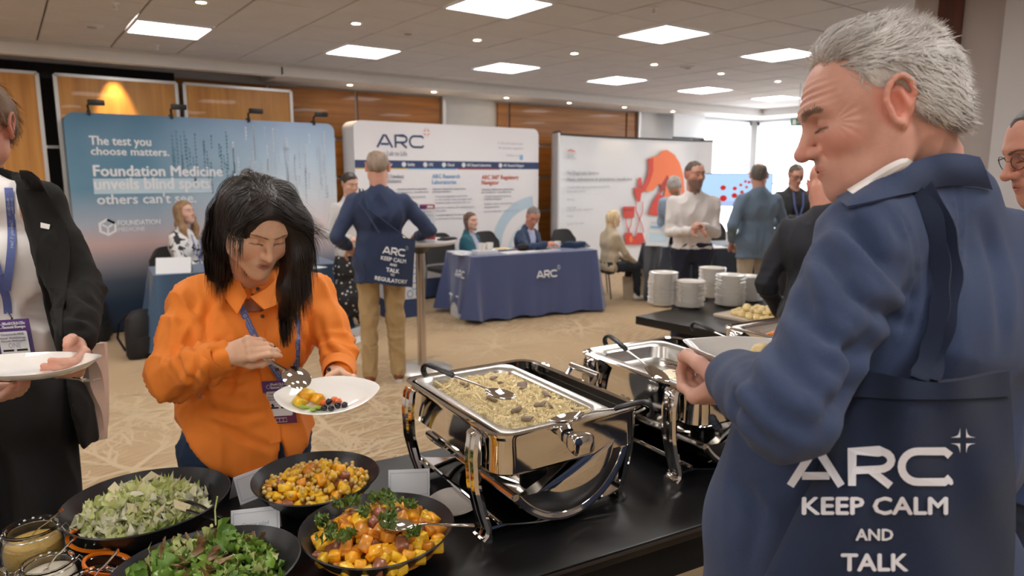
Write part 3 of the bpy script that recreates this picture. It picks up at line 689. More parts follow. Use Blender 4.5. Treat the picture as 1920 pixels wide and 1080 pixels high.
p = D(802, 444, 5.75); t = thing('leaflet_stand', 'upright leaflet card with red and purple ends on the poseur table', 'card stand', (p[0], p[1], 1.118), AZ - math.pi / 2 + .1)
a = MB(); a.box((0, 0, .15), (.125, .006, .30)); a.box((0, 0, .004), (.13, .07, .008)); a.build('card', M_inkw, t)
M_purp = mat('print_purple', (.12, .05, .25), .5); M_crim = mat('print_crimson', (.50, .07, .09), .5)
pr = Print(lambda x, y, l: (x, -.0045 - l, y)); pr.rect(M_crim, -.062, .265, .062, .299); pr.rect(M_purp, -.062, .262, -.01, .290, .0005); pr.rect(M_inkw, 0, .272, .05, .29, .001); pr.rect(M_crim, -.062, .01, .062, .085); pr.rect(M_purp, .0, .05, .062, .095, .0005); pr.rect(M_inkw, -.02, .025, .025, .07, .001)
for k in range(5): pr.text(['Welcome', 'Programme', 'Speakers', 'Exhibitors', 'Networking'][k], M_inkg, -.045, .235 - k * .03, .02, 0)
pr.build('card_print', t)

# ------------------------------------------------------------------ bags and boxes on the floor
M_beige = mat('beige_canvas', (.55, .44, .32), .7, bump=.3, bscale=400); M_bpack = mat('black_nylon', (.014, .014, .017), .6, bump=.3, bscale=300)
p = onz(1195, 560, 0); t = thing('tote_bag', 'beige tote bag standing on the carpet behind the plate stacks', 'bag', (p[0], p[1], 0), AZ - math.pi / 2 - .3)
a = MB(); a.grid(lambda u, v: ((u - .5) * (.34 + .05 * v), -.09 + .04 * v, .30 * v), 6, 6, .02); a.grid(lambda u, v: ((u - .5) * (.34 + .05 * v), .09 - .04 * v, .30 * v), 6, 6, .02); a.box((0, 0, .01), (.34, .18, .02))
for s_ in (-1, 1): a.grid(lambda u, v: (s_ * (.17 + .025 * v), (u - .5) * (.18 - .08 * v), .30 * v), 4, 6, .01)
a.build('body', M_beige, t, smooth=True)
for s_ in (-1, 1):
    a = MB(); a.tube([(-.08, s_ * .05, .26)] + [(-.08 * math.cos(q), s_ * .06, .28 + .13 * math.sin(q)) for q in np.linspace(0.1, 3.04, 9)] + [(.08, s_ * .05, .26)], .009, 6); a.build('strap', M_beige, t, smooth=True)
def backpack(lab, px, py, rz, h=.45):
    p = onz(px, py, 0); t = thing('backpack', lab, 'bag', (p[0], p[1], 0), rz)
    a = MB(); a.lathe([(.001, 0), (.15, .0), (.17, .04), (.17, .25), (.15, h * .85), (.09, h * .97), (.001, h)], n=20, sx=1, sy=.6); a.build('body', M_bpack, t, smooth=True)
    a = MB(); a.lathe([(.001, .05), (.12, .05), (.13, .08), (.12, .2), (.001, .22)], c=(0, -.06, 0), n=16, sx=1, sy=.5); a.build('front_pocket', M_bpack, t, smooth=True)
    for s_ in (-1, 1):
        a = MB(); a.tube([(s_ * .07, .09, h * .9), (s_ * .10, .18, h * .7), (s_ * .12, .19, h * .4), (s_ * .10, .12, .06)], .018, 6, flat=(1, .4)); a.build('strap', M_bpack, t, smooth=True)
backpack('black backpack on the floor at the left end of the blue table', 272, 668, .5)
backpack('black backpack with loose straps beside the dark jacket sleeve at left', 185, 640, 1.1)
p = onz(652, 634, 0); t = thing('shoe_box', 'open white carton on the floor left of the khaki trousers', 'box', (p[0], p[1], 0), .5)
a = MB(); M_wbox = mat('white_card', (.68, .70, .74), .6)
for c, s_ in (((0, 0, .004), (.30, .22, .008)), ((0, -.108, .06), (.30, .006, .12)), ((0, .108, .06), (.30, .006, .12)), ((-.148, 0, .06), (.006, .21, .12)), ((.148, 0, .06), (.006, .21, .12))): a.box(c, s_)
a.build('carton', M_wbox, t); a = MB(); a.box((0, -.17, .10), (.30, .12, .006), M=Matrix.Translation((0, 0, 0)) @ Matrix.Rotation(.5, 4, 'X')); a.build('flap', M_wbox, t)
p = A(4.02, 6.72, 0); t = thing('plastic_crate', 'pale crate showing under the left hem of the ARC cloth', 'box', (4.36, 6.86, 0), -.16)
a = MB(); a.prism(rrect(-.17, -.13, .17, .13, .02, 3), 0, .25); a.build('body', M_wbox, t, bevel=.006); a = MB(); a.prism(rrect(-.18, -.14, .18, .14, .02, 3), .25, .27); a.build('lid', M_wbox, t, bevel=.004)
p = D(745, 510, 8.3); t = thing('exhibit_plinth', 'white counter plinth with blue pattern behind the poseur table', 'counter', (3.75, 7.35, 0), -.1)
a = MB(); a.prism(rrect(-.24, -.18, .24, .18, .08, 5), .0, .22); a.build('foot', M_navy, t, smooth=True); a = MB(); a.prism(rrect(-.24, -.18, .24, .18, .08, 5), .22, .86); a.build('body', M_bdw, t, smooth=True)
pr = Print(lambda x, y, l: (x, -.184 - l, y))
for i in range(3):
    for j in range(5):
        if (i + j) % 2 == 0: V_, F_ = stroke_geo([arcp(.03 + i * .055, .28 + j * .09, .035, .04, 0, 360, 10)], .016); pr.geo(V_, F_, M_inkblue)
pr.build('pattern_print', t)
# ------------------------------------------------------------------ buffet tables
M_btop = mat('black_laminate', (.007, .007, .008), .36, bump=.05, bscale=60, var=.3, vscale=5)
M_bedge = mat('black_edge', (.05, .04, .04), .3); M_bskirt = mat('black_table_skirt', (.008, .008, .009), .8)
RT = -.141; EU = A(math.cos(RT), math.sin(RT)); EV = A(-math.sin(RT), math.cos(RT)); TZ = .72
def far_v(u): return 2.075 + (u - .47) * math.tan(RT)
def table_unit(lab, u0, length, depth=.83):
    o = A(u0, far_v(u0)); c = o + EU * length / 2 - EV * depth / 2
    t = thing('buffet_table', lab, 'table', (c[0], c[1], 0), RT, 'black buffet tables in the foreground row')
    a = MB(); a.prism(rrect(-length / 2 + .002, -depth / 2, length / 2 - .002, depth / 2, .012, 3), TZ - .035, TZ); a.build('tabletop', M_btop, t, bevel=.004)
    a = MB()
    for (cx, cy, sx, sy) in ((0, -depth / 2 - .001, length - .01, .004), (0, depth / 2 + .001, length - .01, .004)): a = MB(); a.box((cx, cy, TZ - .010), (sx, sy, .008)); a.build('edge_trim', M_bedge, t)
    a = MB(); a.box((0, 0, TZ - .10), (length - .10, depth - .10, .13)); a.build('apron', M_bskirt, t)
    for sx in (-1, 1):
        for sy in (-1, 1): a = MB(); a.box((sx * (length / 2 - .08), sy * (depth / 2 - .08), (TZ - .16) / 2), (.05, .05, TZ - .16)); a.build('leg', M_bskirt, t)
    return t
table_unit('black buffet table holding the salad bowls and jars, nearest the camera', .79 - 1.8, 1.8)
table_unit('black buffet table holding the pasta chafing dish and its neighbour', .79, 1.8)
# second table with the plate stacks
t = thing('buffet_table', 'black buffet table holding the stacks of white plates', 'table', (3.36, 3.18, 0), -.0)
Lp = [(0, 0), (1.5, .12), (1.55, -1.5), (.12, -1.5)]
a = MB(); a.prism(Lp, TZ - .055, TZ); a.build('tabletop', M_btop, t, bevel=.003)
a = MB(); cz = []
cvp = [(.10, -.30)] + [(.10 + .42 * (1 - math.cos(q)), -.30 - 0 * q) for q in (0,)] + [(1.4, -.05), (1.45, -1.4), (.3, -1.45), (.12, -.9)]
a.prism(cvp, 0, TZ - .056); a.build('skirt', M_bskirt, t)

# ------------------------------------------------------------------ chafing dishes
M_chrome = mat('polished_steel', (.78, .76, .74), .06, metal=1.0); M_brush = mat('satin_steel', (.62, .60, .57), .26, metal=1.0)
M_blackp = mat('black_handle', (.012, .012, .013), .35)
def pan_ring(x0, y0, x1, y1, r, z, n=6): return [(p[0], p[1], z) for p in rrect(x0, y0, x1, y1, r, n)]
def chafer(lab, x, y, rz, opened=True):
    t = thing('chafing_dish', lab, 'chafing dish', (x, y, TZ), rz)
    X, Y = .232, .296; ZR = .30; UP = .05
    rings = [pan_ring(-X + .012, -Y + .012, X - .012, Y - .012, .045, .188), pan_ring(-X + .002, -Y + .002, X - .002, Y - .002, .05, .198), pan_ring(-X, -Y, X, Y, .055, .285), pan_ring(-X - .006, -Y - .006, X + .006, Y + .006, .058, .295), pan_ring(-X - .006, -Y - .006, X + .006, Y + .006, .058, .302), pan_ring(-X + .004, -Y + .004, X - .004, Y - .004, .05, .305), pan_ring(-X + .012, -Y + .012, X - .012, Y - .012, .045, .300), pan_ring(-X + .014, -Y + .014, X - .014, Y - .014, .045, .20)]
    V, F = loft(rings); a = MB(); a.add(V, F); a.build('frame_band', M_chrome, t, smooth=True)
    # dark water pan below the food pan
    V, F = loft([pan_ring(-.165, -.27, .145, .27, .05, .19), pan_ring(-.170, -.285, .150, .285, .05, .282)], cap0=True); a = MB(); a.add(V, F); a.build('water_pan', M_brush, t, smooth=True)
    # food pan: flange and basin, set toward the left
    fx = -.022
    rg = [pan_ring(fx - .185, -.282, fx + .170, .282, .03, .288), pan_ring(fx - .185, -.282, fx + .170, .282, .03, .296), pan_ring(fx - .182, -.279, fx + .167, .279, .03, .299), pan_ring(fx - .160, -.258, fx + .148, .258, .045, .298), pan_ring(fx - .150, -.248, fx + .138, .248, .05, .290), pan_ring(fx - .140, -.238, fx + .128, .238, .06, .25), pan_ring(fx - .11, -.21, fx + .10, .21, .06, .237)]
    V, F = loft(rg, cap1=True); a = MB(); a.add(V, F); a.build('food_pan', M_brush, t, smooth=True)
    # legs: two ribs each, bowed outward then tucking in to a flared foot
    for sx in (-1, 1):
        for sy in (-1, 1):
            prof = [(-.243, .293), (-.249, .285), (-.256, .23), (-.252, .15), (-.236, .08), (-.220, .03), (-.224, .012), (-.238, .0)]
            a = MB()
            for off in (-.013, .013): a.tube([(-sx * px, sy * .205 + off, pz_) for px, pz_ in prof], [.013, .0145, .0145, .014, .013, .013, .015, .016], 8)
            a.tube([(-sx * (px + .004), sy * .205, pz_) for px, pz_ in prof[1:-1]], .010, 6)
            a.box((sx * .229, sy * .205, .006), (.034, .052, .012)); a.build('leg', M_chrome, t, smooth=True)
    a = MB()
    a.grid(lambda u, v: (-.20 + .40 * u, -.25 + .50 * v, .050 - .032 * math.sin(math.pi * u)), 10, 2, .004)
    for sx in (-1, 1): a.tube([(sx * .20, -.25, .052), (sx * .20, .25, .052)], .006, 8)
    a.build('lower_tray', M_chrome, t, smooth=True)
    for sy in (-1, 1):
        a = MB(); a.tube([(-.21, sy * .205, .018), (.21, sy * .205, .018)], .008, 8); a.build('cross_bar', M_chrome, t, smooth=True)
    # roll-top lid turned under the pan: part cylinder with end plates
    R = .219; zc = .292; RZ = .262; a0, a1 = math.radians(222), math.radians(357)
    a = MB(); a.grid(lambda u, v: (R * math.cos(a0 + (a1 - a0) * u), -.262 + .524 * v, zc + RZ * math.sin(a0 + (a1 - a0) * u)), 30, 6, .003)
    a.build('lid_shell', M_chrome, t, smooth=True)
    for sy in (-1, 1):
        a = MB(); n_ = 24; C0 = (0.03, sy * .300, zc - .13); arc = []
        rows = []
        for k in range(4):
            f = 1 - k / 4; ring = []
            for i in range(n_ + 1):
                q = a0 + (a1 - a0) * i / n_; ring.append((C0[0] + (R * math.cos(q) - C0[0]) * f, sy * (.262 + .036 * math.sqrt(max(0, 1 - f ** 3))), C0[2] + (zc + RZ * math.sin(q) - C0[2]) * f))
            for i in range(1, 8):
                g = i / 8; p0 = np.array([R * math.cos(a1), 0, zc + RZ * math.sin(a1)]); p1 = np.array([R * math.cos(a0), 0, zc + RZ * math.sin(a0)]); p_ = p0 + (p1 - p0) * g
                ring.append((C0[0] + (p_[0] - C0[0]) * f, sy * (.262 + .036 * math.sqrt(max(0, 1 - f ** 3))), C0[2] + (p_[2] - C0[2]) * f))
            rows.append(ring)
        V, F = loft(rows, cap1=True); a.add(V, F); a.build('lid_end_plate', M_chrome, t, smooth=True)
        a = MB(); a.tube([(R * math.cos(a0 + (a1 - a0) * i / 24), sy * .266, zc + RZ * math.sin(a0 + (a1 - a0) * i / 24)) for i in range(25)], .011, 8); a.build('lid_rim', M_chrome, t, smooth=True)
    a = MB(); q = a0; a.tube([(R * math.cos(q), -.266, zc + RZ * math.sin(q)), (R * math.cos(q), .266, zc + RZ * math.sin(q))], .010, 8); a.build('lid_rim', M_chrome, t, smooth=True)
    # bar handle on the free edge of the lid, beside the right rim
    a = MB(); a.tube([(.236, -.055, .285), (.262, -.055, .318), (.266, -.05, .322)], .007, 8); a.tube([(.236, .075, .285), (.262, .075, .318), (.266, .07, .322)], .007, 8); a.tube([(.266, -.062, .322), (.266, .082, .322)], .0105, 12); a.build('lid_handle', M_chrome, t, smooth=True)
    # end knobs
    for sy in (-1,):
        a = MB(); rg = []
        for (yy, s_) in ((.300, .018), (.315, .018), (.322, .024), (.335, .027), (.356, .030), (.364, .028), (.367, .022)):
            rg.append([(-.02 + p[0] * s_ / .03, sy * yy, .262 + p[1] * s_ / .03) for p in rrect(-.034, -.027, .034, .027, .018, 5)])
        V, F = loft(rg, cap0=True, cap1=True); a.add(V, F); a.build('end_knob', M_chrome, t, smooth=True)
    a = MB(); a.lathe([(.001, 0), (.04, 0), (.042, .05), (.03, .055), (.001, .055)], c=(0, -.1, .05), n=20); a.build('fuel_can', M_blackp, t, smooth=True)
    return t
CH1 = chafer('polished chafing dish full of creamy spiral pasta', 1.17, 1.582, -.08)
CH2 = chafer('polished chafing dish nearly emptied, with a few green scraps, beside the pasta one', 1.842, 1.512, -.10)
table_unit('black buffet table holding the chafing dish of orange carrots', 2.60, .85)
CH3 = chafer('chafing dish of orange carrots half hidden behind the grey-haired man', 2.61, 1.47, -.10)

def serving_spoon(lab, tip, hook, bowl=(.045, .033), black=True, hookr=.018, sl=.42, grp=None, solid=True):
    "spoon from bowl centre (tip) to the end of its grip (hook), both world points"
    tip = np.array(tip); hook = np.array(hook); d = nrm(hook - tip); L = np.linalg.norm(hook - tip)
    rz = math.atan2(d[1], d[0]); el = math.asin(d[2])
    t = thing('serving_spoon', lab, 'spoon', tip, 0, grp); t.rotation_euler = (0, -el, rz)
    a = MB(); rg = []
    for k in range(5):
        f = k / 4; rg.append([(bowl[0] * f * math.cos(q), bowl[1] * f * math.sin(q), -.012 * (1 - f * f)) for q in np.linspace(0, 6.283, 25)[:-1]])
    for k in range(4, -1, -1):
        f = k / 4; rg.append([(bowl[0] * f * math.cos(q), bowl[1] * f * math.sin(q), -.0012 - .013 * (1 - f * f)) for q in np.linspace(0, 6.283, 25)[:-1]])
    V, F = loft(rg); a.add(V, F); a.build('bowl', M_chrome, t, smooth=True)
    hl = L * sl if black else 0
    a = MB(); a.tube([(bowl[0] * .85, 0, -.002), (bowl[0] + .03, 0, .002), (L - hl * .8 if black else L * .6, 0, 0)] + ([] if black else [(L, 0, 0)]), [.005, .005, .0065] + ([] if black else [.009]), 8, flat=(1, .35)); a.build('shaft', M_chrome, t, smooth=True)
    if black:
        pts = [(L - hl, 0, 0), (L - hl * .9, 0, .003), (L - hl * .5, 0, .006), (L - .02, 0, .006)] + [(L - .02 + hookr * math.sin(q), 0, .006 - hookr + hookr * math.cos(q)) for q in (.5, 1.1, 1.7, 2.3, 2.9)]
        a = MB(); a.tube(pts, [.009, .012, .0115, .011] + [.0105] * 5, 8, flat=(1, .55)); a.build('grip', M_blackp, t, smooth=True)
    return t
def chpt(T, x, y, z): return np.array(T.matrix_basis @ Vector((x, y, z)))
serving_spoon('slotted serving spoon with black hooked grip resting at the back left of the pasta', D(938, 738, 1.80), D(793, 684, 1.97))
serving_spoon('serving spoon with black hooked grip resting over the front right corner of the pasta pan', D(1063, 781, 1.69), D(1222, 756, 1.61))
serving_spoon('serving spoon with black hooked grip standing in the nearly empty chafing dish', D(1232, 700, 2.17), D(1136, 628, 2.30))
serving_spoon('serving tool with grey hooked grip across the carrot chafing dish', D(1400, 650, 2.62), D(1298, 604, 2.76))

# ------------------------------------------------------------------ crockery
M_cer = mat('glazed_white_china', (.86, .83, .79), .12, coat=.5)
pl = MB(); pl.lathe([(.001, .004), (.055, .004), (.060, 0), (.066, 0), (.070, .004), (.095, .012), (.105, .019), (.106, .021), (.104, .022), (.094, .017), (.068, .009), (.001, .008)], n=28); plate_me = pl.mesh(smooth=True, deg=60); plate_me.materials.append(M_cer)
for px, py, n_, lab in ((1241, 577, 19, 'leftmost'), (1292, 582, 15, 'second, front'), (1334, 562, 18, 'rear middle'), (1368, 579, 18, 'tall front right'), (1402, 570, 15, 'rightmost')):
    p = onz(px, py - 6, TZ); r3 = random.Random(px)
    for k in range(n_):
        L_ = {0: 'bottom plate of the %s stack of white plates' % lab, n_ - 1: 'top plate of the %s stack of white plates' % lab}.get(k, 'white china plate within the %s plate stack' % lab)
        o = obj('dinner_plate', plate_me); tag(o, L_, 'plate', 'plates in the %s stack' % lab)
        o.location = (p[0] + r3.uniform(-.005, .005), p[1] + r3.uniform(-.005, .005), TZ + .0122 * k); o.rotation_euler = (0, 0, r3.uniform(0, 6))
def coupe(lab, center, a_, b_, rz, tilt=(0, 0), lens=False, cat='plate', h=.022, name='plate'):
    t = thing(name, lab, cat, center, rz); t.rotation_euler = (tilt[0], tilt[1], rz)
    m = MB(); rg = []; n_ = 48
    def ring(f, z, out=0):
        r_ = []
        for i in range(n_):
            q = 2 * math.pi * i / n_
            c_, s_ = math.cos(q), math.sin(q)
            if lens: x = (a_ * f + out) * c_; y = (b_ * f + out) * math.copysign(abs(s_) ** 1.25, s_)
            else: x = (a_ * f + out) * math.copysign(abs(c_) ** .86, c_); y = (b_ * f + out) * math.copysign(abs(s_) ** .86, s_)
            r_.append((x, y, z + (h * .5 * (abs(c_) ** 4) * f ** 3 if lens else 0)))
        return r_
    for f, z in ((.02, 0), (.5, 0), (.8, h * .35), (1, h * .93)): rg.append(ring(f, z))
    rg.append(ring(1, h, .001))
    for f, z in ((.97, h), (.78, h * .45 + .002), (.5, .006), (.02, .005)): rg.append(ring(f, z))
    V, F = loft(rg, cap0=True, cap1=True); m.add(V, F); m.build('dish', M_cer, t, smooth=True); return t
coupe('small white side plate on the black table left of the front chafing leg', onz(852, 952, TZ) , .085, .075, .5)
# ------------------------------------------------------------------ salad bowls
M_bowl = mat('matt_black_bowl', (.022, .022, .025), .33, bump=.15, bscale=70)
def bowl(lab, cx, cy, R_, h, asym=.12, adir=0.0, lift=.0, ldir=0.0):
    t = thing('salad_bowl', lab, 'bowl', (cx, cy, TZ)); m = MB(); rg = []; n_ = 56
    def ring(f, z):
        r_ = []
        for i in range(n_):
            q = 2 * math.pi * i / n_; k = 1 + asym * math.cos(2 * (q - adir)) + .02 * math.cos(3 * q)
            r_.append((R_ * f * k * math.cos(q), R_ * f * k * math.sin(q), z + lift * f ** 3 * (1 + math.cos(q - ldir)) / 2 * h))
        return r_
    for f, z in ((.02, 0), (.42, 0), (.47, .004), (.70, h * .38), (.87, h * .70), (.975, h * .96), (1.0, h), (.985, h + .003), (.955, h * .97), (.85, h * .72), (.67, h * .42), (.44, .016), (.02, .014)): rg.append(ring(f, z))
    V, F = loft(rg, cap0=True, cap1=True); m.add(V, F); m.build('shell', M_bowl, t, smooth=True); return t
DEG = math.pi / 180
c_chick = onz(593, 900, TZ + .085)[:2]; c_sq = onz(708, 996, TZ + .085)[:2]; c_let = onz(274, 950, TZ + .09)[:2]; c_mix = onz(383, 1078, TZ + .085)[:2]
bowl('black bowl of squash and chickpeas, nearest the woman in orange', c_chick[0], c_chick[1], .172, .088, .05, .3, .2, 2.2)
bowl('black bowl of squash and kale with a steel spoon, in front of the chafing dish', c_sq[0], c_sq[1], .18, .09, .04, 0, .15, 2.0)
bowl('wide black bowl of pale chopped romaine salad, behind the jars', c_let[0], c_let[1], .190, .095, .08, -.62, .30, .4)
bowl('black bowl of mixed green leaves at the bottom edge of the photo', c_mix[0], c_mix[1], .187, .09, .06, -.3, .2, 0)

# ------------------------------------------------------------------ food pieces
def chunk_mesh(seed, s_=(.03, .026, .022), rough=.16, bev=.22):
    r_ = random.Random(seed); m = MB(); m.box((0, 0, 0), s_); me = m.mesh(); bm = bmesh.new(); bm.from_mesh(me)
    for v in bm.verts: v.co += Vector([r_.uniform(-1, 1) * rough * s_[0] for _ in range(3)])
    bmesh.ops.bevel(bm, geom=bm.edges[:], offset=s_[0] * bev * .5, segments=1, affect='EDGES'); bm.to_mesh(me); bm.free(); auto_smooth(me, 50); return me
M_sq = [mat('squash_orange', (.93, .42, .015), .35, coat=.35, var=.25, vscale=60), mat('squash_amber', (.93, .56, .03), .35, coat=.35, var=.22, vscale=60), mat('squash_roasted', (.70, .27, .025), .35, coat=.3, var=.35, vscale=50)]
M_skin_ = mat('roast_onion', (.30, .10, .05), .35, coat=.3, var=.4, vscale=60)
M_chp = mat('chickpea', (.74, .52, .16), .4, coat=.3, var=.15, vscale=80)
def inst(name, me, loc, rot, lab, cat, grp, sc=1.0):
    o = obj(name, me); tag(o, lab, cat, grp); o.location = Vector(loc); o.rotation_euler = rot; o.scale = (sc,) * 3 if not hasattr(sc, '__len__') else sc; return o
def heap(n, rx, ry, z0, dome, mind, r_, pw=2.0, tries=9000, jit=.004):
    P = []
    for _ in range(tries):
        if len(P) >= n: break
        q = r_.uniform(0, 6.283); f = math.sqrt(r_.random()); x, y = rx * f * math.cos(q), ry * f * math.sin(q)
        if all((x - a) ** 2 + (y - b) ** 2 > mind ** 2 for a, b, _ in P): P.append((x, y, z0 + dome * (1 - f ** pw) + r_.uniform(-jit, jit)))
    return P
def base_heap(name, cx, cy, R_, z0, dome, m):
    "solid bed of the same food under the separate pieces"
    a = MB(); a.lathe([(.001, z0 - .03), (R_ * .6, z0 - .03), (R_ * .98, z0 - .004), (R_ * .7, z0 + dome * .5), (R_ * .4, z0 + dome * .82), (.001, z0 + dome)], c=(cx, cy, 0), n=36); return a.build(name, m, smooth=True, kind='stuff')
rf = random.Random(11)
sq_me = []
for k in range(10):
    me = chunk_mesh(k, (rf.uniform(.024, .038), rf.uniform(.022, .03), rf.uniform(.018, .026)), .14); me.materials.append(M_sq[k % 3] if k != 9 else M_skin_); sq_me.append(me)
M_bed = mat('roast_vegetable_bed', (.50, .20, .03), .5, var=.5, vscale=40)
def E3(r_): return (r_.uniform(-.7, .7), r_.uniform(-.7, .7), r_.uniform(0, 6.28))
tag(base_heap('squash_bed', c_sq[0], c_sq[1], .150, TZ + .055, .028, M_bed), 'bed of roast squash under the kale topped cubes', 'food')
for lay, (n_, z_, md) in enumerate(((95, .068, .024), (42, .088, .030))):
    for x, y, z in heap(n_, .150 - .04 * lay, .150 - .04 * lay, TZ + z_, .030, md, rf):
        inst('squash_cube', rf.choice(sq_me), (c_sq[0] + x, c_sq[1] + y, z), E3(rf), 'roast orange squash cube in the bowl with kale', 'squash', 'squash cubes in the kale bowl', rf.uniform(.85, 1.15))
tag(base_heap('chickpea_bed', c_chick[0], c_chick[1], .138, TZ + .05, .03, M_bed), 'bed of chickpeas and squash in the bowl by the woman', 'food')
for lay, (n_, z_, md) in enumerate(((60, .066, .027), (26, .084, .034))):
    for x, y, z in heap(n_, .138 - .04 * lay, .138 - .04 * lay, TZ + z_, .028, md, rf):
        inst('squash_cube', rf.choice([sq_me[q_] for q_ in (1, 1, 4, 4, 7, 7, 0, 2, 9, 3)]), (c_chick[0] + x, c_chick[1] + y, z), E3(rf), 'roast squash cube among chickpeas in the bowl by the woman', 'squash', 'squash cubes among the chickpeas', rf.uniform(.75, 1.0))
cm = MB(); cm.lathe([(.0005, -.0055), (.004, -.004), (.0058, 0), (.004, .0045), (.0005, .006)], n=9); chp_me = cm.mesh(smooth=True, deg=80); chp_me.materials.append(M_chp)
for x, y, z in heap(120, .143, .143, TZ + .080, .030, .0115, rf, jit=.006):
    inst('chickpea', chp_me, (c_chick[0] + x, c_chick[1] + y, z), E3(rf), 'yellow chickpea among the squash cubes', 'chickpea', 'chickpeas in the squash bowl', rf.uniform(.9, 1.2))
# leaves
def leaf_mesh(seed, w_, l_, ruffle, cup, jag=.0, n=7):
    r_ = random.Random(seed); ph = [r_.uniform(0, 6.28) for _ in range(4)]; V = []; F = []
    for i in range(n + 1):
        t = i / n; ww = w_ * (max(0, 1 - abs(2 * (t * .97 + .015) - 1) ** 3) ** .55) * (1 + jag * math.sin(t * 20 + ph[3]))
        for j in range(5):
            s_ = (j - 2) / 2 * (1 + .18 * math.sin(t * 23 + ph[2])); x = s_ * ww / 2; y = (t - .5) * l_
            z = cup * (s_ * s_) * w_ + ruffle * w_ * abs(s_) * math.sin(t * 13 + ph[0] + s_) + cup * .8 * l_ * (t - .5) ** 2 * 2 + ruffle * .4 * w_ * math.sin(7 * t + ph[1])
            V.append((x, y, z))
    for i in range(n):
        for j in range(4): a = i * 5 + j; F.append((a, a + 5, a + 6, a + 1))
    return mesh_from(V, F, True)
def leaf_mat(n, c1, c2, rough=.4): m = mat(n, c1, rough, var=.4, vscale=35, base2=c2, coat=.25); return m
M_l1 = leaf_mat('romaine_green', (.58, .64, .20), (.76, .78, .42)); M_l2 = leaf_mat('romaine_pale', (.80, .80, .55), (.90, .88, .72)); M_l3 = leaf_mat('romaine_dark', (.36, .47, .10), (.52, .60, .22))
M_chs = mat('parmesan', (.78, .70, .45), .5)
M_r1 = leaf_mat('rocket_green', (.15, .29, .03), (.28, .42, .08)); M_r2 = leaf_mat('spinach_green', (.10, .22, .03), (.19, .33, .06)); M_r3 = leaf_mat('red_frill', (.15, .05, .03), (.30, .20, .07)); M_r4 = leaf_mat('frisee_pale', (.42, .52, .15), (.60, .62, .30)); M_kale = leaf_mat('kale_green', (.07, .13, .02), (.17, .24, .05))
rom = []
for k in range(12):
    me = leaf_mesh(k, rf.uniform(.028, .046), rf.uniform(.036, .056), .26, rf.uniform(-.35, .45), .10, 9); me.materials.append([M_l1, M_l2, M_l1, M_l3, M_l2, M_l1][k % 6]); rom.append(me)
tag(base_heap('romaine_bed', c_let[0], c_let[1], .145, TZ + .06, .04, M_l1), 'bed of dressed chopped romaine in the wide black bowl', 'food')
for lay, (n_, z_, md) in enumerate(((150, .070, .017), (130, .090, .0175))):
    for x, y, z in heap(n_, .146 - .03 * lay, .128 - .02 * lay, TZ + z_ + .004, .034, md, rf, jit=.007):
        inst('romaine_leaf', rf.choice(rom), (c_let[0] + x - .005, c_let[1] + y, z), (rf.uniform(-.75, .75), rf.uniform(-.75, .75), rf.uniform(0, 6.28)), 'dressed pale green romaine leaf piece in the wide bowl', 'lettuce', 'romaine pieces', rf.uniform(.8, 1.15))
pm = MB(); pm.prism([(-.02, -.016), (.022, -.012), (.016, .018), (-.014, .015)], 0, .002); pm_me = pm.mesh(); pm_me.materials.append(M_chs)
for x, y, z in heap(11, .12, .12, TZ + .112, .03, .05, rf): inst('cheese_shaving', pm_me, (c_let[0] + x, c_let[1] + y, z), (rf.uniform(-.8, .8), rf.uniform(-.8, .8), rf.uniform(0, 6)), 'thin cream cheese shaving on the romaine', 'cheese', 'cheese shavings on the romaine', rf.uniform(.7, 1.2))
mx = []
for k in range(18):
    typ = k % 6
    if typ in (0, 1): me = leaf_mesh(k + 50, rf.uniform(.016, .024), rf.uniform(.045, .065), .2, .3, .6, 14); me.materials.append(M_r1)
    elif typ == 2: me = leaf_mesh(k + 50, .035, .05, .05, .4); me.materials.append(M_r2)
    elif typ == 3: me = leaf_mesh(k + 50, .036, .036, .5, .2, .25, 12); me.materials.append(M_r3)
    elif typ == 4: me = leaf_mesh(k + 50, .02, .07, .4, .3, .5, 12); me.materials.append(M_r4)
    else: me = leaf_mesh(k + 50, .030, .040, .4, .1, .3, 12); me.materials.append(M_r1)
    mx.append(me)
tag(base_heap('mixed_leaf_bed', c_mix[0], c_mix[1], .135, TZ + .05, .03, M_r2), 'bed of mixed leaves in the bowl at the bottom edge', 'food')
for lay, (n_, z_, md) in enumerate(((140, .068, .018), (150, .092, .0165))):
    for x, y, z in heap(n_, .150 - .02 * lay, .150 - .02 * lay, TZ + z_, .034, md, rf, jit=.010):
        inst('salad_leaf', rf.choice(mx), (c_mix[0] + x, c_mix[1] + y, z), (rf.uniform(-1.1, 1.1), rf.uniform(-1.1, 1.1), rf.uniform(0, 6.28)), 'green or red frilled salad leaf in the mixed leaf bowl', 'salad leaf', 'mixed salad leaves', rf.uniform(.75, 1.15))
sl = leaf_mesh(99, .045, .055, .05, .35); sl.materials.append(M_r2)
p = onz(412, 1000, TZ + .15); o = inst('spinach_leaf', sl, p, (1.1, .2, .9), 'spinach leaf with a long stem standing up on the mixed leaves', 'salad leaf', None, 1.0)
a = MB(); a.tube([(0, .02, .0), (.004, .05, .01), (.0, .075, .03)], .0018, 6); a.build('stem', M_r4, o, smooth=True)
kl = []
for k in range(6): me = leaf_mesh(k + 80, rf.uniform(.018, .028), rf.uniform(.024, .034), .5, .2, .3, 12); me.materials.append(M_kale); kl.append(me)
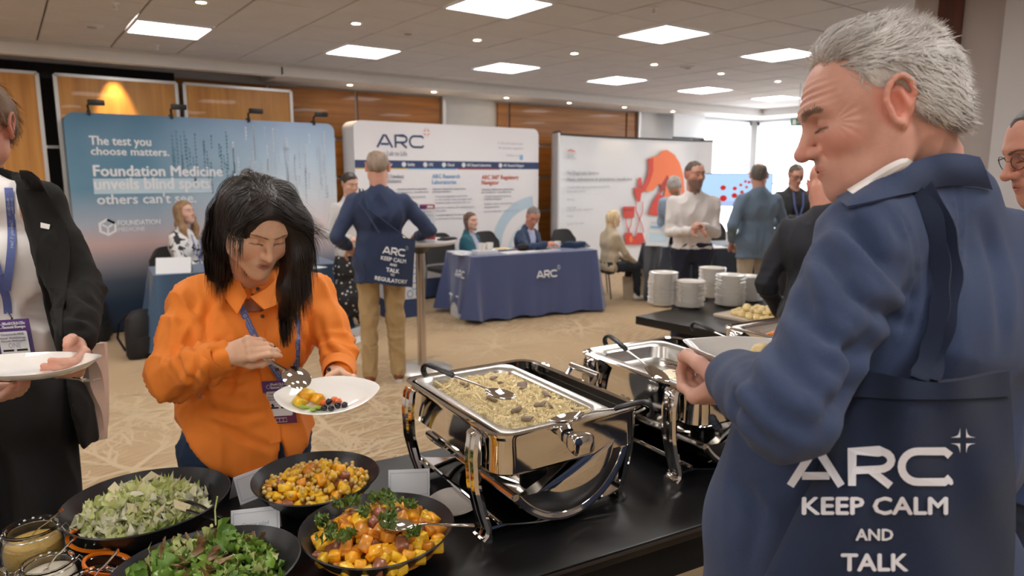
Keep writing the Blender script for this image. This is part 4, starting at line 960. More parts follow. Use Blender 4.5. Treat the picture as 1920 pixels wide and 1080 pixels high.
for gx, gy in ((-.11, .0), (-.09, -.05), (-.10, .07), (-.03, .10), (.03, .08), (.05, .03), (.09, .0), (-.02, .015), (.0, -.045), (.03, -.10), (-.13, -.02), (-.06, .10), (.02, -.03), (.07, .06), (-.12, .05)):
    for q in range(4):
        x, y = gx + rf.uniform(-.016, .016), gy + rf.uniform(-.016, .016); f = math.hypot(x, y) / .15
        inst('kale_leaf', rf.choice(kl), (c_sq[0] + x, c_sq[1] + y, TZ + .108 + .026 * (1 - f * f) + rf.uniform(0, .008)), (rf.uniform(-.7, .7), rf.uniform(-.7, .7), rf.uniform(0, 6)), 'dark curly kale leaf on the squash cubes', 'kale', 'kale on the squash bowl', rf.uniform(.65, 1.0))
# pasta
M_pas = mat('creamed_pasta', (.93, .80, .50), .4, coat=.4, var=.10, vscale=60); M_mush = mat('mushroom', (.28, .21, .16), .5, var=.3, vscale=60); M_cream = mat('cream_sauce', (.90, .80, .58), .35, coat=.4, bump=.8, bscale=60, bdist=.004)
def fusilli(seed):
    r_ = random.Random(seed); m = MB(); L_ = .036; V = []; F = []; n = 16
    for b in range(3):
        ba = b * 2.094; n0 = len(V)
        for i in range(n + 1):
            t = i / n; q = ba + t * 9; c = .0015 * math.sin(3 * t + seed)
            V += [(.0012 * math.cos(q) + c, (t - .5) * L_, .0012 * math.sin(q)), (.0062 * math.cos(q) + c, (t - .5) * L_, .0062 * math.sin(q)), (.0058 * math.cos(q + .5) + c, (t - .5) * L_ + .0005, .0058 * math.sin(q + .5))]
        for i in range(n):
            a = n0 + i * 3; F += [(a, a + 3, a + 4, a + 1), (a + 1, a + 4, a + 5, a + 2), (a + 2, a + 5, a + 3, a)]
    m.add(V, F); me = m.mesh(smooth=True, deg=60); me.materials.append(M_pas); return me
fu = [fusilli(k) for k in range(4)]
a = MB(); a.grid(lambda u, v: (-.150 + .255 * u, -.235 + .47 * v, .268 + .020 * math.sin(math.pi * u) * math.sin(math.pi * min(1, v * 1.1)) * (1 if v < .8 else .6)), 14, 20, .0); o = a.build('pasta_bed', M_cream, None, smooth=True, kind='stuff'); tag(o, 'creamy sauce and pasta filling the polished pan', 'food'); o.matrix_basis = CH1.matrix_basis.copy()
pts = []
for _ in range(20000):
    if len(pts) >= 270: break
    x, y = rf.uniform(-.155, .105), rf.uniform(-.232, .232)
    if y < -.15 and x > .03 and rf.random() < .8: continue
    if all((x - a_) ** 2 + (y - b_) ** 2 > .0155 ** 2 for a_, b_ in pts): pts.append((x, y))
for x, y in pts:
    z = .280 + .024 * math.sin(math.pi * (x + .16) / .27) * math.cos(math.pi * y / .56) + rf.uniform(-.003, .004)
    o = inst('pasta_spiral', rf.choice(fu), chpt(CH1, x, y, z), (rf.uniform(-.5, .5), rf.uniform(-.5, .5), rf.uniform(0, 6.28)), 'creamy fusilli spiral in the full chafing dish', 'pasta', 'pasta spirals in the chafing dish', rf.uniform(.85, 1.15))
mu_me = chunk_mesh(70, (.02, .016, .006), .2); mu_me.materials.append(M_mush)
for k in range(13): x, y = rf.uniform(-.13, .09), rf.uniform(-.21, .21); inst('mushroom_slice', mu_me, chpt(CH1, x, y, .296 + .014 * math.cos(math.pi * y / .5) * math.cos(math.pi * x / .3)), E3(rf), 'brown mushroom slice in the creamy pasta', 'mushroom', 'mushroom slices in the pasta', rf.uniform(.8, 1.5))
# remnants, carrots, pastries
a = MB(); a.grid(lambda u, v: (-.11 + .17 * u, -.15 + .25 * v, .242 + .004 * math.sin(9 * u) * math.sin(7 * v)), 8, 8, .0); o = a.build('sauce_residue', M_cream, smooth=True, kind='stuff'); tag(o, 'thin cream residue on the floor of the nearly empty pan', 'food'); o.matrix_basis = CH2.matrix_basis.copy()
for k in range(26): inst('green_scrap', rf.choice(rom[:3]), chpt(CH2, rf.uniform(-.10, .0), rf.uniform(-.15, .0), .250), (rf.uniform(-.3, .3), rf.uniform(-.3, .3), rf.uniform(0, 6)), 'small green leaf scrap left in the emptied pan', 'vegetable', 'green scraps in the emptied pan', .32)
M_car = mat('cooked_carrot', (.85, .25, .02), .35, coat=.4); car = chunk_mesh(90, (.045, .022, .014), .12); car.materials.append(M_car)
for x, y, z in heap(60, .11, .2, .265, .03, .026, rf): inst('carrot_piece', car, chpt(CH3, x - .02, y, z), E3(rf), 'orange cooked carrot piece in the far chafing dish', 'carrot', 'carrot pieces')
p = onz(1425, 604, TZ); PT2 = thing('serving_board', 'pale serving board of golden pastries on the far black table', 'board', (p[0] + .1, p[1] - .02, TZ), 0)
a = MB(); a.prism(rrect(-.2, -.32, .2, .32, .02, 3), 0, .02); a.build('board', mat('pale_board', (.55, .46, .36), .5), PT2, bevel=.004)
pa = MB(); pa.lathe([(.001, 0), (.022, 0), (.026, .012), (.02, .024), (.008, .03), (.001, .031)], n=12); pa_me = pa.mesh(smooth=True, deg=80); pa_me.materials.append(mat('golden_pastry', (.80, .62, .30), .5, var=.25, vscale=60))
for x, y, z in heap(60, .17, .28, .0, .0, .042, rf, jit=0): inst('pastry_bite', pa_me, (p[0] + .1 + x, p[1] - .02 + y, TZ + .021), (0, 0, rf.uniform(0, 6)), 'small golden pastry on the pale board', 'pastry', 'pastries on the pale board', rf.uniform(.9, 1.2))
for x, y, z in heap(22, .10, .2, .0, .0, .05, rf, jit=0): inst('pastry_bite', pa_me, (p[0] + .1 + x, p[1] - .02 + y, TZ + .05), (0, 0, rf.uniform(0, 6)), 'small golden pastry in the upper layer on the board', 'pastry', 'upper pastries on the pale board', rf.uniform(.9, 1.2))
# tent cards
def card(lab, px, py, w_, d_, rz, txt=None):
    p = onz(px, py, TZ); t = thing('tent_card', lab, 'card', (p[0], p[1], TZ), rz)
    a = MB(); h = .075
    a.grid(lambda u, v: ((u - .5) * w_, -d_ / 2 + d_ / 2 * v, h * v), 1, 1, .0008); a.grid(lambda u, v: ((u - .5) * w_, d_ / 2 - d_ / 2 * v, h * v), 1, 1, .0008); a.build('card', M_inkw, t)
    pr = Print(lambda x, y, l: (x, -d_ / 2 + d_ / 2 * (y / h) - .0018, y + .0004))
    for b in ((-w_ / 2 + .006, .008, w_ / 2 - .006, .009), (-w_ / 2 + .006, .066, w_ / 2 - .006, .067), (-w_ / 2 + .006, .008, -w_ / 2 + .007, .067), (w_ / 2 - .007, .008, w_ / 2 - .006, .067)): pr.rect(M_inkg, *b)
    if txt: pr.text(txt, M_inkg, 0, .035, .013, .0, align='c')
    pr.build('card_print', t); return t
face = AZ - math.pi / 2
card('white tent card reading Caesar salad, behind the mixed leaf bowl', 482, 1003, .12, .06, face + .25, 'Caesar salad')
card('white tent card half hidden behind the squash and kale bowl', 768, 925, .12, .06, face + .1)
card('white tent card half hidden under the left rim of the chickpea bowl', 470, 930, .10, .06, face + .9)
# steel spoons and tongs
serving_spoon('steel serving spoon lying across the squash and kale', onz(745, 983, TZ + .135), onz(888, 985, TZ + .10), black=False, bowl=(.042, .03))
serving_spoon('steel spoon handle rising from the mixed green leaves', onz(440, 1062, TZ + .10), onz(412, 1092, TZ + .17), black=False, bowl=(.035, .025))
t = thing('salad_tongs', 'dark tongs resting in the right side of the romaine bowl', 'tongs', onz(368, 965, TZ + .085), 2.2)
for s_ in (-1, 1): a = MB(); a.tube([(-.07, s_ * .008, .0), (0, s_ * .016, .016), (.06, s_ * .02, .02), (.085, s_ * .024, .012)], [.005, .006, .010, .011], 8, flat=(1, .4)); a.build('arm', M_blackp, t, smooth=True)
# ------------------------------------------------------------------ clip-top jars
M_glass = mat('clear_glass', (1, 1, 1), .02, trans=1.0, ior=1.45); M_wire = mat('wire', (.65, .65, .65), .2, metal=1.0); M_rub = mat('orange_rubber_seal', (.90, .22, .01), .45)
def jar(lab, p, R_, h, liquid, lidang, spoonlab, sdir):
    t = thing('clip_top_jar', lab, 'jar', (p[0], p[1], TZ))
    a = MB(); a.lathe([(.001, 0), (R_ * .86, 0), (R_ * .98, .006), (R_ * 1.04, h * .3), (R_ * 1.04, h * .6), (R_ * .9, h * .86), (R_ * .86, h * .9), (R_ * .93, h * .93), (R_ * .94, h * .99), (R_ * .90, h), (R_ * .87, h * .98), (R_ * .80, h * .9), (R_ * .86, h * .84), (R_ * .99, h * .58), (R_ * .99, h * .3), (R_ * .92, .012), (.001, .009)], n=44); a.build('glass', M_glass, t, smooth=True)
    a = MB(); a.lathe([(.001, .0095), (R_ * .915, .0125), (R_ * .985, h * .3), (R_ * .985, h * .5), (R_ * .93, h * .66), (R_ * .88, h * .68), (.001, h * .67)], n=40); a.build('dressing', liquid, t, smooth=True)
    a = MB(); a.tube([(R_ * .95 * math.cos(q), R_ * .95 * math.sin(q), h * .87) for q in np.linspace(0, 6.283, 33)[:-1]], .0013, 6, closed=True)
    for q0 in (lidang + math.pi,):
        for ds in (-.22, .22):
            c_, s_ = math.cos(q0 + ds), math.sin(q0 + ds); c2, s2 = math.cos(q0 + ds * .5), math.sin(q0 + ds * .5)
            a.tube([(R_ * .96 * c_, R_ * .96 * s_, h * .87), (R_ * 1.15 * c_, R_ * 1.15 * s_, h * .8), (R_ * 1.3 * c2, R_ * 1.3 * s2, h * .45), (R_ * 1.22 * c2, R_ * 1.22 * s2, h * .38)], .0014, 6)
    for ds in (-.15, .15):
        q = lidang + ds; a.tube([(R_ * .96 * math.cos(q), R_ * .96 * math.sin(q), h * .87), (R_ * 1.1 * math.cos(q), R_ * 1.1 * math.sin(q), h * .95), (R_ * 1.2 * math.cos(q), R_ * 1.2 * math.sin(q), h * .86)], .0014, 6)
    a.build('wire_clip', M_wire, t, smooth=True)
    Mx = Matrix.Rotation(lidang, 4, 'Z') @ Matrix.Translation((R_ * 1.98, 0, h * .42)) @ Matrix.Rotation(.30, 4, 'Y')
    a = MB(); a.lathe([(.001, .0), (R_ * .7, 0), (R_ * .88, .004), (R_ * .92, .012), (R_ * .86, .014), (R_ * .6, .008), (.001, .006)], n=36); a.V = [tuple(Mx @ Vector(v)) for v in a.V]; a.build('lid', M_glass, t, smooth=True)
    a = MB(); a.lathe([(R_ * .84, .0135), (R_ * .95, .0135), (R_ * .96, .020), (R_ * .84, .0195), (R_ * .84, .0135)], n=36, cap=False); a.V = [tuple(Mx @ Vector(v)) for v in a.V]; a.build('seal', M_rub, t, smooth=True)
    c = np.array([p[0], p[1], TZ + h * .60]); e = c + np.array([sdir[0], sdir[1], .085]) * 1.0
    s_ = serving_spoon(spoonlab, c - np.array([sdir[0], sdir[1], 0]) * .2 + [0, 0, .012], e, black=False, bowl=(.018, .013))
    return t
Lq1 = mat('mustard_dressing', (.62, .42, .12), .3, var=.12, vscale=300); Lq2 = mat('white_dressing', (.80, .74, .60), .3); Lq3 = mat('red_dressing', (.50, .035, .01), .2, coat=.5)
ra = math.atan2(RGT[1], RGT[0])
j1 = onz(62, 1012, TZ + .08); j2 = onz(90, 1062, TZ + .075); j3 = onz(168, 1090, TZ + .075); j4 = onz(-40, 1090, TZ + .075)
jar('large clip-top jar of yellow mustard dressing, rearmost jar', j1, .062, .115, Lq1, ra + .25, 'small steel spoon in the mustard dressing jar', RGT * .075 + FWD * .0)
jar('clip-top jar of white dressing between the yellow and red ones', j2, .055, .088, Lq2, ra + .45, 'small steel spoon in the white dressing jar', RGT * .06 + FWD * .01)
jar('clip-top jar of red dressing beside the mixed leaf bowl', j3, .055, .082, Lq3, ra + .9, 'small steel spoon in the red dressing jar', RGT * .055 + FWD * .02)
jar('clip-top jar cut off at the bottom left corner', j4, .055, .08, Lq1, ra - 2.5, 'small spoon in the jar at the bottom left corner', -RGT * .06)
# ------------------------------------------------------------------ on the ARC table and the poseur table
def at_arc(s_, q): p = a0 + du * s_ + dv * q; return p
def cup(lab, x, y, z, r_=.038, h=.075):
    t = thing('coffee_cup', lab, 'cup', (x, y, z), random.random() * 6); a = MB(); a.lathe([(.001, 0), (r_ * .7, 0), (r_ * .92, h * .35), (r_, h), (r_ * .94, h), (r_ * .85, h * .35), (r_ * .6, .005), (.001, .005)], n=24); a.build('bowl', M_cer, t, smooth=True)
    a = MB(); a.tube([(r_ * .9, 0, h * .8), (r_ * 1.5, 0, h * .75), (r_ * 1.55, 0, h * .4), (r_ * .9, 0, h * .3)], .004, 6); a.build('handle', M_cer, t, smooth=True)
for s_, q, z, lab in ((.22, .22, .80, 'left coffee cup on the white box on the ARC table'), (.33, .25, .80, 'middle coffee cup on the white box on the ARC table'), (1.35, .42, .757, 'lone white cup right of the man eating')): p = at_arc(s_, q); cup(lab, p[0], p[1], z, .045, .085)
p = at_arc(.27, .24); t = thing('white_box', 'flat white box under the coffee cups on the ARC table', 'box', (p[0], p[1], .757), rzA); a = MB(); a.box((0, 0, .02), (.26, .18, .04)); a.box((0, 0, .041), (.264, .184, .004)); a.build('carton', M_wbox, t, bevel=.002)
for s_, q, w_, d_, lab in ((.08, .5, .21, .3, 'sheet of paper at the left end of the ARC table'), (.6, .2, .3, .21, 'stack of white leaflets at the front of the ARC table'), (.85, .18, .21, .15, 'small white leaflet before the man eating'), (1.1, .2, .25, .15, 'white paper under the right plate on the ARC table'), (.0, .3, .15, .2, 'pale notebook at the left front corner of the ARC table')):
    p = at_arc(s_, q); t = thing('leaflet', lab, 'paper', (p[0], p[1], .757), rzA + .2); a = MB(); a.box((0, 0, .004), (w_, d_, .008)); a.build('sheet', M_wbox, t)
for s_, q, lab, nf_ in ((.58, .42, 'white plate of food before the woman in teal', 12), (1.1, .40, 'white plate of food before the man eating', 14)):
    p = at_arc(s_, q); coupe(lab, (p[0], p[1], .765), .14, .10, rzA)
    for k in range(nf_): inst('food_morsel', pa_me, (p[0] + rf.uniform(-.08, .08), p[1] + rf.uniform(-.05, .05), .771), (0, 0, rf.uniform(0, 6)), 'golden food morsel on the ' + lab[6:], 'food', 'food on the ' + lab, .8)
p = at_arc(.82, .34); t = thing('round_dish', 'dark round gadget standing on the ARC table', 'gadget', (p[0], p[1], .757)); a = MB(); a.lathe([(.001, 0), (.05, 0), (.075, .03), (.07, .07), (.03, .085), (.001, .086)], n=20); a.build('body', M_blackp, t, smooth=True)
a = MB(); a.lathe([(.08, .0), (.11, .0), (.11, .006), (.08, .006)], n=20, cap=False); a.build('red_ring', M_inkred, t)
p = at_arc(1.62, .45); t = thing('folded_bag', 'folded navy tote bags at the right end of the ARC table', 'bag', (p[0], p[1], .757), .3)
a = MB()
for k in range(3): a.grid(lambda u, v: ((u - .5) * (.34 - .04 * k), (v - .5) * (.26 - .03 * k), .014 + .022 * k + .012 * math.sin(5 * u + k) * math.sin(4 * v)), 8, 8, .018)
a.build('folded_cloth', mat('folded_navy_cotton', (.02, .045, .10), .8), t, smooth=True)
p = D(700 + 80, 455, 5.72); coupe('white plate of food on the poseur table at the man\'s hand', (2.62, 5.20, 1.118), .13, .09, .4)
for k in range(9): inst('food_morsel', pa_me, (2.62 + rf.uniform(-.07, .07), 5.20 + rf.uniform(-.04, .04), 1.124), (0, 0, 0), 'golden food morsel on the poseur table plate', 'food', 'food on the poseur table plate', .7)
t = thing('black_tray', 'dark folded napkins lying at the right of the poseur table', 'napkin', (3.0, 5.02, 1.118), .4); a = MB(); a.box((0, 0, .006), (.16, .10, .012)); a.box((.01, .0, .016), (.13, .08, .008)); a.build('cloth', M_bpack, t, bevel=.003)
# blue cloth table: folded sign
p = onz(330, 512, .757); t = thing('name_card', 'white folded card on the blue table before the seated woman', 'card', (p[0], p[1] + .06, .757), AZ - math.pi / 2 + .3)
a = MB(); a.grid(lambda u, v: ((u - .5) * .30, -.07 + .07 * v, .14 * v), 1, 1, .002); a.grid(lambda u, v: ((u - .5) * .30, .07 - .07 * v, .14 * v), 1, 1, .002); a.build('card', M_inkw, t)
p = onz(618, 503, .757); t = thing('leaflet', 'small white leaflet at the right end of the blue table', 'paper', (p[0] - .1, p[1] + .15, .757), .3); a = MB(); a.box((0, 0, .003), (.15, .21, .006)); a.build('sheet', M_inkw, t)
# brochure stand on the slate cloth
p = onz(1236, 461, .757); t = thing('brochure_stand', 'angled white brochure stand on the slate table before the red print', 'stand', (p[0] + .05, p[1] + .05, .757), AZ - math.pi / 2 - .5)
a = MB(); a.grid(lambda u, v: ((u - .5) * .30, -.10 + .16 * v, .36 * v), 2, 2, .015); a.box((0, .0, .006), (.30, .24, .012)); a.grid(lambda u, v: ((u - .5) * .05, .12 - .06 * v, .33 * v), 1, 1, .01); a.build('panel', M_wbox, t)
pr = Print(lambda x, y, l: (x, -.10 + .16 * (y / .36) - .003, y + .002)); pr.rect(M_pale, -.12, .05, .12, .16); pr.rect(M_inkblue, -.12, .22, .02, .25); pr.rect(M_inklg, -.12, .28, .1, .30); pr.build('brochure_print', t)
for (px, py, lab) in ((1330, 462, 'white papers on the dark table right of the white-shirted man'), (1352, 466, 'second sheet of papers on the dark table behind the man')):
    p = onz(px, py, .757); t = thing('leaflet', lab, 'paper', (p[0], p[1] + .1, .757), -.4); a = MB(); a.box((0, 0, .006), (.3, .2, .012)); a.build('sheet', M_wbox, t)
# ------------------------------------------------------------------ smooth volumes for bodies and clothes
class SDF:
    def __init__(s, lo, hi, res):
        s.lo = np.array(lo, float); s.res = res; s.n = np.maximum(2, np.ceil((np.array(hi) - s.lo) / res).astype(int) + 1)
        s.D = np.full(s.n, 1.0, np.float32); s.ax = [s.lo[i] + res * np.arange(s.n[i]) for i in range(3)]
    def win(s, lo, hi):
        a = np.clip(np.floor((np.array(lo) - s.lo) / s.res).astype(int), 0, s.n); b = np.clip(np.ceil((np.array(hi) - s.lo) / s.res).astype(int) + 1, 0, s.n)
        if np.any(b - a <= 0): return None, None
        sl = tuple(slice(a[i], b[i]) for i in range(3))
        return sl, (s.ax[0][sl[0]][:, None, None], s.ax[1][sl[1]][None, :, None], s.ax[2][sl[2]][None, None, :])
    def comb(s, sl, d, k, mode):
        D_ = s.D[sl]; d = d.astype(np.float32)
        if mode == 'sub': h = np.maximum(k - np.abs(D_ + d), 0) / k; s.D[sl] = np.maximum(D_, -d) + h * h * k * .25
        elif mode == 'int': h = np.maximum(k - np.abs(D_ - d), 0) / k; s.D[sl] = np.maximum(D_, d) + h * h * k * .25
        else: h = np.maximum(k - np.abs(D_ - d), 0) / k; s.D[sl] = np.minimum(D_, d) - h * h * k * .25
    def cap(s, a, b, ra, rb=None, k=.02, mode='u', flat=None, w=None):
        "tapered capsule; w = direction in which the section is scaled by flat"
        rb = ra if rb is None else rb; a = np.array(a, float); b = np.array(b, float); m = max(ra, rb) * max(1, flat or 1) + k + s.res * 2
        sl, G = s.win(np.minimum(a, b) - m, np.maximum(a, b) + m)
        if sl is None: return s
        d = b - a; L2 = float(d @ d) + 1e-12; p = [G[i] - a[i] for i in range(3)]
        t = np.clip((p[0] * d[0] + p[1] * d[1] + p[2] * d[2]) / L2, 0, 1)
        q = [p[i] - t * d[i] for i in range(3)]; r2_ = q[0] ** 2 + q[1] ** 2 + q[2] ** 2
        if flat:
            w = nrm(w); c = q[0] * w[0] + q[1] * w[1] + q[2] * w[2]; r2_ = r2_ - c * c + (c / flat) ** 2
        s.comb(sl, np.sqrt(r2_) - (ra + (rb - ra) * t), k, mode); return s
    def ell(s, c, r, k=.02, mode='u', M=None):
        c = np.array(c, float); r = np.array(r, float); m = r.max() + k + s.res * 2
        sl, G = s.win(c - m, c + m)
        if sl is None: return s
        p = [G[i] - c[i] for i in range(3)]
        if M is not None: p = [p[0] * M[0][i] + p[1] * M[1][i] + p[2] * M[2][i] for i in range(3)]
        k0 = np.sqrt((p[0] / r[0]) ** 2 + (p[1] / r[1]) ** 2 + (p[2] / r[2]) ** 2); k1 = np.sqrt((p[0] / r[0] ** 2) ** 2 + (p[1] / r[1] ** 2) ** 2 + (p[2] / r[2] ** 2) ** 2) + 1e-9
        s.comb(sl, k0 * (k0 - 1) / k1, k, mode); return s
    def chain(s, pts, rs, k=.02, **kw):
        for i in range(len(pts) - 1): s.cap(pts[i], pts[i + 1], rs[i], rs[i + 1], k, **kw)
        return s
    def plane(s, n, c, k=.01, mode='int'):
        "keeps the side where n.p < c"
        n = nrm(n); d = s.ax[0][:, None, None] * n[0] + s.ax[1][None, :, None] * n[1] + s.ax[2][None, None, :] * n[2] - c
        s.comb((slice(None),) * 3, np.broadcast_to(d, s.D.shape), k, mode); return s
    def fn(s, f, k=.01, mode='int'):
        d = f(s.ax[0][:, None, None], s.ax[1][None, :, None], s.ax[2][None, None, :]); s.comb((slice(None),) * 3, np.broadcast_to(d, s.D.shape), k, mode); return s
    def mesh(s):
        D_ = s.D; nx, ny, nz = D_.shape; ins = D_ < 0
        c = np.zeros((nx - 1, ny - 1, nz - 1), np.int8)
        for i in (0, 1):
            for j in (0, 1):
                for k in (0, 1): c += ins[i:nx - 1 + i, j:ny - 1 + j, k:nz - 1 + k]
        act = np.argwhere((c > 0) & (c < 8))
        if len(act) == 0: return np.zeros((0, 3)), np.zeros((0, 4), int)
        vid = np.full(c.shape, -1, np.int32); vid[tuple(act.T)] = np.arange(len(act))
        acc = np.zeros((len(act), 3)); cnt = np.zeros(len(act))
        val = {(i, j, k): D_[act[:, 0] + i, act[:, 1] + j, act[:, 2] + k].astype(float) for i in (0, 1) for j in (0, 1) for k in (0, 1)}
        for axx in range(3):
            for u in (0, 1):
                for v in (0, 1):
                    a = [0, 0, 0]; o = [q for q in range(3) if q != axx]; a[o[0]] = u; a[o[1]] = v; b = list(a); b[axx] = 1
                    va, vb = val[tuple(a)], val[tuple(b)]; m = (va < 0) != (vb < 0); t = np.where(m, va / np.where(m, va - vb, 1), 0)
                    P = np.zeros((len(act), 3)); P[:, o[0]] = u; P[:, o[1]] = v; P[:, axx] = t; acc[m] += P[m]; cnt[m] += 1
        V = (act + acc / cnt[:, None]) * s.res + s.lo; F = []
        for axx in range(3):
            o = [(axx + 1) % 3, (axx + 2) % 3]; sl = [slice(None)] * 3
            a = [slice(1, n_ - 1) for n_ in D_.shape]; a[axx] = slice(0, D_.shape[axx] - 1); b = list(a); b[axx] = slice(1, D_.shape[axx])
            A_, B_ = ins[tuple(a)], ins[tuple(b)]
            for flip in (False, True):
                m = np.argwhere((A_ & ~B_) if not flip else (~A_ & B_))
                if len(m) == 0: continue
                idx = m.copy()
                for q in o: idx[:, q] += 1
                def vv(d0, d1): j = idx.copy(); j[:, o[0]] -= d0; j[:, o[1]] -= d1; return vid[j[:, 0], j[:, 1], j[:, 2]]
                q4 = np.stack([vv(1, 1), vv(0, 1), vv(0, 0), vv(1, 0)], 1)
                F.append(q4[:, ::-1] if flip else q4)
        return V, np.concatenate(F)
def vnormals(V, F):
    n = np.cross(V[F[:, 2]] - V[F[:, 0]], V[F[:, 3]] - V[F[:, 1]]); N_ = np.zeros_like(V)
    for i in range(4): np.add.at(N_, F[:, i], n)
    return N_ / (np.linalg.norm(N_, axis=1, keepdims=True) + 1e-12)
def relax(V, F, it=2, lam=.5):
    for _ in range(it):
        S = np.zeros_like(V); C_ = np.zeros(len(V))
        for i in range(4):
            for j in ((i + 1) % 4, (i + 3) % 4): np.add.at(S, F[:, i], V[F[:, j]]); np.add.at(C_, F[:, i], 1)
        V = V + lam * (S / np.maximum(C_, 1)[:, None] - V)
    return V
def wn(P, freq, seed, n=5, warp=1.2):
    r_ = np.random.default_rng(abs(int(seed)) + 11); out = 0
    for i in range(n):
        k = r_.normal(size=3); k /= np.linalg.norm(k); k2 = r_.normal(size=3); k2 /= np.linalg.norm(k2)
        out = out + np.sin(freq * (.6 + .8 * r_.random()) * (P @ k) + warp * np.sin(freq * .7 * (P @ k2) + r_.random() * 6) + r_.random() * 6)
    return out / n * 1.7
def wrinkle(V, F, amp, freq, seed, stretch=(1, 1, .5), sharp=True, mask=None):
    if freq < 40: freq = freq * 2.6
    N_ = vnormals(V, F); w_ = wn(V * np.array(stretch), freq, seed)
    if sharp: w_ = 1 - 2 * np.abs(w_) ** .7
    d = amp * w_
    if mask is not None: d = d * mask(V)
    return V + N_ * d[:, None]
def crease(V, F, pts, wd, dep):
    "one drawn fold: a groove along a polyline with a soft ridge on both sides"
    N_ = vnormals(V, F); best = np.full(len(V), 9.0); P = [np.array(p, float) for p in pts]; m = np.where(np.all((V > np.min(P, axis=0) - 4 * wd) & (V < np.max(P, axis=0) + 4 * wd), axis=1))[0]
    if len(m) == 0: return V
    X = V[m]; bd = np.full(len(m), 9.0); bt = np.zeros(len(m)); L_ = len(P) - 1
    for i in range(L_):
        a, b = P[i], P[i + 1]; d = b - a; t = np.clip((X - a) @ d / (d @ d), 0, 1); q = np.linalg.norm(X - a - t[:, None] * d, axis=1); u = q < bd; bd = np.where(u, q, bd); bt = np.where(u, (i + t) / L_, bt)
    taper = np.sin(np.pi * np.clip(bt, .04, .96)) ** .5; g = -dep * np.exp(-(bd / wd) ** 2) + .75 * dep * np.exp(-((bd - 1.9 * wd) / (1.1 * wd)) ** 2)
    V = V.copy(); V[m] += N_[m] * (g * taper)[:, None]; return V
def limb_folds(V, F, c, ax, rad, amp, freq, seed=0):
    "compression folds around a joint c, rings across the axis ax"
    N_ = vnormals(V, F); ax = nrm(ax); P = V - np.array(c); t = P @ ax; g = np.exp(-(np.linalg.norm(P, axis=1) / rad) ** 2); freq = freq * 2.0
    ph = 1.8 * wn(V, 14, seed)
    br = np.clip(.35 + .9 * wn(V, 22, seed + 7), 0, 1)
    return V + N_ * (amp * g * br * (1 - 2 * np.abs(np.sin(freq * .5 * t + ph * 2.2)) ** .8))[:, None]
def joinm(parts):
    Vs, Fs, Cs, n = [], [], [], 0
    for V, F, C_ in parts: Vs.append(V); Fs.append(F + n); Cs.append(C_); n += len(V)
    return np.vstack(Vs), np.vstack(Fs), np.vstack(Cs)
def rot(axis, deg):
    a = nrm(axis); t = math.radians(deg); K = np.array([[0, -a[2], a[1]], [a[2], 0, -a[0]], [-a[1], a[0], 0]]); return np.eye(3) + math.sin(t) * K + (1 - math.cos(t)) * K @ K

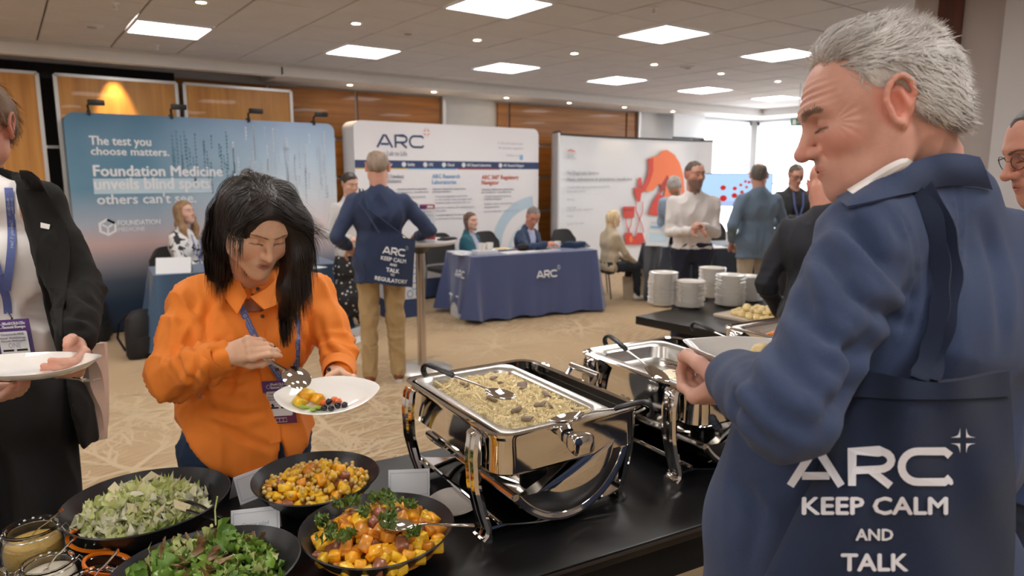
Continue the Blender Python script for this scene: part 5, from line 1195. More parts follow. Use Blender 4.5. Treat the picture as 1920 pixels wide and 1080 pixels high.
# ------------------------------------------------------------------ heads (x right, y forward, z up; origin between the ears)
SKIN = {'fair': (.62, .33, .25), 'ruddy': (.56, .255, .18), 'tan': (.50, .265, .165), 'light': (.68, .42, .33)}
def ear_curve(sx, sc=1.0):
    P = []
    for k in range(15):
        q = math.radians(-35 + 290 * k / 14); P.append((.0 - .0205 * sc * math.cos(q) * (1 if math.sin(q) > -.2 else .8) - .006 * math.sin(q), .033 * sc * math.sin(q) + .002))
    return P
def head_sdf(f, male=1.0, ears=True, jaw=1.0, nose=1.0, fine=True, fat=1.0, lids='down'):
    m = male
    f.ell((0, -.012, .034), (.0745, .099, .086), .02)
    f.ell((0, .030, .030), (.064, .062, .070), .03)
    f.ell((0, .030, -.030), (.058 * fat, .058, .062), .03)
    f.cap((-.040 * jaw, .012, -.066), (0, .074, -.094), .026 * fat, .019, .03); f.cap((.040 * jaw, .012, -.066), (0, .074, -.094), .026 * fat, .019, .03)
    f.cap((-.054 * jaw, -.004, -.02), (-.045 * jaw, .008, -.066), .018, .020, .025); f.cap((.054 * jaw, -.004, -.02), (.045 * jaw, .008, -.066), .018, .020, .025)
    f.ell((0, .080, -.098), (.020, .016, .014), .02)
    f.ell((0, .055, -.06), (.042, .042, .035), .03)
    for sx in (-1, 1):
        f.ell((sx * .040, .060, -.020), (.024 * fat, .024, .022), .025)
        f.ell((sx * .040, .062, -.030), (.026, .022, .026), .02) if m < .5 else None
        f.cap((sx * .012, .0905 + .0015 * m, .032), (sx * .046, .0745 + .0015 * m, .030), .0085 + .0025 * m, .007 + .001 * m, .018)
        if fine:
            f.ell((sx * .031, .098, .010), (.0175, .014, .012), .010, 'sub')
            f.ell((sx * .0310, .0765, .0085), (.0135, .0145, .0125), .004)
            f.cap((sx * .018, .086, .0035), (sx * .044, .078, .0025), .0028, .002, .004)
    f.cap((0, .090, .022), (0, .112 + .004 * nose, -.022), .0075, .0098 * nose, .014)
    f.ell((0, .113 + .005 * nose, -.026), (.0105 * nose, .0115, .010), .010)
    for sx in (-1, 1): f.ell((sx * .0120 * nose, .102, -.0285), (.0080, .0120, .0085), .008)
    if fine:
        for sx in (-1, 1): f.ell((sx * .0068, .108, -.0385), (.0036, .0060, .0040), .004, 'sub')
    f.ell((0, .086, -.054), (.026, .016, .017), .016)
    for sx in (-1, 1):
        f.cap((sx * .0, .1005, -.0535), (sx * .021, .0885, -.0575), .0052, .0030, .005)
        f.cap((sx * .0, .0990, -.0645), (sx * .019, .0885, -.0610), .0062, .0035, .006)
    if fine:
        f.cap((-.024, .090, -.0592), (0, .1055, -.0588), .0016, .0022, .003, 'sub'); f.cap((.024, .090, -.0592), (0, .1055, -.0588), .0016, .0022, .003, 'sub')
        if m > .5:
            for sx in (-1, 1): f.cap((sx * .022, .094, -.034), (sx * .032, .080, -.060), .0014, .0008, .006, 'sub')
    if ears:
        for sx in (-1, 1):
            X0 = sx * .0735
            f.ell((X0 + sx * .004, -.010, -.002), (.009, .017, .028), .008)
            if fine:
                f.ell((X0 + sx * .013, -.004, .0), (.009, .0105, .017), .004, 'sub')
                E = ear_curve(sx)
                pts = [(X0 + sx * (.006 + .010 * min(1, max(0, k / 6))), -.010 - p[0] * -1.0, p[1]) for k, p in enumerate(E)]
                f.chain(pts, [.0042] * len(pts), .003)
                f.ell((X0 + sx * .010, -.004, -.029), (.0045, .0075, .0095), .006)
                f.cap((X0 + sx * .009, -.014, .016), (X0 + sx * .011, -.018, -.010), .0035, .003, .005)
                f.ell((X0 + sx * .009, .006, -.006), (.004, .004, .007), .005)
def skull_hair(f, th=.010, cut=1.0, front=.074, side=0.0, nape=-.07, full=0.0):
    "hair cap: thicker skull kept behind a hairline"
    f.ell((0, -.014, .036), (.0765 + th * .7, .1005 + th, .086 + th), .02)
    f.ell((0, -.055, -.010), (.060 + th * .5, .052 + th, .060 + th), .03)
    a, b = A(0, .085, front), A(0, .006, -.004 + side); c = A(0, -.075, nape)
    d1 = nrm(A(0, -(a[2] - b[2]), (a[1] - b[1]))) ; n1 = A(0, d1[1], d1[2]); n1 = nrm(A(0, -(a[2] - b[2]), a[1] - b[1]))
    f.plane(-n1, -float(n1 @ a), .010)
    n2 = nrm(A(0, -(b[2] - c[2]), b[1] - c[1])); f.plane(-n2, -float(n2 @ b), .010)
def head_cols(V, skin, male=1.0, lip=None, brow=(.06, .035, .025), blush=.35, brow_w=1.0, beard=None, bald=None, stub=0.0):
    C_ = np.tile(np.array(skin), (len(V), 1)).astype(float)
    def blob(c, r, col, s_=1.0, sym=True, pw=1.0):
        nonlocal C_
        for sx in ((-1, 1) if sym else (1,)):
            d = np.sqrt((((V - np.array([c[0] * sx, c[1], c[2]])) / np.array(r)) ** 2).sum(1)); w_ = np.clip((1.25 - d) / .5, 0, 1) * s_
            C_ = C_ * (1 - w_[:, None]) + np.array(col) * w_[:, None]
    sk = np.array(skin)
    blob((.042, .07, -.025), (.03, .04, .022), sk * [1.08, .78, .75], blush); blob((0, .115, -.026), (.018, .02, .016), sk * [1.05, .76, .72], blush, False)
    blob((.080, -.01, 0), (.02, .03, .035), sk * [1.08, .72, .66], .7)
    blob((.031, .088, .0075), (.018, .014, .011), sk * [.78, .66, .66], .6 if male > .5 else .35)
    for q in range(7):
        t = q / 6; blob((.017 + .028 * t, .0915 - .014 * t, .0012 + .0022 * math.sin(3.1 * t)), (.0040, .0075, .0021), (.03, .018, .015), .85)
        blob((.012 + .036 * t, .101 - .022 * t, .026 + .002 * (male < .5) + (.006 if male > .5 else .0035) * math.sin(2.6 * t)), (.006, .014, .0032 * brow_w), brow, .8)
    lip = lip if lip is not None else sk * [.90, .58, .58]
    blob((0, .102, -.0540), (.020, .012, .0042), lip, .85, False); blob((0, .100, -.0635), (.018, .012, .0050), lip, .85, False)
    blob((0, .101, -.0590), (.023, .014, .0013), sk * .3, .8, False)
    blob((.0068, .108, -.0375), (.0040, .007, .0035), sk * .25, .8)
    if beard is not None:
        w_ = np.clip((-.030 - V[:, 2]) / .02, 0, 1) * np.clip((V[:, 1] - .0) / .02, 0, 1) * stub
        mask = 1 - np.clip((1.6 - np.sqrt(((V - [0, .10, -.058]) / [.02, .03, .010]) ** 2).sum(1) if False else 0), 0, 1)
        C_ = C_ * (1 - w_[:, None]) + np.array(beard) * w_[:, None]
    return C_
M_skin = mat('skin', (.6, .35, .25), .48, attr=True, sub=.12, bump=.25, bscale=420, var=.05, vscale=60, bdist=.0012)
_hc = {}
def head_mesh(res=.0045, key=None, male=1.0, neck=None, skin='fair', **k):
    kk = {q: k.pop(q) for q in list(k) if q in ('jaw', 'nose', 'fat', 'ears')}
    f = SDF((-.11, -.13, -.14 if neck is None else -.24), (.11, .14, .135), res)
    if neck is not None: f.cap((0, -.022, -.045), neck, .054 + .006 * male, .060 + .006 * male, .025)
    head_sdf(f, male, fine=res < .0065, **kk); V, F = f.mesh(); V = relax(V, F, 1, .3)
    return V, F, head_cols(V, SKIN[skin] if isinstance(skin, str) else skin, male, **k)
def strands(V, F, n, length, width, flow, seed, lift=.25, seg=4, curl=.15, keep=None, N_=None, var=.4, reject=None, bv=None, off=.002, snap=99):
    "short ribbons growing from a surface; flow(P,N) gives the direction"
    r_ = np.random.default_rng(seed)
    ar = np.linalg.norm(np.cross(V[F[:, 2]] - V[F[:, 0]], V[F[:, 3]] - V[F[:, 1]]), axis=1); fi = r_.choice(len(F), n, p=ar / ar.sum())
    w_ = r_.dirichlet((1, 1, 1, 1), n); P = (V[F[fi]] * w_[:, :, None]).sum(1); NN = vnormals(V, F); N0 = (NN[F[fi]] * w_[:, :, None]).sum(1); N0 /= np.linalg.norm(N0, axis=1, keepdims=True) + 1e-9
    if keep is not None: m = keep(P); P, N0 = P[m], N0[m]
    n = len(P); L_ = length * (1 + var * r_.uniform(-1, 1, n)); out = [P]; p = P.copy(); nn = N0.copy()
    cw = r_.normal(size=(n, 3)) * curl
    for s_ in range(seg):
        d = flow(p, nn) + cw; d -= (d * nn).sum(1, keepdims=True) * nn * (1 if bv is None or s_ < snap else 0); d /= np.linalg.norm(d, axis=1, keepdims=True) + 1e-9
        d = d + nn * (lift * (1 - 1.1 * s_ / seg)); d /= np.linalg.norm(d, axis=1, keepdims=True); p = p + d * (L_ / seg)[:, None]
        if bv is not None and s_ < snap:
            for i_ in range(n):
                lo_, no_, _, _ = bv.find_nearest(Vector(p[i_]))
                if lo_ is not None: nn[i_] = no_; p[i_] = np.array(lo_) + np.array(no_) * (off * (.3 + ((i_ * 7919) % 97) / 70) * min(1, (s_ + 1) / 2))
        out.append(p.copy())
    Q = np.stack(out, 1)
    if reject is not None:
        ok = ~reject(Q.reshape(-1, 3)).reshape(n, seg + 1).any(1); Q = Q[ok]; N0 = N0[ok]; n = len(Q)
    T = np.gradient(Q, axis=1); T /= np.linalg.norm(T, axis=2, keepdims=True) + 1e-9
    side = np.cross(T, N0[:, None, :]); side /= np.linalg.norm(side, axis=2, keepdims=True) + 1e-9
    wd = width * (1 - np.linspace(0, 1, seg + 1) ** 2 * .85); a = Q + side * wd[None, :, None] / 2; b = Q - side * wd[None, :, None] / 2
    VV = np.stack([a, b], 2).reshape(-1, 3); base = (np.arange(n) * (seg + 1) * 2)[:, None]; FF = []
    for s_ in range(seg): FF.append(np.stack([base[:, 0] + 2 * s_, base[:, 0] + 2 * s_ + 1, base[:, 0] + 2 * s_ + 3, base[:, 0] + 2 * s_ + 2], 1))
    return VV, np.concatenate(FF), r_
def hair_mat(n, c, c2=None, rough=.45): return mat(n, c, rough, var=.35, vscale=40, base2=c2 or tuple(x * 1.6 for x in c), bump=.6, bscale=180, stretch=(1, 1, .25), bdist=.003)
# ------------------------------------------------------------------ hands
def hand(f, W, dirv, n, side, curls=((20, 30, 20),) * 4, thumb=((.55, .75, .25), (.85, .35, .35), (.9, .1, .4)), sc=1.0, spread=4, k=.005, palm=.086):
    """W wrist, dirv wrist->knuckles, n palm side, side=+1 when thumb side is cross(dirv,n)"""
    d = nrm(dirv); n = nrm(np.array(n) - d * float(np.dot(n, d))); ac = np.cross(d, n) * side; W = np.array(W, float); P = {}
    offs = (.028, .0095, -.009, -.0265); lens = ((.043, .025, .022), (.047, .029, .023), (.043, .027, .022), (.034, .021, .019)); rad = (.0088, .0090, .0085, .0076)
    f.cap(W - d * .03 * sc, W + d * .01 * sc, .026 * sc, .027 * sc, .015, flat=.72, w=n)
    for i in range(4):
        root = W + (d * palm + ac * offs[i]) * sc - d * (0, 0, .003, .010)[i] * sc
        f.cap(W + (d * .012 + ac * offs[i] * .62) * sc, root, .0135 * sc, .0108 * sc, .012)
        f.ell(root - n * .003 * sc, (.0105 * sc,) * 3, .006)
        ang = 0; p = root; dd = rot(n, side * -spread * (1.5 - i) * -1) @ d
        for j in range(3):
            ang += curls[i][j]; v = dd * math.cos(math.radians(ang)) + n * math.sin(math.radians(ang)); q = p + v * lens[i][j] * sc
            f.cap(p, q, rad[i] * sc * (1 - .07 * j), rad[i] * sc * (.95 - .08 * j), k if j else .009); p = q
        P[i] = p
    f.ell(W + (d * .045 + n * .006) * sc, (.033 * sc, .033 * sc, .016 * sc), .012, M=np.stack([ac, d, n], 1))
    p = W + (d * .020 + ac * .020 + n * .006) * sc
    for j, (tv, L_, ra) in enumerate(zip(thumb, (.046, .033, .027), ((.0155, .0118), (.0112, .0105), (.0105, .0085)))):
        v = nrm(d * tv[0] + ac * tv[1] + n * tv[2]); q = p + v * L_ * sc; f.cap(p, q, ra[0] * sc, ra[1] * sc, .010 if j == 0 else k); p = q
    P['t'] = p; return P
def hand_mesh(res, skin, fore, W, *a, **k):
    W = np.array(W, float); f = SDF(W - .19, W + .19, res)
    if fore is not None: f.cap(W - nrm(np.array(a[0])) * 0, W + nrm(np.array(fore) - W) * .09, .025, .031, .02)
    P = hand(f, W, *a, **k); V, F = f.mesh(); V = relax(V, F, 1, .3); sk = np.array(SKIN[skin] if isinstance(skin, str) else skin)
    C_ = np.tile(sk, (len(V), 1)); 
    for q in P.values():
        w_ = np.clip(1 - np.linalg.norm(V - q, axis=1) / .02, 0, 1)[:, None] * .6; C_ = C_ * (1 - w_) + sk * [1.08, .75, .72] * w_
    return (V, F, C_), P
def limb_ik(S, W, L1, L2, hint):
    S, W = np.array(S, float), np.array(W, float); d = W - S; L_ = np.linalg.norm(d)
    if L_ > (L1 + L2) * .995: W = S + d / L_ * (L1 + L2) * .995; d = W - S; L_ = np.linalg.norm(d)
    a = (L1 ** 2 - L2 ** 2 + L_ ** 2) / (2 * L_); h = math.sqrt(max(L1 ** 2 - a ** 2, 0)); u = d / L_; hn = np.array(hint, float); hn = nrm(hn - u * (hn @ u)); return S + u * a + hn * h, W
M_fab = {}
def fabric(name, c, rough=.8, bump=.35, sc=900, sheen=.08, **k):
    if name not in M_fab: M_fab[name] = mat(name, c, rough, bump=bump, bscale=sc, sheen=sheen, **k)
    return M_fab[name]
# ------------------------------------------------------------------ people in the background
M_shoe_br = mat('brown_leather', (.22, .07, .03), .45); M_shoe_bk = mat('black_leather', (.015, .014, .014), .35); M_sole = mat('white_sole', (.7, .68, .65), .5)
def person(label, loc, face, H=1.78, pose='stand', skin='fair', male=1, head=(0, 0), yaw_head=0, hair='short', haircol=(.05, .03, .02), top=('jacket', (.03, .05, .12)), shirt=(.6, .65, .75),
           legs=(.03, .03, .04), shoes=M_shoe_bk, hands=None, lean=0.0, res=.014, visible_low=True, topmat=None, legmat=None, stub=0, hr=.0055, lean_side=0, open_front=True, name='person', fat=1.0, brow=None, skirt=False):
    """face: world direction the body faces. Local frame: x right, y forward."""
    s = H / 1.80; fv = nrm(A(face[0], face[1], 0)); rz = math.atan2(-fv[0], fv[1])
    root = thing('person', label, 'person', (loc[0], loc[1], 0), rz)
    w_ = (1.0 if male else .88) * fat
    sit = pose == 'sit'; hipz = (.52 if sit else .94) * s; by = -0.0
    T = rot((1, 0, 0), -lean) @ rot((0, 1, 0), lean_side)
    def up(x, y, z): return A(0, by, hipz) + T @ A(x * s, y * s, (z - .94) * s)
    neck = up(0, -.02, 1.50); hc = up(0, .01, 1.66); SH = {q: up(q * .182 * w_, -.012, 1.405) for q in (-1, 1)}
    hips = {q: A(q * .09 * s * w_, by, hipz) for q in (-1, 1)}
    if sit: knees = {q: A(q * .11 * s, by + .43 * s, hipz + .0) for q in (-1, 1)}; ank = {q: A(q * .11 * s, by + .45 * s, .09) for q in (-1, 1)}
    else: knees = {q: A(q * .10 * s, by + .015, .50 * s) for q in (-1, 1)}; ank = {q: A(q * .11 * s, by - .01, .09 * s) for q in (-1, 1)}
    hd = hands or {}
    EL, WR = {}, {}
    for q in (-1, 1):
        tgt = hd.get(q, (q * .24, .04, .84)); W0 = up(*tgt) if not (sit and len(tgt) == 4) else A(*tgt[:3])
        EL[q], WR[q] = limb_ik(SH[q], W0, .29 * s, .26 * s, T @ A(q * .6, -.6, -.5))
    parts = []
    # continuous skin: trunk, limbs, then finer head and hands overlapping it
    lo = np.min([neck, *SH.values(), *EL.values(), *WR.values(), *knees.values(), *ank.values(), *hips.values()], axis=0) - .2 * s; hi = np.max([neck, hc, *SH.values(), *EL.values(), *WR.values(), *knees.values(), *ank.values()], axis=0) + .2 * s
    lo[2] = -.0 if visible_low else hipz - .25
    f = SDF(lo, hi, res)
    def trunk(f, g=0.0):
        f.cap(up(-.075 * w_, 0, 1.28), up(.075 * w_, 0, 1.28), .100 * s + g, None, .05, flat=.98, w=T @ A(0, 1, 0)); f.cap(up(-.06 * w_, .01, 1.10), up(.06 * w_, .01, 1.10), .095 * s * fat + g, None, .06)
        for q in (-1, 1): f.cap(up(q * .05, -.014, 1.435), up(q * .150 * w_, -.012, 1.402), .052 * s + g * .8, .046 * s + g * .8, .05)
        f.cap(up(-.10 * w_, -.005, 1.34), up(.10 * w_, -.005, 1.34), .080 * s + g, None, .06); f.cap(up(0, -.01, 1.40), up(0, -.02, 1.47), .07 * s + g, .058 * s + g, .04)
        f.cap(A(-.075 * w_ * s, by, hipz), A(.075 * w_ * s, by, hipz), .098 * s * fat + g, None, .05)
    trunk(f, -.008)
    for q in (-1, 1):
        f.cap(SH[q], EL[q], .046 * s, .036 * s, .03); f.cap(EL[q], WR[q], .036 * s, .026 * s, .02)
        f.cap(hips[q], knees[q], .072 * s, .05 * s, .03); f.cap(knees[q], ank[q], .05 * s, .033 * s, .02)
    f.cap(up(0, -.02, 1.42), hc - (T @ A(0, .02, .05)) * s, .052 * s, .052 * s, .02)
    V, F = f.mesh(); sk = SKIN[skin]; parts.append((V, F, np.tile(np.array(sk), (len(V), 1))))
    # head
    R_ = T @ rot((0, 0, 1), yaw_head) @ rot((1, 0, 0), -head[0]) @ rot((0, 1, 0), head[1])
    nk = R_.T @ (up(0, -.015, 1.47) - hc) / (s * (1.0 if male else .95))
    hs = s * (1.02 if male else .96)
    hV, hF, hC = head_mesh(hr, male=male, neck=nk, skin=skin, beard=tuple(np.array(haircol) * 1.5 + .03) if stub else None, stub=stub, brow=brow or tuple(np.array(haircol) * .8))
    parts.append((hV @ R_.T * hs + hc, hF, hC))
    for q in (-1, 1):
        dv = nrm(WR[q] - EL[q]); pn = T @ A(-q * .5, .1, -.8); curl = ((28, 35, 25),) * 4
        (V, F, C_), _ = hand_mesh(.005, skin, EL[q], WR[q], dv, pn, 1 if q < 0 else -1, curl, sc=s * (1 if male else .9)); parts.append((V, F, C_))
    V, F, C_ = joinm(parts); obj('body', mesh_from(V, F, True, C_), M_skin, root)
    # hair
    def in_head(V): return V @ R_.T * hs + hc
    hm = hair_mat('hair_%02d' % len(bpy.data.materials), haircol)
    if hair != 'bald':
        f = SDF((-.13, -.16, -.40 if hair in ('long', 'longwavy') else -.17), (.13, .13, .16), .0055)
        if hair == 'short': skull_hair(f, .011, front=.080, nape=-.055)
        elif hair == 'crop': skull_hair(f, .006, front=.082, nape=-.055)
        elif hair == 'ring':
            skull_hair(f, .006, front=.080, nape=-.06); f.ell((0, .0, .125), (.060, .095, .05), .02, 'sub')
        elif hair == 'bob': skull_hair(f, .013, front=.082, nape=-.10); f.cap((-.070, -.01, .03), (-.072, .01, -.12), .026, .022, .03); f.cap((.070, -.01, .03), (.072, .01, -.12), .026, .022, .03); f.cap((0, -.075, .02), (0, -.07, -.12), .05, .045, .03)
        elif hair in ('long', 'longwavy'):
            skull_hair(f, .014, front=.082, nape=-.10)
            for q in (-1, 1): f.chain([(q * .068, .0, .04), (q * .082, .015, -.06), (q * .085, .03, -.17), (q * .075, .05, -.28)], [.028, .030, .034, .020], .03)
            f.chain([(0, -.075, .02), (0, -.075, -.12), (0, -.06, -.26)], [.055, .06, .045], .03)
            f.ell((0, .085, -.02), (.058, .055, .085), .015, 'sub')
        V, F = f.mesh(); V = wrinkle(V, F, .003, 70, 5, (1, 1, .3)); obj('hair', mesh_from(in_head(V), F), hm, root)
    # upper clothing
    kind, tc = top[0], top[1]; tm = topmat or fabric('cloth_%02d' % len(bpy.data.materials), tc)
    def sleeves(f, g):
        for q in (-1, 1): f.cap(SH[q] + A(0, 0, 0), EL[q], (.055 + g) * s, (.047 + g) * s, .03); f.cap(EL[q], WR[q] + (EL[q] - WR[q]) * .04, (.047 + g) * s, (.036 + g) * s, .02)
    def hem(f, z): 
        c = up(0, 0, z); n_ = T @ A(0, 0, -1); f.plane(n_, float(n_ @ c), .006)
    blo = lo.copy(); blo[2] = max(lo[2], (hipz - .28 * s)); 
    f = SDF(blo, hi, res * .8)
    if kind == 'jacket':
        trunk(f, .022); sleeves(f, .006)
        if not sit:
            f.cap(up(-.085 * w_, 0, .98), up(.085 * w_, 0, .98), .112 * s * fat, None, .06); f.cap(up(-.09 * w_, 0, .80), up(.09 * w_, 0, .80), .112 * s * fat, None, .05)
        f.cap(up(0, -.025, 1.44), up(0, -.03, 1.49), .078 * s, .070 * s, .02); hem(f, .80 if not sit else .93)
        f.fn(lambda x, y, z: np.sqrt((x - neck[0]) ** 2 + (y - (neck[1] + .03 * s)) ** 2) - .060 * s + 0 * z + np.maximum(0, (up(0, 0, 1.44)[2] - z)) * 3, .006, 'sub')
        if open_front:
            Ti = T.T; o_ = up(0, 0, .94)
            def wedge(x, y, z):
                px, py, pz_ = x - o_[0], y - o_[1], z - o_[2]
                lx = px * T[0, 0] + py * T[1, 0] + pz_ * T[2, 0]; ly = px * T[0, 1] + py * T[1, 1] + pz_ * T[2, 1]; lz = px * T[0, 2] + py * T[1, 2] + pz_ * T[2, 2]
                return np.maximum(np.abs(lx) - (.02 + .14 * np.clip(lz - .02, 0, .6)) * s, .02 - ly)
            f.fn(wedge, .008, 'sub')
    else:
        trunk(f, .016 if kind == 'shirt' else .020); sleeves(f, .002); hem(f, {'shirt': .97, 'blouse': .90}.get(kind, .95) - (.02 if sit else 0))
        f.cap(up(0, -.02, 1.44), up(0, -.025, 1.50), .072 * s, .064 * s, .02)
        f.fn(lambda x, y, z: np.sqrt((x - neck[0]) ** 2 + (y - (neck[1] + .015 * s)) ** 2) - .055 * s + 0 * z + np.maximum(0, (up(0, 0, 1.46)[2] - z)) * 3, .006, 'sub')
    V, F = f.mesh(); V = wrinkle(V, F, .007 * s, 14, 3, (1, 1, .45), mask=lambda P: np.clip((hi[2] - P[:, 2]) / .4, .3, 1))
    for q in (-1, 1): V = limb_folds(V, F, EL[q], WR[q] - SH[q], .12, .005, 70, q + 2)
    obj('jacket' if kind == 'jacket' else 'shirt', mesh_from(V, F), tm, root)
    if kind == 'jacket' and open_front:
        f = SDF(blo, hi, res * .9); trunk(f, .008); f.cap(up(0, -.015, 1.44), up(0, -.015, 1.50), .068 * s, .060 * s, .02); hem(f, .93)
        f.fn(lambda x, y, z: np.sqrt((x - neck[0]) ** 2 + (y - (neck[1] + .02 * s)) ** 2) - .050 * s + 0 * z + np.maximum(0, (up(0, 0, 1.47)[2] - z)) * 3, .006, 'sub')
        V, F = f.mesh(); obj('shirt', mesh_from(wrinkle(V, F, .003, 25, 9), F), fabric('shirt_%02d' % len(bpy.data.materials), shirt), root)
    # lower clothing
    if visible_low:
        lm = legmat or fabric('trousers_%02d' % len(bpy.data.materials), legs); f = SDF(lo, hi * [1, 1, 0] + A(0, 0, up(0, 0, 1.08)[2] + .02), res * .8)
        f.cap(A(-.08 * s * w_, by, hipz), A(.08 * s * w_, by, hipz), .104 * s * fat, None, .04); f.cap(up(-.065, .0, 1.02), up(.065, .0, 1.02), .098 * s * fat, None, .04)
        for q in (-1, 1):
            f.cap(hips[q] + A(q * .006, 0, 0), knees[q], .090 * s * w_, .070 * s, .03); f.cap(knees[q], ank[q] + A(0, 0, -.02), .069 * s, (.056 if male else .045) * s, .03)
        if skirt: f.cap(A(-.06, by, .75 * s), A(.06, by, .75 * s), .13, None, .1); f.cap(A(-.09, by, .42 * s), A(.09, by, .42 * s), .17, None, .12)
        f.plane((0, 0, -1), -.055, .004); f.plane((0, 0, 1), up(0, 0, 1.03)[2], .004); V, F = f.mesh(); V = wrinkle(V, F, .006 * s, 20, 8, (1, 1, .5))
        for q in (-1, 1): V = limb_folds(V, F, knees[q] - A(0, 0, .15) if not sit else knees[q], A(0, 0, 1), .14, .005, 60, q)
        obj('skirt' if skirt else 'trousers', mesh_from(V, F), lm, root)
        for q in (-1, 1):
            a = ank[q]; f = SDF((a[0] - .07, a[1] - .09, 0), (a[0] + .07, a[1] + .24, .13), .006)
            f.cap((a[0], a[1] - .01, .045), (a[0] + q * .008, a[1] + .14, .032), .040 * s, .034 * s, .02, flat=.95, w=(0, 0, 1)); f.cap((a[0], a[1] - .02, .05), (a[0], a[1] - .005, .10), .038 * s, .036 * s, .02); f.plane((0, 0, -1), -.004, .003)
            V, F = f.mesh(); sh = obj('shoe', mesh_from(V, F), shoes, root)
            if shoes is M_shoe_br:
                m_ = MB(); m_.prism([(a[0] + .044 * math.cos(t) , a[1] + .055 + .115 * math.sin(t)) for t in np.linspace(0, 6.283, 21)[:-1]], .001, .026); m_.build('sole', M_sole, sh, smooth=True)
    root['_up'] = 0; del root['_up']
    return root, up, dict(EL=EL, WR=WR, T=T, s=s, hc=hc, R=R_, hs=hs)
def lanyard(root, pts, m, w_=.018):
    a = MB(); P = [np.array(p, float) for p in pts]; V = []
    for i, p in enumerate(P):
        t = nrm(P[min(i + 1, len(P) - 1)] - P[max(i - 1, 0)]); sd = nrm(np.cross(t, A(0, 1, 0))); V += [p - sd * w_ / 2, p + sd * w_ / 2]
    a.add(V, [(2 * i, 2 * i + 1, 2 * i + 3, 2 * i + 2) for i in range(len(P) - 1)]); return a.build('lanyard', m, root)
M_lan = mat('lanyard_blue', (.12, .16, .42), .55)
toC = lambda p: -nrm(np.array([p[0], p[1]]))
# khaki-trousered man from behind, with a printed tote bag
kz, kup, kd = person('man in navy jacket and khaki trousers seen from behind at the tall round table', (2.365, 4.985), (.30, .95), 1.86, skin='fair', head=(18, 0), yaw_head=-14, hair='ring', haircol=(.22, .16, .12), top=('jacket', (.028, .045, .105)), legs=(.42, .29, .14), shoes=M_shoe_br, hands={1: (.34, .22, 1.12), -1: (-.22, .16, 1.05)}, open_front=False, res=.012, fat=1.04)
def tote_small(root, up, s, T):
    f = lambda u, v: up(.075 + (u - .5) * (.34 + .03 * v) - .05 * v, -.175 + .12 * max(0, u - .7) - .026 * math.sin(math.pi * u) - .010 * math.sin(9 * u + 3 * v) * v - .03 * v, 1.16 - .36 * v + .07 * (.5 - u))
    a = MB(); a.grid(lambda u, v: f(v, u), 16, 16, .012); t = a.build('tote_bag', fabric('tote_cotton', (.020, .034, .085), .85), None, smooth=True)
    return f, t
f_, tb = tote_small(kz, kup, kd['s'], kd['T']); tag(tb, 'navy printed tote bag hanging at the back of the man in khaki trousers', 'bag'); tb.location = kz.location; tb.rotation_euler = kz.rotation_euler
sm = MB(); sm.tube([f_(.2, 0), kup(-.16, -.13, 1.40), kup(-.14, -.02, 1.50), kup(-.15, .10, 1.36)], .013, 6, flat=(1, .3)); sm.tube([f_(.8, 0), kup(-.10, -.14, 1.36), kup(-.12, -.03, 1.50)], .013, 6, flat=(1, .3)); sm.build('strap', M_fab['tote_cotton'], tb, smooth=True)
pr = Print(lambda x, y, l: f_(x, 1 - y) + kd['T'] @ A(0, -.004 - l, 0))
pr.geo(*arc_logo(.2), M_inkw, .30, .62, .15, .75); pr.geo(*star_geo(.35, 4.5, 1.2), M_inkw, .30, .62, .15, .75)
for t_, y, sz in (('KEEP CALM', .49, .11), ('AND', .40, .07), ('TALK', .27, .115), ('TO', .20, .06), ('REGULATORY', .07, .11)): pr.text(t_, M_inkw, .54, y, sz, .03, align='c', sx=.95, rot=0)
pr.build('bag_print', tb)
# woman half hidden behind him
M_dots = mat('dotted_black_cloth', (.02, .02, .025), .7); nt = M_dots.node_tree; vv_ = nt.nodes.new('ShaderNodeTexVoronoi'); vv_.inputs['Scale'].default_value = 22; tc_ = nt.nodes.new('ShaderNodeTexCoord'); nt.links.new(tc_.outputs['Object'], vv_.inputs[0])
rp = nt.nodes.new('ShaderNodeValToRGB'); rp.color_ramp.elements[0].position = .20; rp.color_ramp.elements[0].color = (.6, .6, .6, 1); rp.color_ramp.elements[1].position = .26; rp.color_ramp.elements[1].color = (.015, .015, .02, 1); nt.links.new(vv_.outputs['Distance'], rp.inputs[0]); nt.links.new(rp.outputs[0], nt.nodes['Principled BSDF'].inputs['Base Color'])
p = D(657, 400, 7.0); person('woman in white top and dotted black skirt mostly hidden behind the khaki trousers', (p[0], p[1]), (.1, -1), 1.70, male=0, skin='light', hair='short', haircol=(.03, .02, .015), top=('blouse', (.62, .62, .64)), legs=(.02, .02, .02), legmat=M_dots, skirt=True, hands={-1: (-.20, .2, 1.1), 1: (.12, .2, 1.1)}, head=(15, 0))
p = D(465, 330, 6.2); person('dark-haired person standing right behind the orange-shirted woman', (p[0], p[1]), (.2, 1), 1.72, male=1, skin='tan', hair='short', haircol=(.02, .015, .012), top=('jacket', (.02, .02, .03)), open_front=False, legs=(.02, .02, .03))
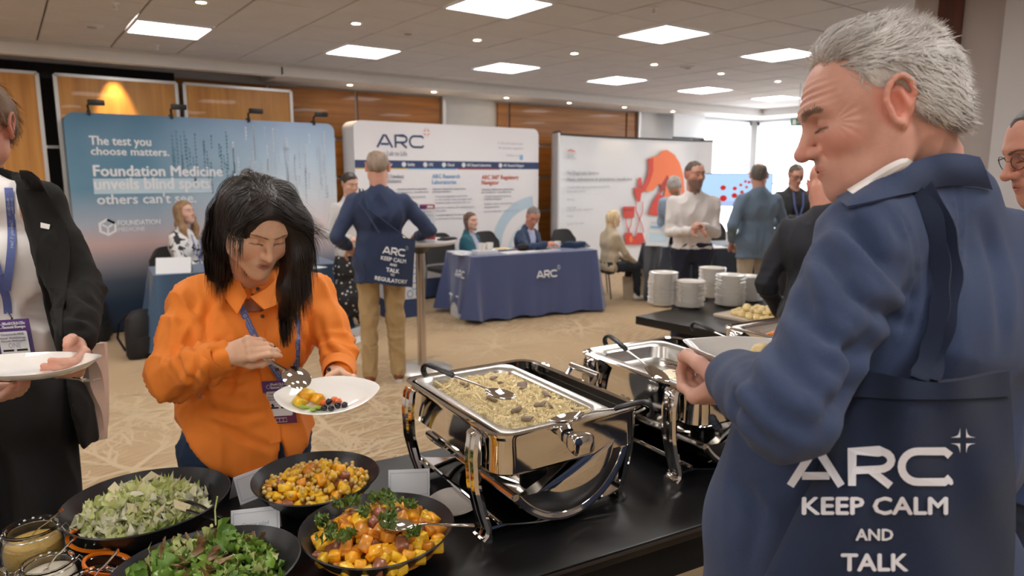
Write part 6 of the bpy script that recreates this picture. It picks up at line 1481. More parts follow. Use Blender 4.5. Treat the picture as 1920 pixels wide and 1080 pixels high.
# seated woman at the blue cloth table
M_pat = mat('patterned_blouse', (.75, .74, .73), .7); nt = M_pat.node_tree; n_ = nt.nodes.new('ShaderNodeTexNoise'); n_.inputs['Scale'].default_value = 9; n_.inputs['Detail'].default_value = 1.5; n_.inputs['Distortion'].default_value = 1.5; tc_ = nt.nodes.new('ShaderNodeTexCoord'); nt.links.new(tc_.outputs['Object'], n_.inputs[0])
rp = nt.nodes.new('ShaderNodeValToRGB'); rp.color_ramp.interpolation = 'CONSTANT'; rp.color_ramp.elements[0].color = (.03, .03, .035, 1); rp.color_ramp.elements[1].position = .43; rp.color_ramp.elements[1].color = (.78, .76, .75, 1); nt.links.new(n_.outputs['Fac'], rp.inputs[0]); nt.links.new(rp.outputs[0], nt.nodes['Principled BSDF'].inputs['Base Color'])
p = D(350, 470, 7.35); r_, u_, d_ = person('long-haired woman in a black and white patterned blouse seated at the blue table', (p[0], p[1]), (.75, -.75), 1.84, 'sit', 'light', 0, head=(-6, 0), yaw_head=-12, hair='longwavy', haircol=(.24, .14, .07), top=('blouse', (.7, .7, .7)), topmat=M_pat, legs=(.03, .03, .04), hands={-1: (-.12, .30, 1.12), 1: (.10, .30, 1.10)})
lanyard(r_, [u_(.055, .10, 1.44), u_(.05, .14, 1.30), u_(.01, .15, 1.12)], M_lan); lanyard(r_, [u_(-.055, .10, 1.44), u_(-.04, .14, 1.30), u_(.01, .15, 1.12)], M_lan)
# seated pair at the ARC table
p = D(882, 455, 8.55); person('woman in a teal jacket seated behind the left of the ARC table', (p[0], p[1]), (.55, -.85), 1.60, 'sit', 'light', 0, head=(0, 0), yaw_head=-25, hair='bob', haircol=(.09, .05, .035), top=('jacket', (.015, .10, .14)), shirt=(.45, .45, .60), hands={-1: (-.14, .34, 1.12), 1: (.06, .36, 1.12)}, legs=(.02, .02, .03))
p = D(977, 462, 8.8); person('man in a navy jacket leaning forward to eat at the ARC table', (p[0], p[1]), (.35, -.95), 1.70, 'sit', 'ruddy', 1, head=(18, 0), yaw_head=-38, hair='crop', haircol=(.13, .11, .10), top=('jacket', (.025, .045, .10)), shirt=(.42, .47, .68), hands={1: (.22, .42, 1.42), -1: (-.08, .40, 1.12)}, legs=(.02, .02, .03), lean=14)
# blonde seated woman
p = D(1140, 470, 9.1); person('blonde woman in a beige jacket seated in profile before the red printed backdrop', (p[0], p[1]), (.95, -.25), 1.60, 'sit', 'light', 0, head=(0, 0), hair='bob', haircol=(.55, .42, .25), top=('blouse', (.52, .43, .31)), hands={-1: (-.12, .36, 1.06), 1: (.12, .38, 1.04)}, legs=(.015, .018, .025), shoes=mat('white_shoes', (.7, .68, .66), .5), lean=6)
# white-shirted man
person('bearded man in a white shirt standing with his hands together behind the plate stacks', (5.26, 4.28), (-.62, -.78), 1.80, skin='fair', male=1, head=(2, 0), yaw_head=18, hair='crop', haircol=(.07, .045, .035), stub=.75, top=('shirt', (.74, .70, .69)), legs=(.012, .016, .035), hands={-1: (-.03, .26, 1.20), 1: (.06, .27, 1.16)}, fat=1.08, res=.012)
# stooping man behind him
p = D(1262, 400, 8.7); person('grey-haired man stooping behind the white-shirted man', (p[0] + .25, p[1] + .1), (-.9, -.45), 1.75, skin='fair', head=(35, 0), hair='short', haircol=(.30, .28, .27), top=('shirt', (.30, .40, .55)), legs=(.02, .02, .03), lean=28)
# pale-blue jacket man from behind
p = D(1420, 400, 7.2); person('man in a pale blue jacket and sand trousers seen from behind, before the display screen', (p[0], p[1]), (.45, .90), 1.80, skin='fair', head=(4, 0), yaw_head=-30, hair='ring', haircol=(.10, .085, .075), top=('jacket', (.15, .215, .30)), legs=(.50, .42, .31), shoes=M_shoe_br, hands={1: (.24, .30, 1.14), -1: (-.22, .10, .98)}, open_front=False, fat=1.05)
p = D(1487, 400, 8.3); r_, u_, d_ = person('man with glasses, charcoal cardigan and blue lanyard looking down by the windows', (p[0], p[1]), (-.55, -.85), 1.80, skin='fair', head=(22, 0), hair='crop', haircol=(.09, .06, .04), top=('jacket', (.035, .04, .045)), shirt=(.03, .03, .028), hands={-1: (-.1, .26, 1.16), 1: (.1, .26, 1.16)}, legs=(.02, .02, .03))
lanyard(r_, [u_(.06, .10, 1.46), u_(.05, .14, 1.30), u_(.0, .15, 1.14)], M_lan, .022); lanyard(r_, [u_(-.06, .10, 1.46), u_(-.05, .14, 1.30), u_(.0, .15, 1.14)], M_lan, .022)
def glasses(root, d, m, th=.0014, lens=True):
    R_, hc, hs = d['R'], d['hc'], d['hs']; a = MB(); tr = lambda p: R_ @ (np.array(p) * hs) + hc
    for sx in (-1, 1):
        P = [tr((sx * .033 + .024 * math.cos(q), .103 - .006 * abs(math.cos(q)) * (1 if math.cos(q) * sx > 0 else 0), .004 + .017 * math.sin(q))) for q in np.linspace(0, 6.283, 21)[:-1]]
        a.tube(P, th, 6, closed=True); a.tube([tr((sx * .057, .098, .010)), tr((sx * .076, .05, .012)), tr((sx * .080, .0, .012)), tr((sx * .078, -.015, .0))], th, 6)
    a.tube([tr((-.009, .104, .008)), tr((0, .108, .010)), tr((.009, .104, .008))], th, 6); a.build('glasses', m, root, smooth=True)
glasses(r_, d_, M_plastic, .0022)
# dark-suited man leaning behind the grey-haired man
p = D(1540, 470, 3.35); person('close-cropped man in a black jacket bending behind the grey-haired man', (p[0] + .05, p[1]), (.75, .55), 1.78, skin='ruddy', head=(22, 0), yaw_head=-30, hair='bald', haircol=(.2, .15, .12), top=('jacket', (.014, .015, .022)), legs=(.015, .015, .02), hands={-1: (-.18, .24, 1.02)}, open_front=False, lean=18, res=.012, hr=.004)
# man with glasses at the right edge
p = D(1985, 300, 1.75); r_, u_, d_ = person('dark-haired man with metal glasses in a blue jacket, cut off by the right edge', (p[0], p[1]), (-.70, .70), 1.86, skin='ruddy', head=(20, 0), yaw_head=0, hair='crop', haircol=(.035, .022, .018), top=('jacket', (.04, .07, .17)), open_front=True, legs=(.02, .03, .06), hands={-1: (-.18, .25, 1.0), 1: (.18, .25, 1.0)}, res=.011, hr=.003, visible_low=True)
glasses(r_, d_, mat('gunmetal', (.08, .07, .08), .3, metal=.7), .0013)
# ------------------------------------------------------------------ the three people in front (built in room coordinates)
UPV = A(0, 0, 1)
def hero_root(label, loc):
    return thing('person', label, 'person', (loc[0], loc[1], 0), 0)
def put(root, name, V, F, m, cols=None, parent=None, **k):
    V = V - np.array(root.location)
    return obj(name, mesh_from(V, F, True, cols), m, parent or root, **k)
def wrinkle_ax(V, F, amp, freq, seed, ax, s_=.3, mask=None):
    freq = freq * 2.6
    ax = nrm(ax); t = V @ ax; P = V - (1 - s_) * t[:, None] * ax; N_ = vnormals(V, F); w_ = wn(P, freq, seed); d = amp * (1 - 2 * np.abs(w_) ** .75)
    if mask is not None: d = d * mask(V)
    return V + N_ * d[:, None]
def bvh_of(V, F): return BVHTree.FromPolygons([tuple(v) for v in V], [tuple(int(i) for i in f) for f in F])
def hit(bvh, px, py, off=.004, fallback=2.0):
    r = ray(px, py); loc, no, i, d = bvh.ray_cast(Vector(CAM), Vector(nrm(r)))
    if loc is None: return CAM + r * fallback
    return np.array(loc) - nrm(r) * off
def ribbon(mb, pts, w_, side=None, th=.0012):
    P = [np.array(p) for p in pts]; V = []
    for i, p in enumerate(P):
        t = nrm(P[min(i + 1, len(P) - 1)] - P[max(i - 1, 0)]); view = nrm(p - CAM); sd = nrm(np.cross(t, view)) if side is None else side
        V += [p - sd * w_ / 2, p + sd * w_ / 2]
    mb.add(V, [(2 * i, 2 * i + 1, 2 * i + 3, 2 * i + 2) for i in range(len(P) - 1)])
def rib_print(pr_pts, w_):
    "place function along a ribbon: x metres along, y across"
    P = [np.array(p) for p in pr_pts]; L_ = [0]
    for a, b in zip(P[:-1], P[1:]): L_.append(L_[-1] + np.linalg.norm(b - a))
    def place(x, y, l):
        x = min(max(x, 0), L_[-1] - 1e-6); i = max(j for j in range(len(P) - 1) if L_[j] <= x); f = (x - L_[i]) / (L_[i + 1] - L_[i]); p = P[i] + (P[i + 1] - P[i]) * f
        t = nrm(P[i + 1] - P[i]); view = nrm(p - CAM); sd = nrm(np.cross(t, view)); return p + sd * y * -1 - view * .0015
    return place, L_[-1]
def interp(pts, n):
    P = np.array(pts, float); m = len(P); out = []
    for k in range(n + 1):
        t = k / n * (m - 1); i = min(int(t), m - 2); f = t - i; p0, p1, p2, p3 = P[max(i - 1, 0)], P[i], P[i + 1], P[min(i + 2, m - 1)]
        out.append(.5 * ((2 * p1) + (-p0 + p2) * f + (2 * p0 - 5 * p1 + 4 * p2 - p3) * f * f + (-p0 + 3 * p1 - 3 * p2 + p3) * f ** 3))
    return out
def head_frame(face, pitch, roll=0.0):
    y = nrm(A(face[0], face[1], 0)); x = np.cross(y, UPV); M_ = np.stack([x, y, UPV], 1)
    return M_ @ rot((1, 0, 0), -pitch) @ rot((0, 1, 0), roll)
def badge(lab, root, c, xdir, ydir, w_=.092, h_=.13):
    x = nrm(xdir); y = nrm(ydir - x * float(np.dot(x, ydir))); n = nrm(np.cross(x, y)); n = n if n @ (CAM - c) > 0 else -n
    rl = np.array(root.location); L = lambda a, b, l: c - rl + x * a + y * b + n * (.0012 + l)
    a = MB(); a.grid(lambda u, v: L((u - .5) * w_, (v - .5) * h_, -.0011), 1, 1, .0015); bo = a.build('badge', mat('badge_indigo', (.07, .055, .16), .35), root)
    mw = M_inkw; pr = Print(L); M_b2 = mat('badge_plum', (.16, .04, .09), .35)
    pr.rect(M_b2, -w_ / 2, -h_ / 2, w_ / 2, -h_ * .17); pr.rect(M_purp, -w_ / 2, h_ * .24, w_ / 2, h_ / 2)
    pr.poly(mw, rrect(-w_ * .40, -h_ * .32, w_ * .40, h_ * .26, .005, 3), .0003)
    for tx, y0, sz, m_ in (('World CB & CDx', .395, .085, mw), ('Summit Europe', .325, .085, mw)): pr.text(tx, m_, -w_ * .22, h_ * y0, h_ * sz, .02, width=w_ * .62, lift=.0005)
    for tx, y0, sz, wd, bo_ in (('Connect to the Wi-Fi', .185, .06, .62, .01), ('Network:   World CDx Europe', .115, .05, .70, .01), ('Password:  CDxEurope25', .055, .05, .66, .01)): pr.text(tx, M_inkg, -w_ * wd / 2, h_ * y0, h_ * sz, bo_, width=w_ * wd, lift=.0006)
    pr.text('ONE', M_inkg, -w_ * .17, -h_ * .075, h_ * .15, 0, width=w_ * .34, lift=.0006)
    for sx in (-1, 1): pr.poly(M_plastic, rrect(sx * w_ * .19 - w_ * .15, -h_ * .145, sx * w_ * .19 + w_ * .15, -h_ * .105, .001, 2), .0006)
    V_, F_ = stroke_geo([[(-w_ * .18, -h_ * .46), (w_ * .18, -h_ * .46), (w_ * .18, -h_ * .37), (-w_ * .18, -h_ * .37), (-w_ * .18, -h_ * .46), (w_ * .18, -h_ * .46)], [(-w_ * .06, -h_ * .46), (-w_ * .06, -h_ * .37)], [(w_ * .06, -h_ * .46), (w_ * .06, -h_ * .37)]], .0012); pr.geo(V_, F_, mw, lift=.0005)
    V_, F_ = stroke_geo([[(-w_ * .30 + .006 * math.cos(q), h_ * .37 + .006 * math.sin(q)) for q in np.linspace(0, 6.283, 9)]], .0014); pr.geo(V_, F_, mw, lift=.0005)
    pr.build('badge_print', bo); return bo
def buttons(root, pts, m, r_=.0055):
    for p, n in pts:
        p = np.array(p) - np.array(root.location); a = MB(); a.lathe([(.0005, 0), (r_, 0), (r_, .0014), (r_ * .75, .002), (r_ * .6, .0012), (.0005, .0012)], n=14)
        q = Vector(n).to_track_quat('Z', 'Y').to_matrix(); a.V = [tuple(q @ Vector(v) + Vector(p)) for v in a.V]; a.build('button', m, root, smooth=True)

# ================================================================== woman in the orange shirt
Wm = hero_root('woman in an orange shirt and blue lanyard spooning salad onto a white plate', D(465, 600, 2.13))
skW = SKIN['tan'] = (.72, .43, .285)
nb = D(468, 528, 2.08); S1, S2 = D(362, 562, 2.04), D(588, 548, 2.21); E1, E2 = D(322, 708, 1.93), D(640, 668, 2.13); W1, W2 = D(428, 664, 1.80), D(634, 706, 1.95)
chest, waist, hipc = D(462, 640, 2.14), D(452, 745, 2.16), D(462, 830, 2.17)
SA = nrm(A(*(S2 - S1)[:2], 0)); FV = nrm(np.cross(UPV, SA)) * -1
FV = FV if FV @ (CAM - chest) > 0 else -FV
hcW = D(480, 424, 1.87); RW = head_frame(nrm(FV + SA * .20), 31, -4)
parts = []
f = SDF(np.min([S1, S2, E1, E2, W1, W2, hipc], axis=0) - .2, np.max([S1, S2, E1, E2, hcW], axis=0) + .1, .012); f2lo = f
def trunkW(f, g):
    f.cap(chest - SA * .085, chest + SA * .085, .098 + g, None, .05); f.cap(chest - SA * .08 + UPV * .08, chest + SA * .08 + UPV * .08, .085 + g, None, .05)
    f.cap(waist - SA * .075, waist + SA * .075, .095 + g, None, .07); f.cap(hipc - SA * .095, hipc + SA * .095, .100 + g, None, .07)
    for q in (-1, 1): f.ell(chest + SA * q * .075 + FV * .075 + UPV * .02, (.062 + g, .062 + g, .065 + g), .05)
    for S_ in (S1, S2): f.cap(nb - UPV * .01, S_ + UPV * .0, .050 + g, .042 + g, .045)
trunkW(f, -.008)
for a, b, c in ((S1, E1, W1), (S2, E2, W2)): f.cap(a, b, .038, .032, .03); f.cap(b, c, .032, .022, .02)
V, F = f.mesh(); parts.append((V, F, np.tile(skW, (len(V), 1))))
nkl = RW.T @ (nb - hcW + FV * .0); hV, hF, hC = head_mesh(.0028, male=0, neck=nkl * 1.0, skin=skW, brow=(.05, .03, .02), jaw=.88, nose=.84, brow_w=.6, ears=False, lip=np.array((.36, .10, .085)))
parts.append((hV @ RW.T * 1.0 + hcW, hF, hC))
# right hand with the spoon (pinched), left hand on the plate rim
tipS, endS = D(556, 708, 1.755), D(462, 648, 1.79)
d1 = nrm(D(487, 648, 1.76) - W1)
h1, P1 = hand_mesh(.0023, skW, E1, W1 + d1 * .0, d1, nrm(FWD * .75 - UPV * .25 + RGT * .45), -1, curls=((38, 42, 18), (46, 48, 22), (54, 52, 26), (60, 52, 28)), thumb=((.75, .45, .45), (.9, .05, .45), (.95, -.2, .25)), sc=.92)
h2, P2_ = hand_mesh(.0023, skW, E2, W2, nrm(D(664, 724, 1.90) - W2), -FWD * .85 - UPV * .25 - RGT * .1, -1, curls=((38, 45, 25), (42, 48, 25), (46, 50, 26), (50, 50, 26)), thumb=((.55, .55, .45), (.30, .15, .95), (.05, -.30, .95)), sc=.90)
parts += [h1, h2]; V, F, C_ = joinm(parts); put(Wm, 'body', V, F, M_skin, C_)
# shirt
M_or = mat('orange_linen', (.92, .255, .025), .72, bump=.35, bscale=1100, sheen=.08, var=.05, vscale=5)
f = SDF(np.min([S1, E1, W1, hipc], axis=0) - [.2, .2, .25], np.max([S1, S2, E1, E2], axis=0) + [.16, .16, .14], .0075)
trunkW(f, .020); f.cap(hipc - SA * .088 - UPV * .05, hipc + SA * .088 - UPV * .05, .125, None, .06); f.cap(hipc - SA * .075 - UPV * .15, hipc + SA * .075 - UPV * .15, .135, None, .06)
f.chain([S1 - UPV * .008, S1 * .5 + E1 * .5 - RGT * .006, E1, E1 * .45 + W1 * .55 - UPV * .004, W1 + (E1 - W1) * .10], [.056, .062, .064, .052, .038], .03)
f.chain([S2 - UPV * .008, S2 * .5 + E2 * .5, E2, W2 + (E2 - W2) * .12], [.052, .054, .055, .038], .03)
f.cap(nb - UPV * .02, nb + UPV * .012, .072, .060, .02)
nk2 = nb + FV * .028
f.fn(lambda x, y, z: np.sqrt((x - nk2[0]) ** 2 + (y - nk2[1]) ** 2) - .048 - .0 * z + np.maximum(0, nb[2] - .075 - z) * 2.2, .006, 'sub')
zb_ = hipc[2] - .055
def hemf(x, y, z):
    s_ = (x - hipc[0]) * SA[0] + (y - hipc[1]) * SA[1]; q = np.abs(s_ - .01)
    zc_ = zb_ + 6.0 * np.maximum(0, np.abs(s_ - .02) - .05) ** 2 + .09 * np.maximum(0, 1 - np.abs(s_ - .085) / .022)
    return zc_ - z
f.fn(hemf, .004, 'int'); V, F = f.mesh(); V = relax(V, F, 1, .4)
V = wrinkle(V, F, .0065, 17, 21, (1, 1, .38)); V = wrinkle_ax(V, F, .006, 26, 22, E1 - S1, .35, lambda P: np.exp(-(np.linalg.norm(P - (E1 * .6 + S1 * .4), axis=1) / .2) ** 2))
V = limb_folds(V, F, E1, W1 - S1, .13, .008, 62, 3); V = limb_folds(V, F, E2, W2 - S2, .10, .007, 62, 4); V = limb_folds(V, F, waist - UPV * .02, A(.2, 0, 1), .22, .005, 48, 6)
b0_ = bvh_of(V, F)
for wd, dep, pts in ((.012, .008, [(400, 560), (385, 620), (400, 700)]), (.012, .009, [(360, 600), (372, 680), (350, 740)]), (.010, .007, [(410, 640), (400, 700), (380, 740)]), (.010, .006, [(330, 640), (345, 700), (390, 730)]), (.003, .003, [(352, 560), (384, 590), (420, 600)]),
                     (.012, .007, [(380, 760), (440, 780), (500, 770)]), (.011, .006, [(400, 790), (460, 820), (510, 840)]), (.012, .007, [(560, 600), (575, 680), (570, 760)]), (.010, .006, [(600, 600), (612, 650), (640, 670)]), (.010, .006, [(420, 600), (440, 680), (430, 740)]), (.009, .006, [(380, 670), (420, 655), (450, 690)]), (.010, .006, [(545, 560), (560, 640), (540, 740)])):
    V = crease(V, F, [hit(b0_, x, y, 0, 2.0) for x, y in interp(pts, 10)], wd, dep)
sh = put(Wm, 'shirt', V, F, M_or); bW = bvh_of(V, F)
# jeans
f = SDF(hipc - [.28, .28, .95], hipc + [.28, .28, .16], .011)
f.cap(hipc - SA * .088, hipc + SA * .088, .112, None, .05)
for q in (-1, 1):
    hp = hipc + SA * q * .085 - UPV * .06; kn = hp - UPV * .42; an = A(kn[0], kn[1], .09); f.cap(hp, kn, .097, .068, .03); f.cap(kn, an, .066, .048, .02)
f.plane((0, 0, -1), -.05, .004); f.plane((0, 0, 1), hipc[2] + .07, .004); V, F = f.mesh(); V = wrinkle(V, F, .004, 26, 31, (1, 1, 1.6)); V = limb_folds(V, F, hipc - UPV * .1 + FV * .1, UPV, .14, .004, 70, 1)
jn = put(Wm, 'jeans', V, F, mat('indigo_denim', (.018, .045, .10), .8, bump=.5, bscale=1400, var=.3, vscale=9)); bJ = bvh_of(V, F)
for q in (-1, 1):
    a = hipc + SA * q * .085; m_ = MB(); m_.lathe([(.001, 0), (.045, 0), (.048, .02), (.042, .05), (.035, .08), (.001, .085)], c=(a[0] - Wm.location[0] + FV[0] * .05, a[1] - Wm.location[1] + FV[1] * .05, .0), n=20, sx=1.0, sy=1.9); m_.build('shoe', M_shoe_bk, Wm, smooth=True)
# collar, placket, cuffs, buttons
a = MB(); rl = np.array(Wm.location)
def collar_leaf(pts_in, pts_out, th=.004):
    P = interp(pts_in, 8); Q = interp(pts_out, 8); n = 8
    a.grid(lambda u, v: (P[int(round(u * n))] * (1 - v) + Q[int(round(u * n))] * v) - rl + nrm(CAM - nb) * .006 * math.sin(math.pi * v), n, 4, th)
collar_leaf([D(430, 500, 2.02), D(448, 524, 1.99), D(462, 556, 1.985)], [D(405, 520, 2.03), D(425, 560, 1.99), D(447, 590, 1.965)])
collar_leaf([D(520, 520, 2.06), D(500, 540, 2.02), D(470, 556, 1.985)], [D(545, 540, 2.06), D(528, 566, 2.03), D(496, 580, 1.975)])
a.build('collar', M_or, Wm, smooth=True)
pl_ = [hit(bW, x, y, .003) for x, y in interp([(470, 562), (482, 610), (494, 670), (505, 730), (512, 780), (516, 830)], 22)]
a = MB(); P = [p - rl for p in pl_]
a.grid(lambda u, v: P[int(round(u * 22))] + SA * (v - .5) * .032 - nrm(P[int(round(u * 22))] + rl - CAM) * .001, 22, 2, .0025); a.build('placket', M_or, Wm, smooth=True)
bt = mat('dark_button', (.03, .02, .018), .25)
buttons(Wm, [(hit(bW, x, y, .008), nrm(CAM - chest)) for x, y in ((483, 542), (497, 645), (513, 648), (519, 700))][:1] + [(hit(bW, x, y, .008), nrm(CAM - chest)) for x, y in ((492, 593), (514, 652), (520, 692), (512, 760))] + [(D(617, 693, 1.885), nrm(CAM - W2)), (D(620, 702, 1.882), nrm(CAM - W2))], bt)
a = MB()
for Wp, Ep, r_ in ((W1, E1, .0435), (W2, E2, .0435)):
    a = MB()
    ax_ = nrm(Ep - Wp); e1 = nrm(np.cross(ax_, UPV)); e2 = np.cross(ax_, e1)
    a.grid(lambda u, v: Wp - rl + ax_ * (.012 + .055 * v) + (e1 * math.cos(6.283 * u) + e2 * math.sin(6.283 * u)) * (r_ + .007 * v + .002 * math.sin(12.5 * u)), 28, 5, .003)
    a.build('cuff', M_or, Wm, smooth=True)
# hair: dark volume and flowing strands
M_hw = hair_mat('dark_brown_hair', (.010, .006, .005), (.022, .012, .009), .42)
f = SDF(hcW - [.26, .26, .36], hcW + [.26, .26, .2], .0055)
class HF:  # head-frame helper placing ellipsoids in room coordinates
    pass
def hell(f, c, r, k, mode='u'): f.ell(RW @ (np.array(c) * 1.0) + hcW, np.array(r) * 1.0, k, mode, M=RW)
hell(f, (0, -.014, .038), (.082, .107, .094), .02); hell(f, (0, .030, .036), (.071, .069, .079), .02); hell(f, (0, -.055, -.02), (.072, .060, .085), .04)
Lh = [D(446, 352, 1.90), D(424, 400, 1.92), D(416, 452, 1.95), D(414, 500, 1.99), D(400, 524, 2.02)]
Rh = [D(534, 368, 1.89), D(550, 420, 1.88), D(552, 480, 1.90), D(547, 540, 1.93), D(530, 592, 1.94)]
f.chain(Lh, [.034, .034, .036, .030, .010], .035); f.chain(Rh, [.032, .034, .038, .040, .016], .035)
f.chain([D(480, 370, 2.02), D(480, 440, 2.08), D(480, 520, 2.14)], [.07, .075, .06], .05)
hell(f, (-.002, .114, -.028), (.058, .084, .112), .012, 'sub')
V, F = f.mesh(); V = relax(V, F, 1, .4); V = wrinkle(V, F, .004, 55, 41, (1, 1, .2)); ho = put(Wm, 'hair', V, F, M_hw); crown = RW @ A(.01, .03, .125) + hcW
def flowW(P, N_):
    q = (P - hcW) @ RW; wf = np.clip((q[:, 1] - .02) / .05, 0, 1)[:, None] * np.clip((q[:, 2] - .0) / .05, 0, 1)[:, None]; lat = np.sign(q[:, 0] - .012)[:, None] * RW[:, 0] + RW[:, 1] * .15 - UPV * .35
    d = P - crown; d[:, 2] -= .0; r_ = np.linalg.norm(d, axis=1, keepdims=True); d = d / (r_ + 1e-6); w_ = np.clip(r_ / .16, 0, 1); return (d * (1 - w_) + np.array([0, 0, -1.0]) * w_ * 1.4 + d * .25) * (1 - wf) + lat * wf
bvh_h = bvh_of(V, F)
def rejW(P):
    q = (P - hcW) @ RW; return (np.abs(q[:, 0]) < .060) & (q[:, 1] > .035) & (q[:, 2] < .072 - 12 * q[:, 0] ** 2) & (q[:, 2] > -.16)
SV, SF, _ = strands(V, F, 7500, .17, .0017, flowW, 5, lift=.0, seg=9, curl=.05, reject=rejW, bv=bvh_h, off=.006, snap=6); SV2, SF2, _ = strands(V, F, 140, .12, .0008, flowW, 6, lift=.07, seg=8, curl=.08, reject=rejW)
put(Wm, 'hair_strands', np.vstack([SV, SV2]), np.vstack([SF, SF2 + len(SV)]), M_hw, parent=None, kind='stuff')
# lanyard, clip, badge
lp1 = [hit(bW, x, y, .005) for x, y in interp([(427, 508), (440, 545), (462, 598), (488, 650), (515, 692), (548, 738)], 26)]
lp2 = [hit(bW, x, y, .006) for x, y in interp([(556, 595), (557, 640), (556, 680), (554, 738)], 16)]
a = MB(); ribbon(a, [p - rl for p in lp1], .0185, None); 
a = MB()
for LP in (lp1, lp2):
    V_ = []
    for i, p in enumerate(LP):
        t = nrm(LP[min(i + 1, len(LP) - 1)] - LP[max(i - 1, 0)]); sd = nrm(np.cross(t, nrm(p - CAM))); V_ += [p - rl - sd * .0095, p - rl + sd * .0095]
    a.add(V_, [(2 * i, 2 * i + 1, 2 * i + 3, 2 * i + 2) for i in range(len(LP) - 1)])
lo_ = a.build('lanyard', M_lan, Wm)
for LP in (lp1, lp2):
    pf, LL = rib_print(LP, .02); pr = Print(lambda x, y, l: pf(x, y, l) - rl)
    x = .02
    while x < LL - .12:
        pr.text('Celebrating 15 Years', M_inkw, x, -.0035, .0105, .01); x += .125
        V_, F_ = stroke_geo([[(x + .004 * math.cos(q), .004 * math.sin(q)) for q in np.linspace(0, 6.283, 8)]], .0012); pr.geo(V_, F_, M_inkw)
        if x < LL - .05: pr.text('World CB & CDx', M_inkw, x + .008, .0012, .0062, .01); pr.text('Summit Europe', M_inkw, x + .008, -.0052, .0062, .01)
        x += .06
    if pr.V: pr.build('lanyard_print', lo_)
bc = hit(bW, 524, 754, .022); a = MB(); a.tube([lp1[-1] - rl, hit(bW, 552, 705, .012) - rl if False else (lp1[-1] + UPV * -.02 - rl), bc + UPV * .064 + RGT * .02 - rl], .0028, 6); a.build('clip', M_chrome, Wm, smooth=True)
badge('', Wm, bc, RGT * 1.0 - UPV * -.06, UPV + RGT * -.05, .092, .135)
# fork and knife tucked in the jeans pocket
t = thing('fork', 'steel fork tucked into the jeans pocket of the woman in orange', 'fork', D(388, 770, 2.03)); t.rotation_euler = (0, 0, 0)
a = MB(); p0 = A(0, 0, 0); q0 = D(402, 802, 2.05) - D(388, 770, 2.03); u0 = nrm(q0)
a.tube([A(0, 0, 0), q0 * 1.3], [.006, .004], 6, flat=(1, .4))
for k in range(4): o_ = RGT * (k - 1.5) * .006; a.tube([o_ * .6, o_ - u0 * .02, o_ - u0 * .055], .0017, 5)
a.build('fork_body', M_brush, t, smooth=True)
t = thing('butter_knife', 'knife in a green paper sleeve beside the fork in the jeans pocket', 'knife', D(396, 765, 2.03)); a = MB(); a.tube([-RGT * .0 , D(404, 800, 2.04) - D(396, 765, 2.03)], [.012, .010], 6, flat=(1, .25)); a.build('sleeve', mat('pale_green_paper', (.45, .55, .25), .6), t)
# the serving spoon in her right hand
serving_spoon('steel serving spoon held over the white plate by the woman in orange', tipS, endS, black=False, bowl=(.040, .031))
sp = bpy.data.objects['serving_spoon.' + '%03d' % (max([int(o.name[-3:]) for o in bpy.data.objects if o.name.startswith('serving_spoon.')]))]; sp.rotation_euler.x += 2.6
# her plate with food
pc = D(616, 753, 1.782); ra_ = math.atan2(RGT[1], RGT[0])
coupe('white leaf-shaped plate with squash, olives and cucumber held by the woman in orange', pc, .132, .088, ra_ + .12, tilt=(.27, -.03), lens=True, h=.022)
PLo = bpy.data.objects[[o.name for o in bpy.data.objects if o.name.startswith('plate')][-1]]
M_ol = mat('black_olive', (.012, .010, .014), .2, coat=.5); M_cuc = mat('cucumber', (.35, .48, .08), .4, var=.3, vscale=50)
_pn = np.array(Matrix.Rotation(ra_ + .12, 3, 'Z') @ Matrix.Rotation(.27, 3, 'X') @ Vector((0, 0, 1)))
def on_plate(px, py, z=.012): r = ray(px, py); return CAM + r * (float((pc + _pn * z - CAM) @ _pn) / float(r @ _pn))
om = MB(); om.lathe([(.001, -.008), (.005, -.0075), (.0085, 0), (.006, .0078), (.003, .0085), (.003, .003), (.001, .002)], n=14); om_me = om.mesh(smooth=True, deg=60); om_me.materials.append(M_ol)
for k, (px, py) in enumerate(((616, 754), (608, 765), (621, 766), (633, 760), (646, 760))): p = on_plate(px, py, .014); inst('olive', om_me, p, (random.random() * 2, random.random(), 0), 'pitted black olive on the woman\'s white plate', 'olive', 'olives on the plate of the woman in orange', 1.0)
for k, (px, py) in enumerate(((570, 744), (563, 752), (598, 748), (577, 738))): p = on_plate(px, py, .018); inst('squash_cube', sq_me[k % 2 + 0], p, E3(rf), 'yellow squash cube on the woman\'s white plate', 'squash', 'squash on the plate of the woman in orange', .95)
cu = chunk_mesh(120, (.034, .014, .012), .15); cu.materials.append(M_cuc)
for k, (px, py, rz_) in enumerate(((574, 764, .3), (588, 768, 1.2), (600, 764, .9), (561, 758, 0))): p = on_plate(px, py, .010); inst('cucumber_piece', cu, p, (0, .3, rz_), 'green cucumber piece on the woman\'s white plate', 'cucumber', 'cucumber on the plate of the woman in orange', 1.0)
to = MB(); to.lathe([(.001, -.006), (.009, -.003), (.011, 0), (.007, .007), (.001, .009)], n=14); to_me = to.mesh(smooth=True, deg=80); to_me.materials.append(mat('cherry_tomato', (.75, .12, .02), .25, coat=.5))
for k, (px, py) in enumerate(((627, 750), (606, 756), (634, 753))): inst('tomato_half', to_me, on_plate(px, py, .012), (0, 0, 0), 'orange red tomato half behind the olives on the plate', 'tomato', 'tomatoes on the plate of the woman in orange', 1.0)

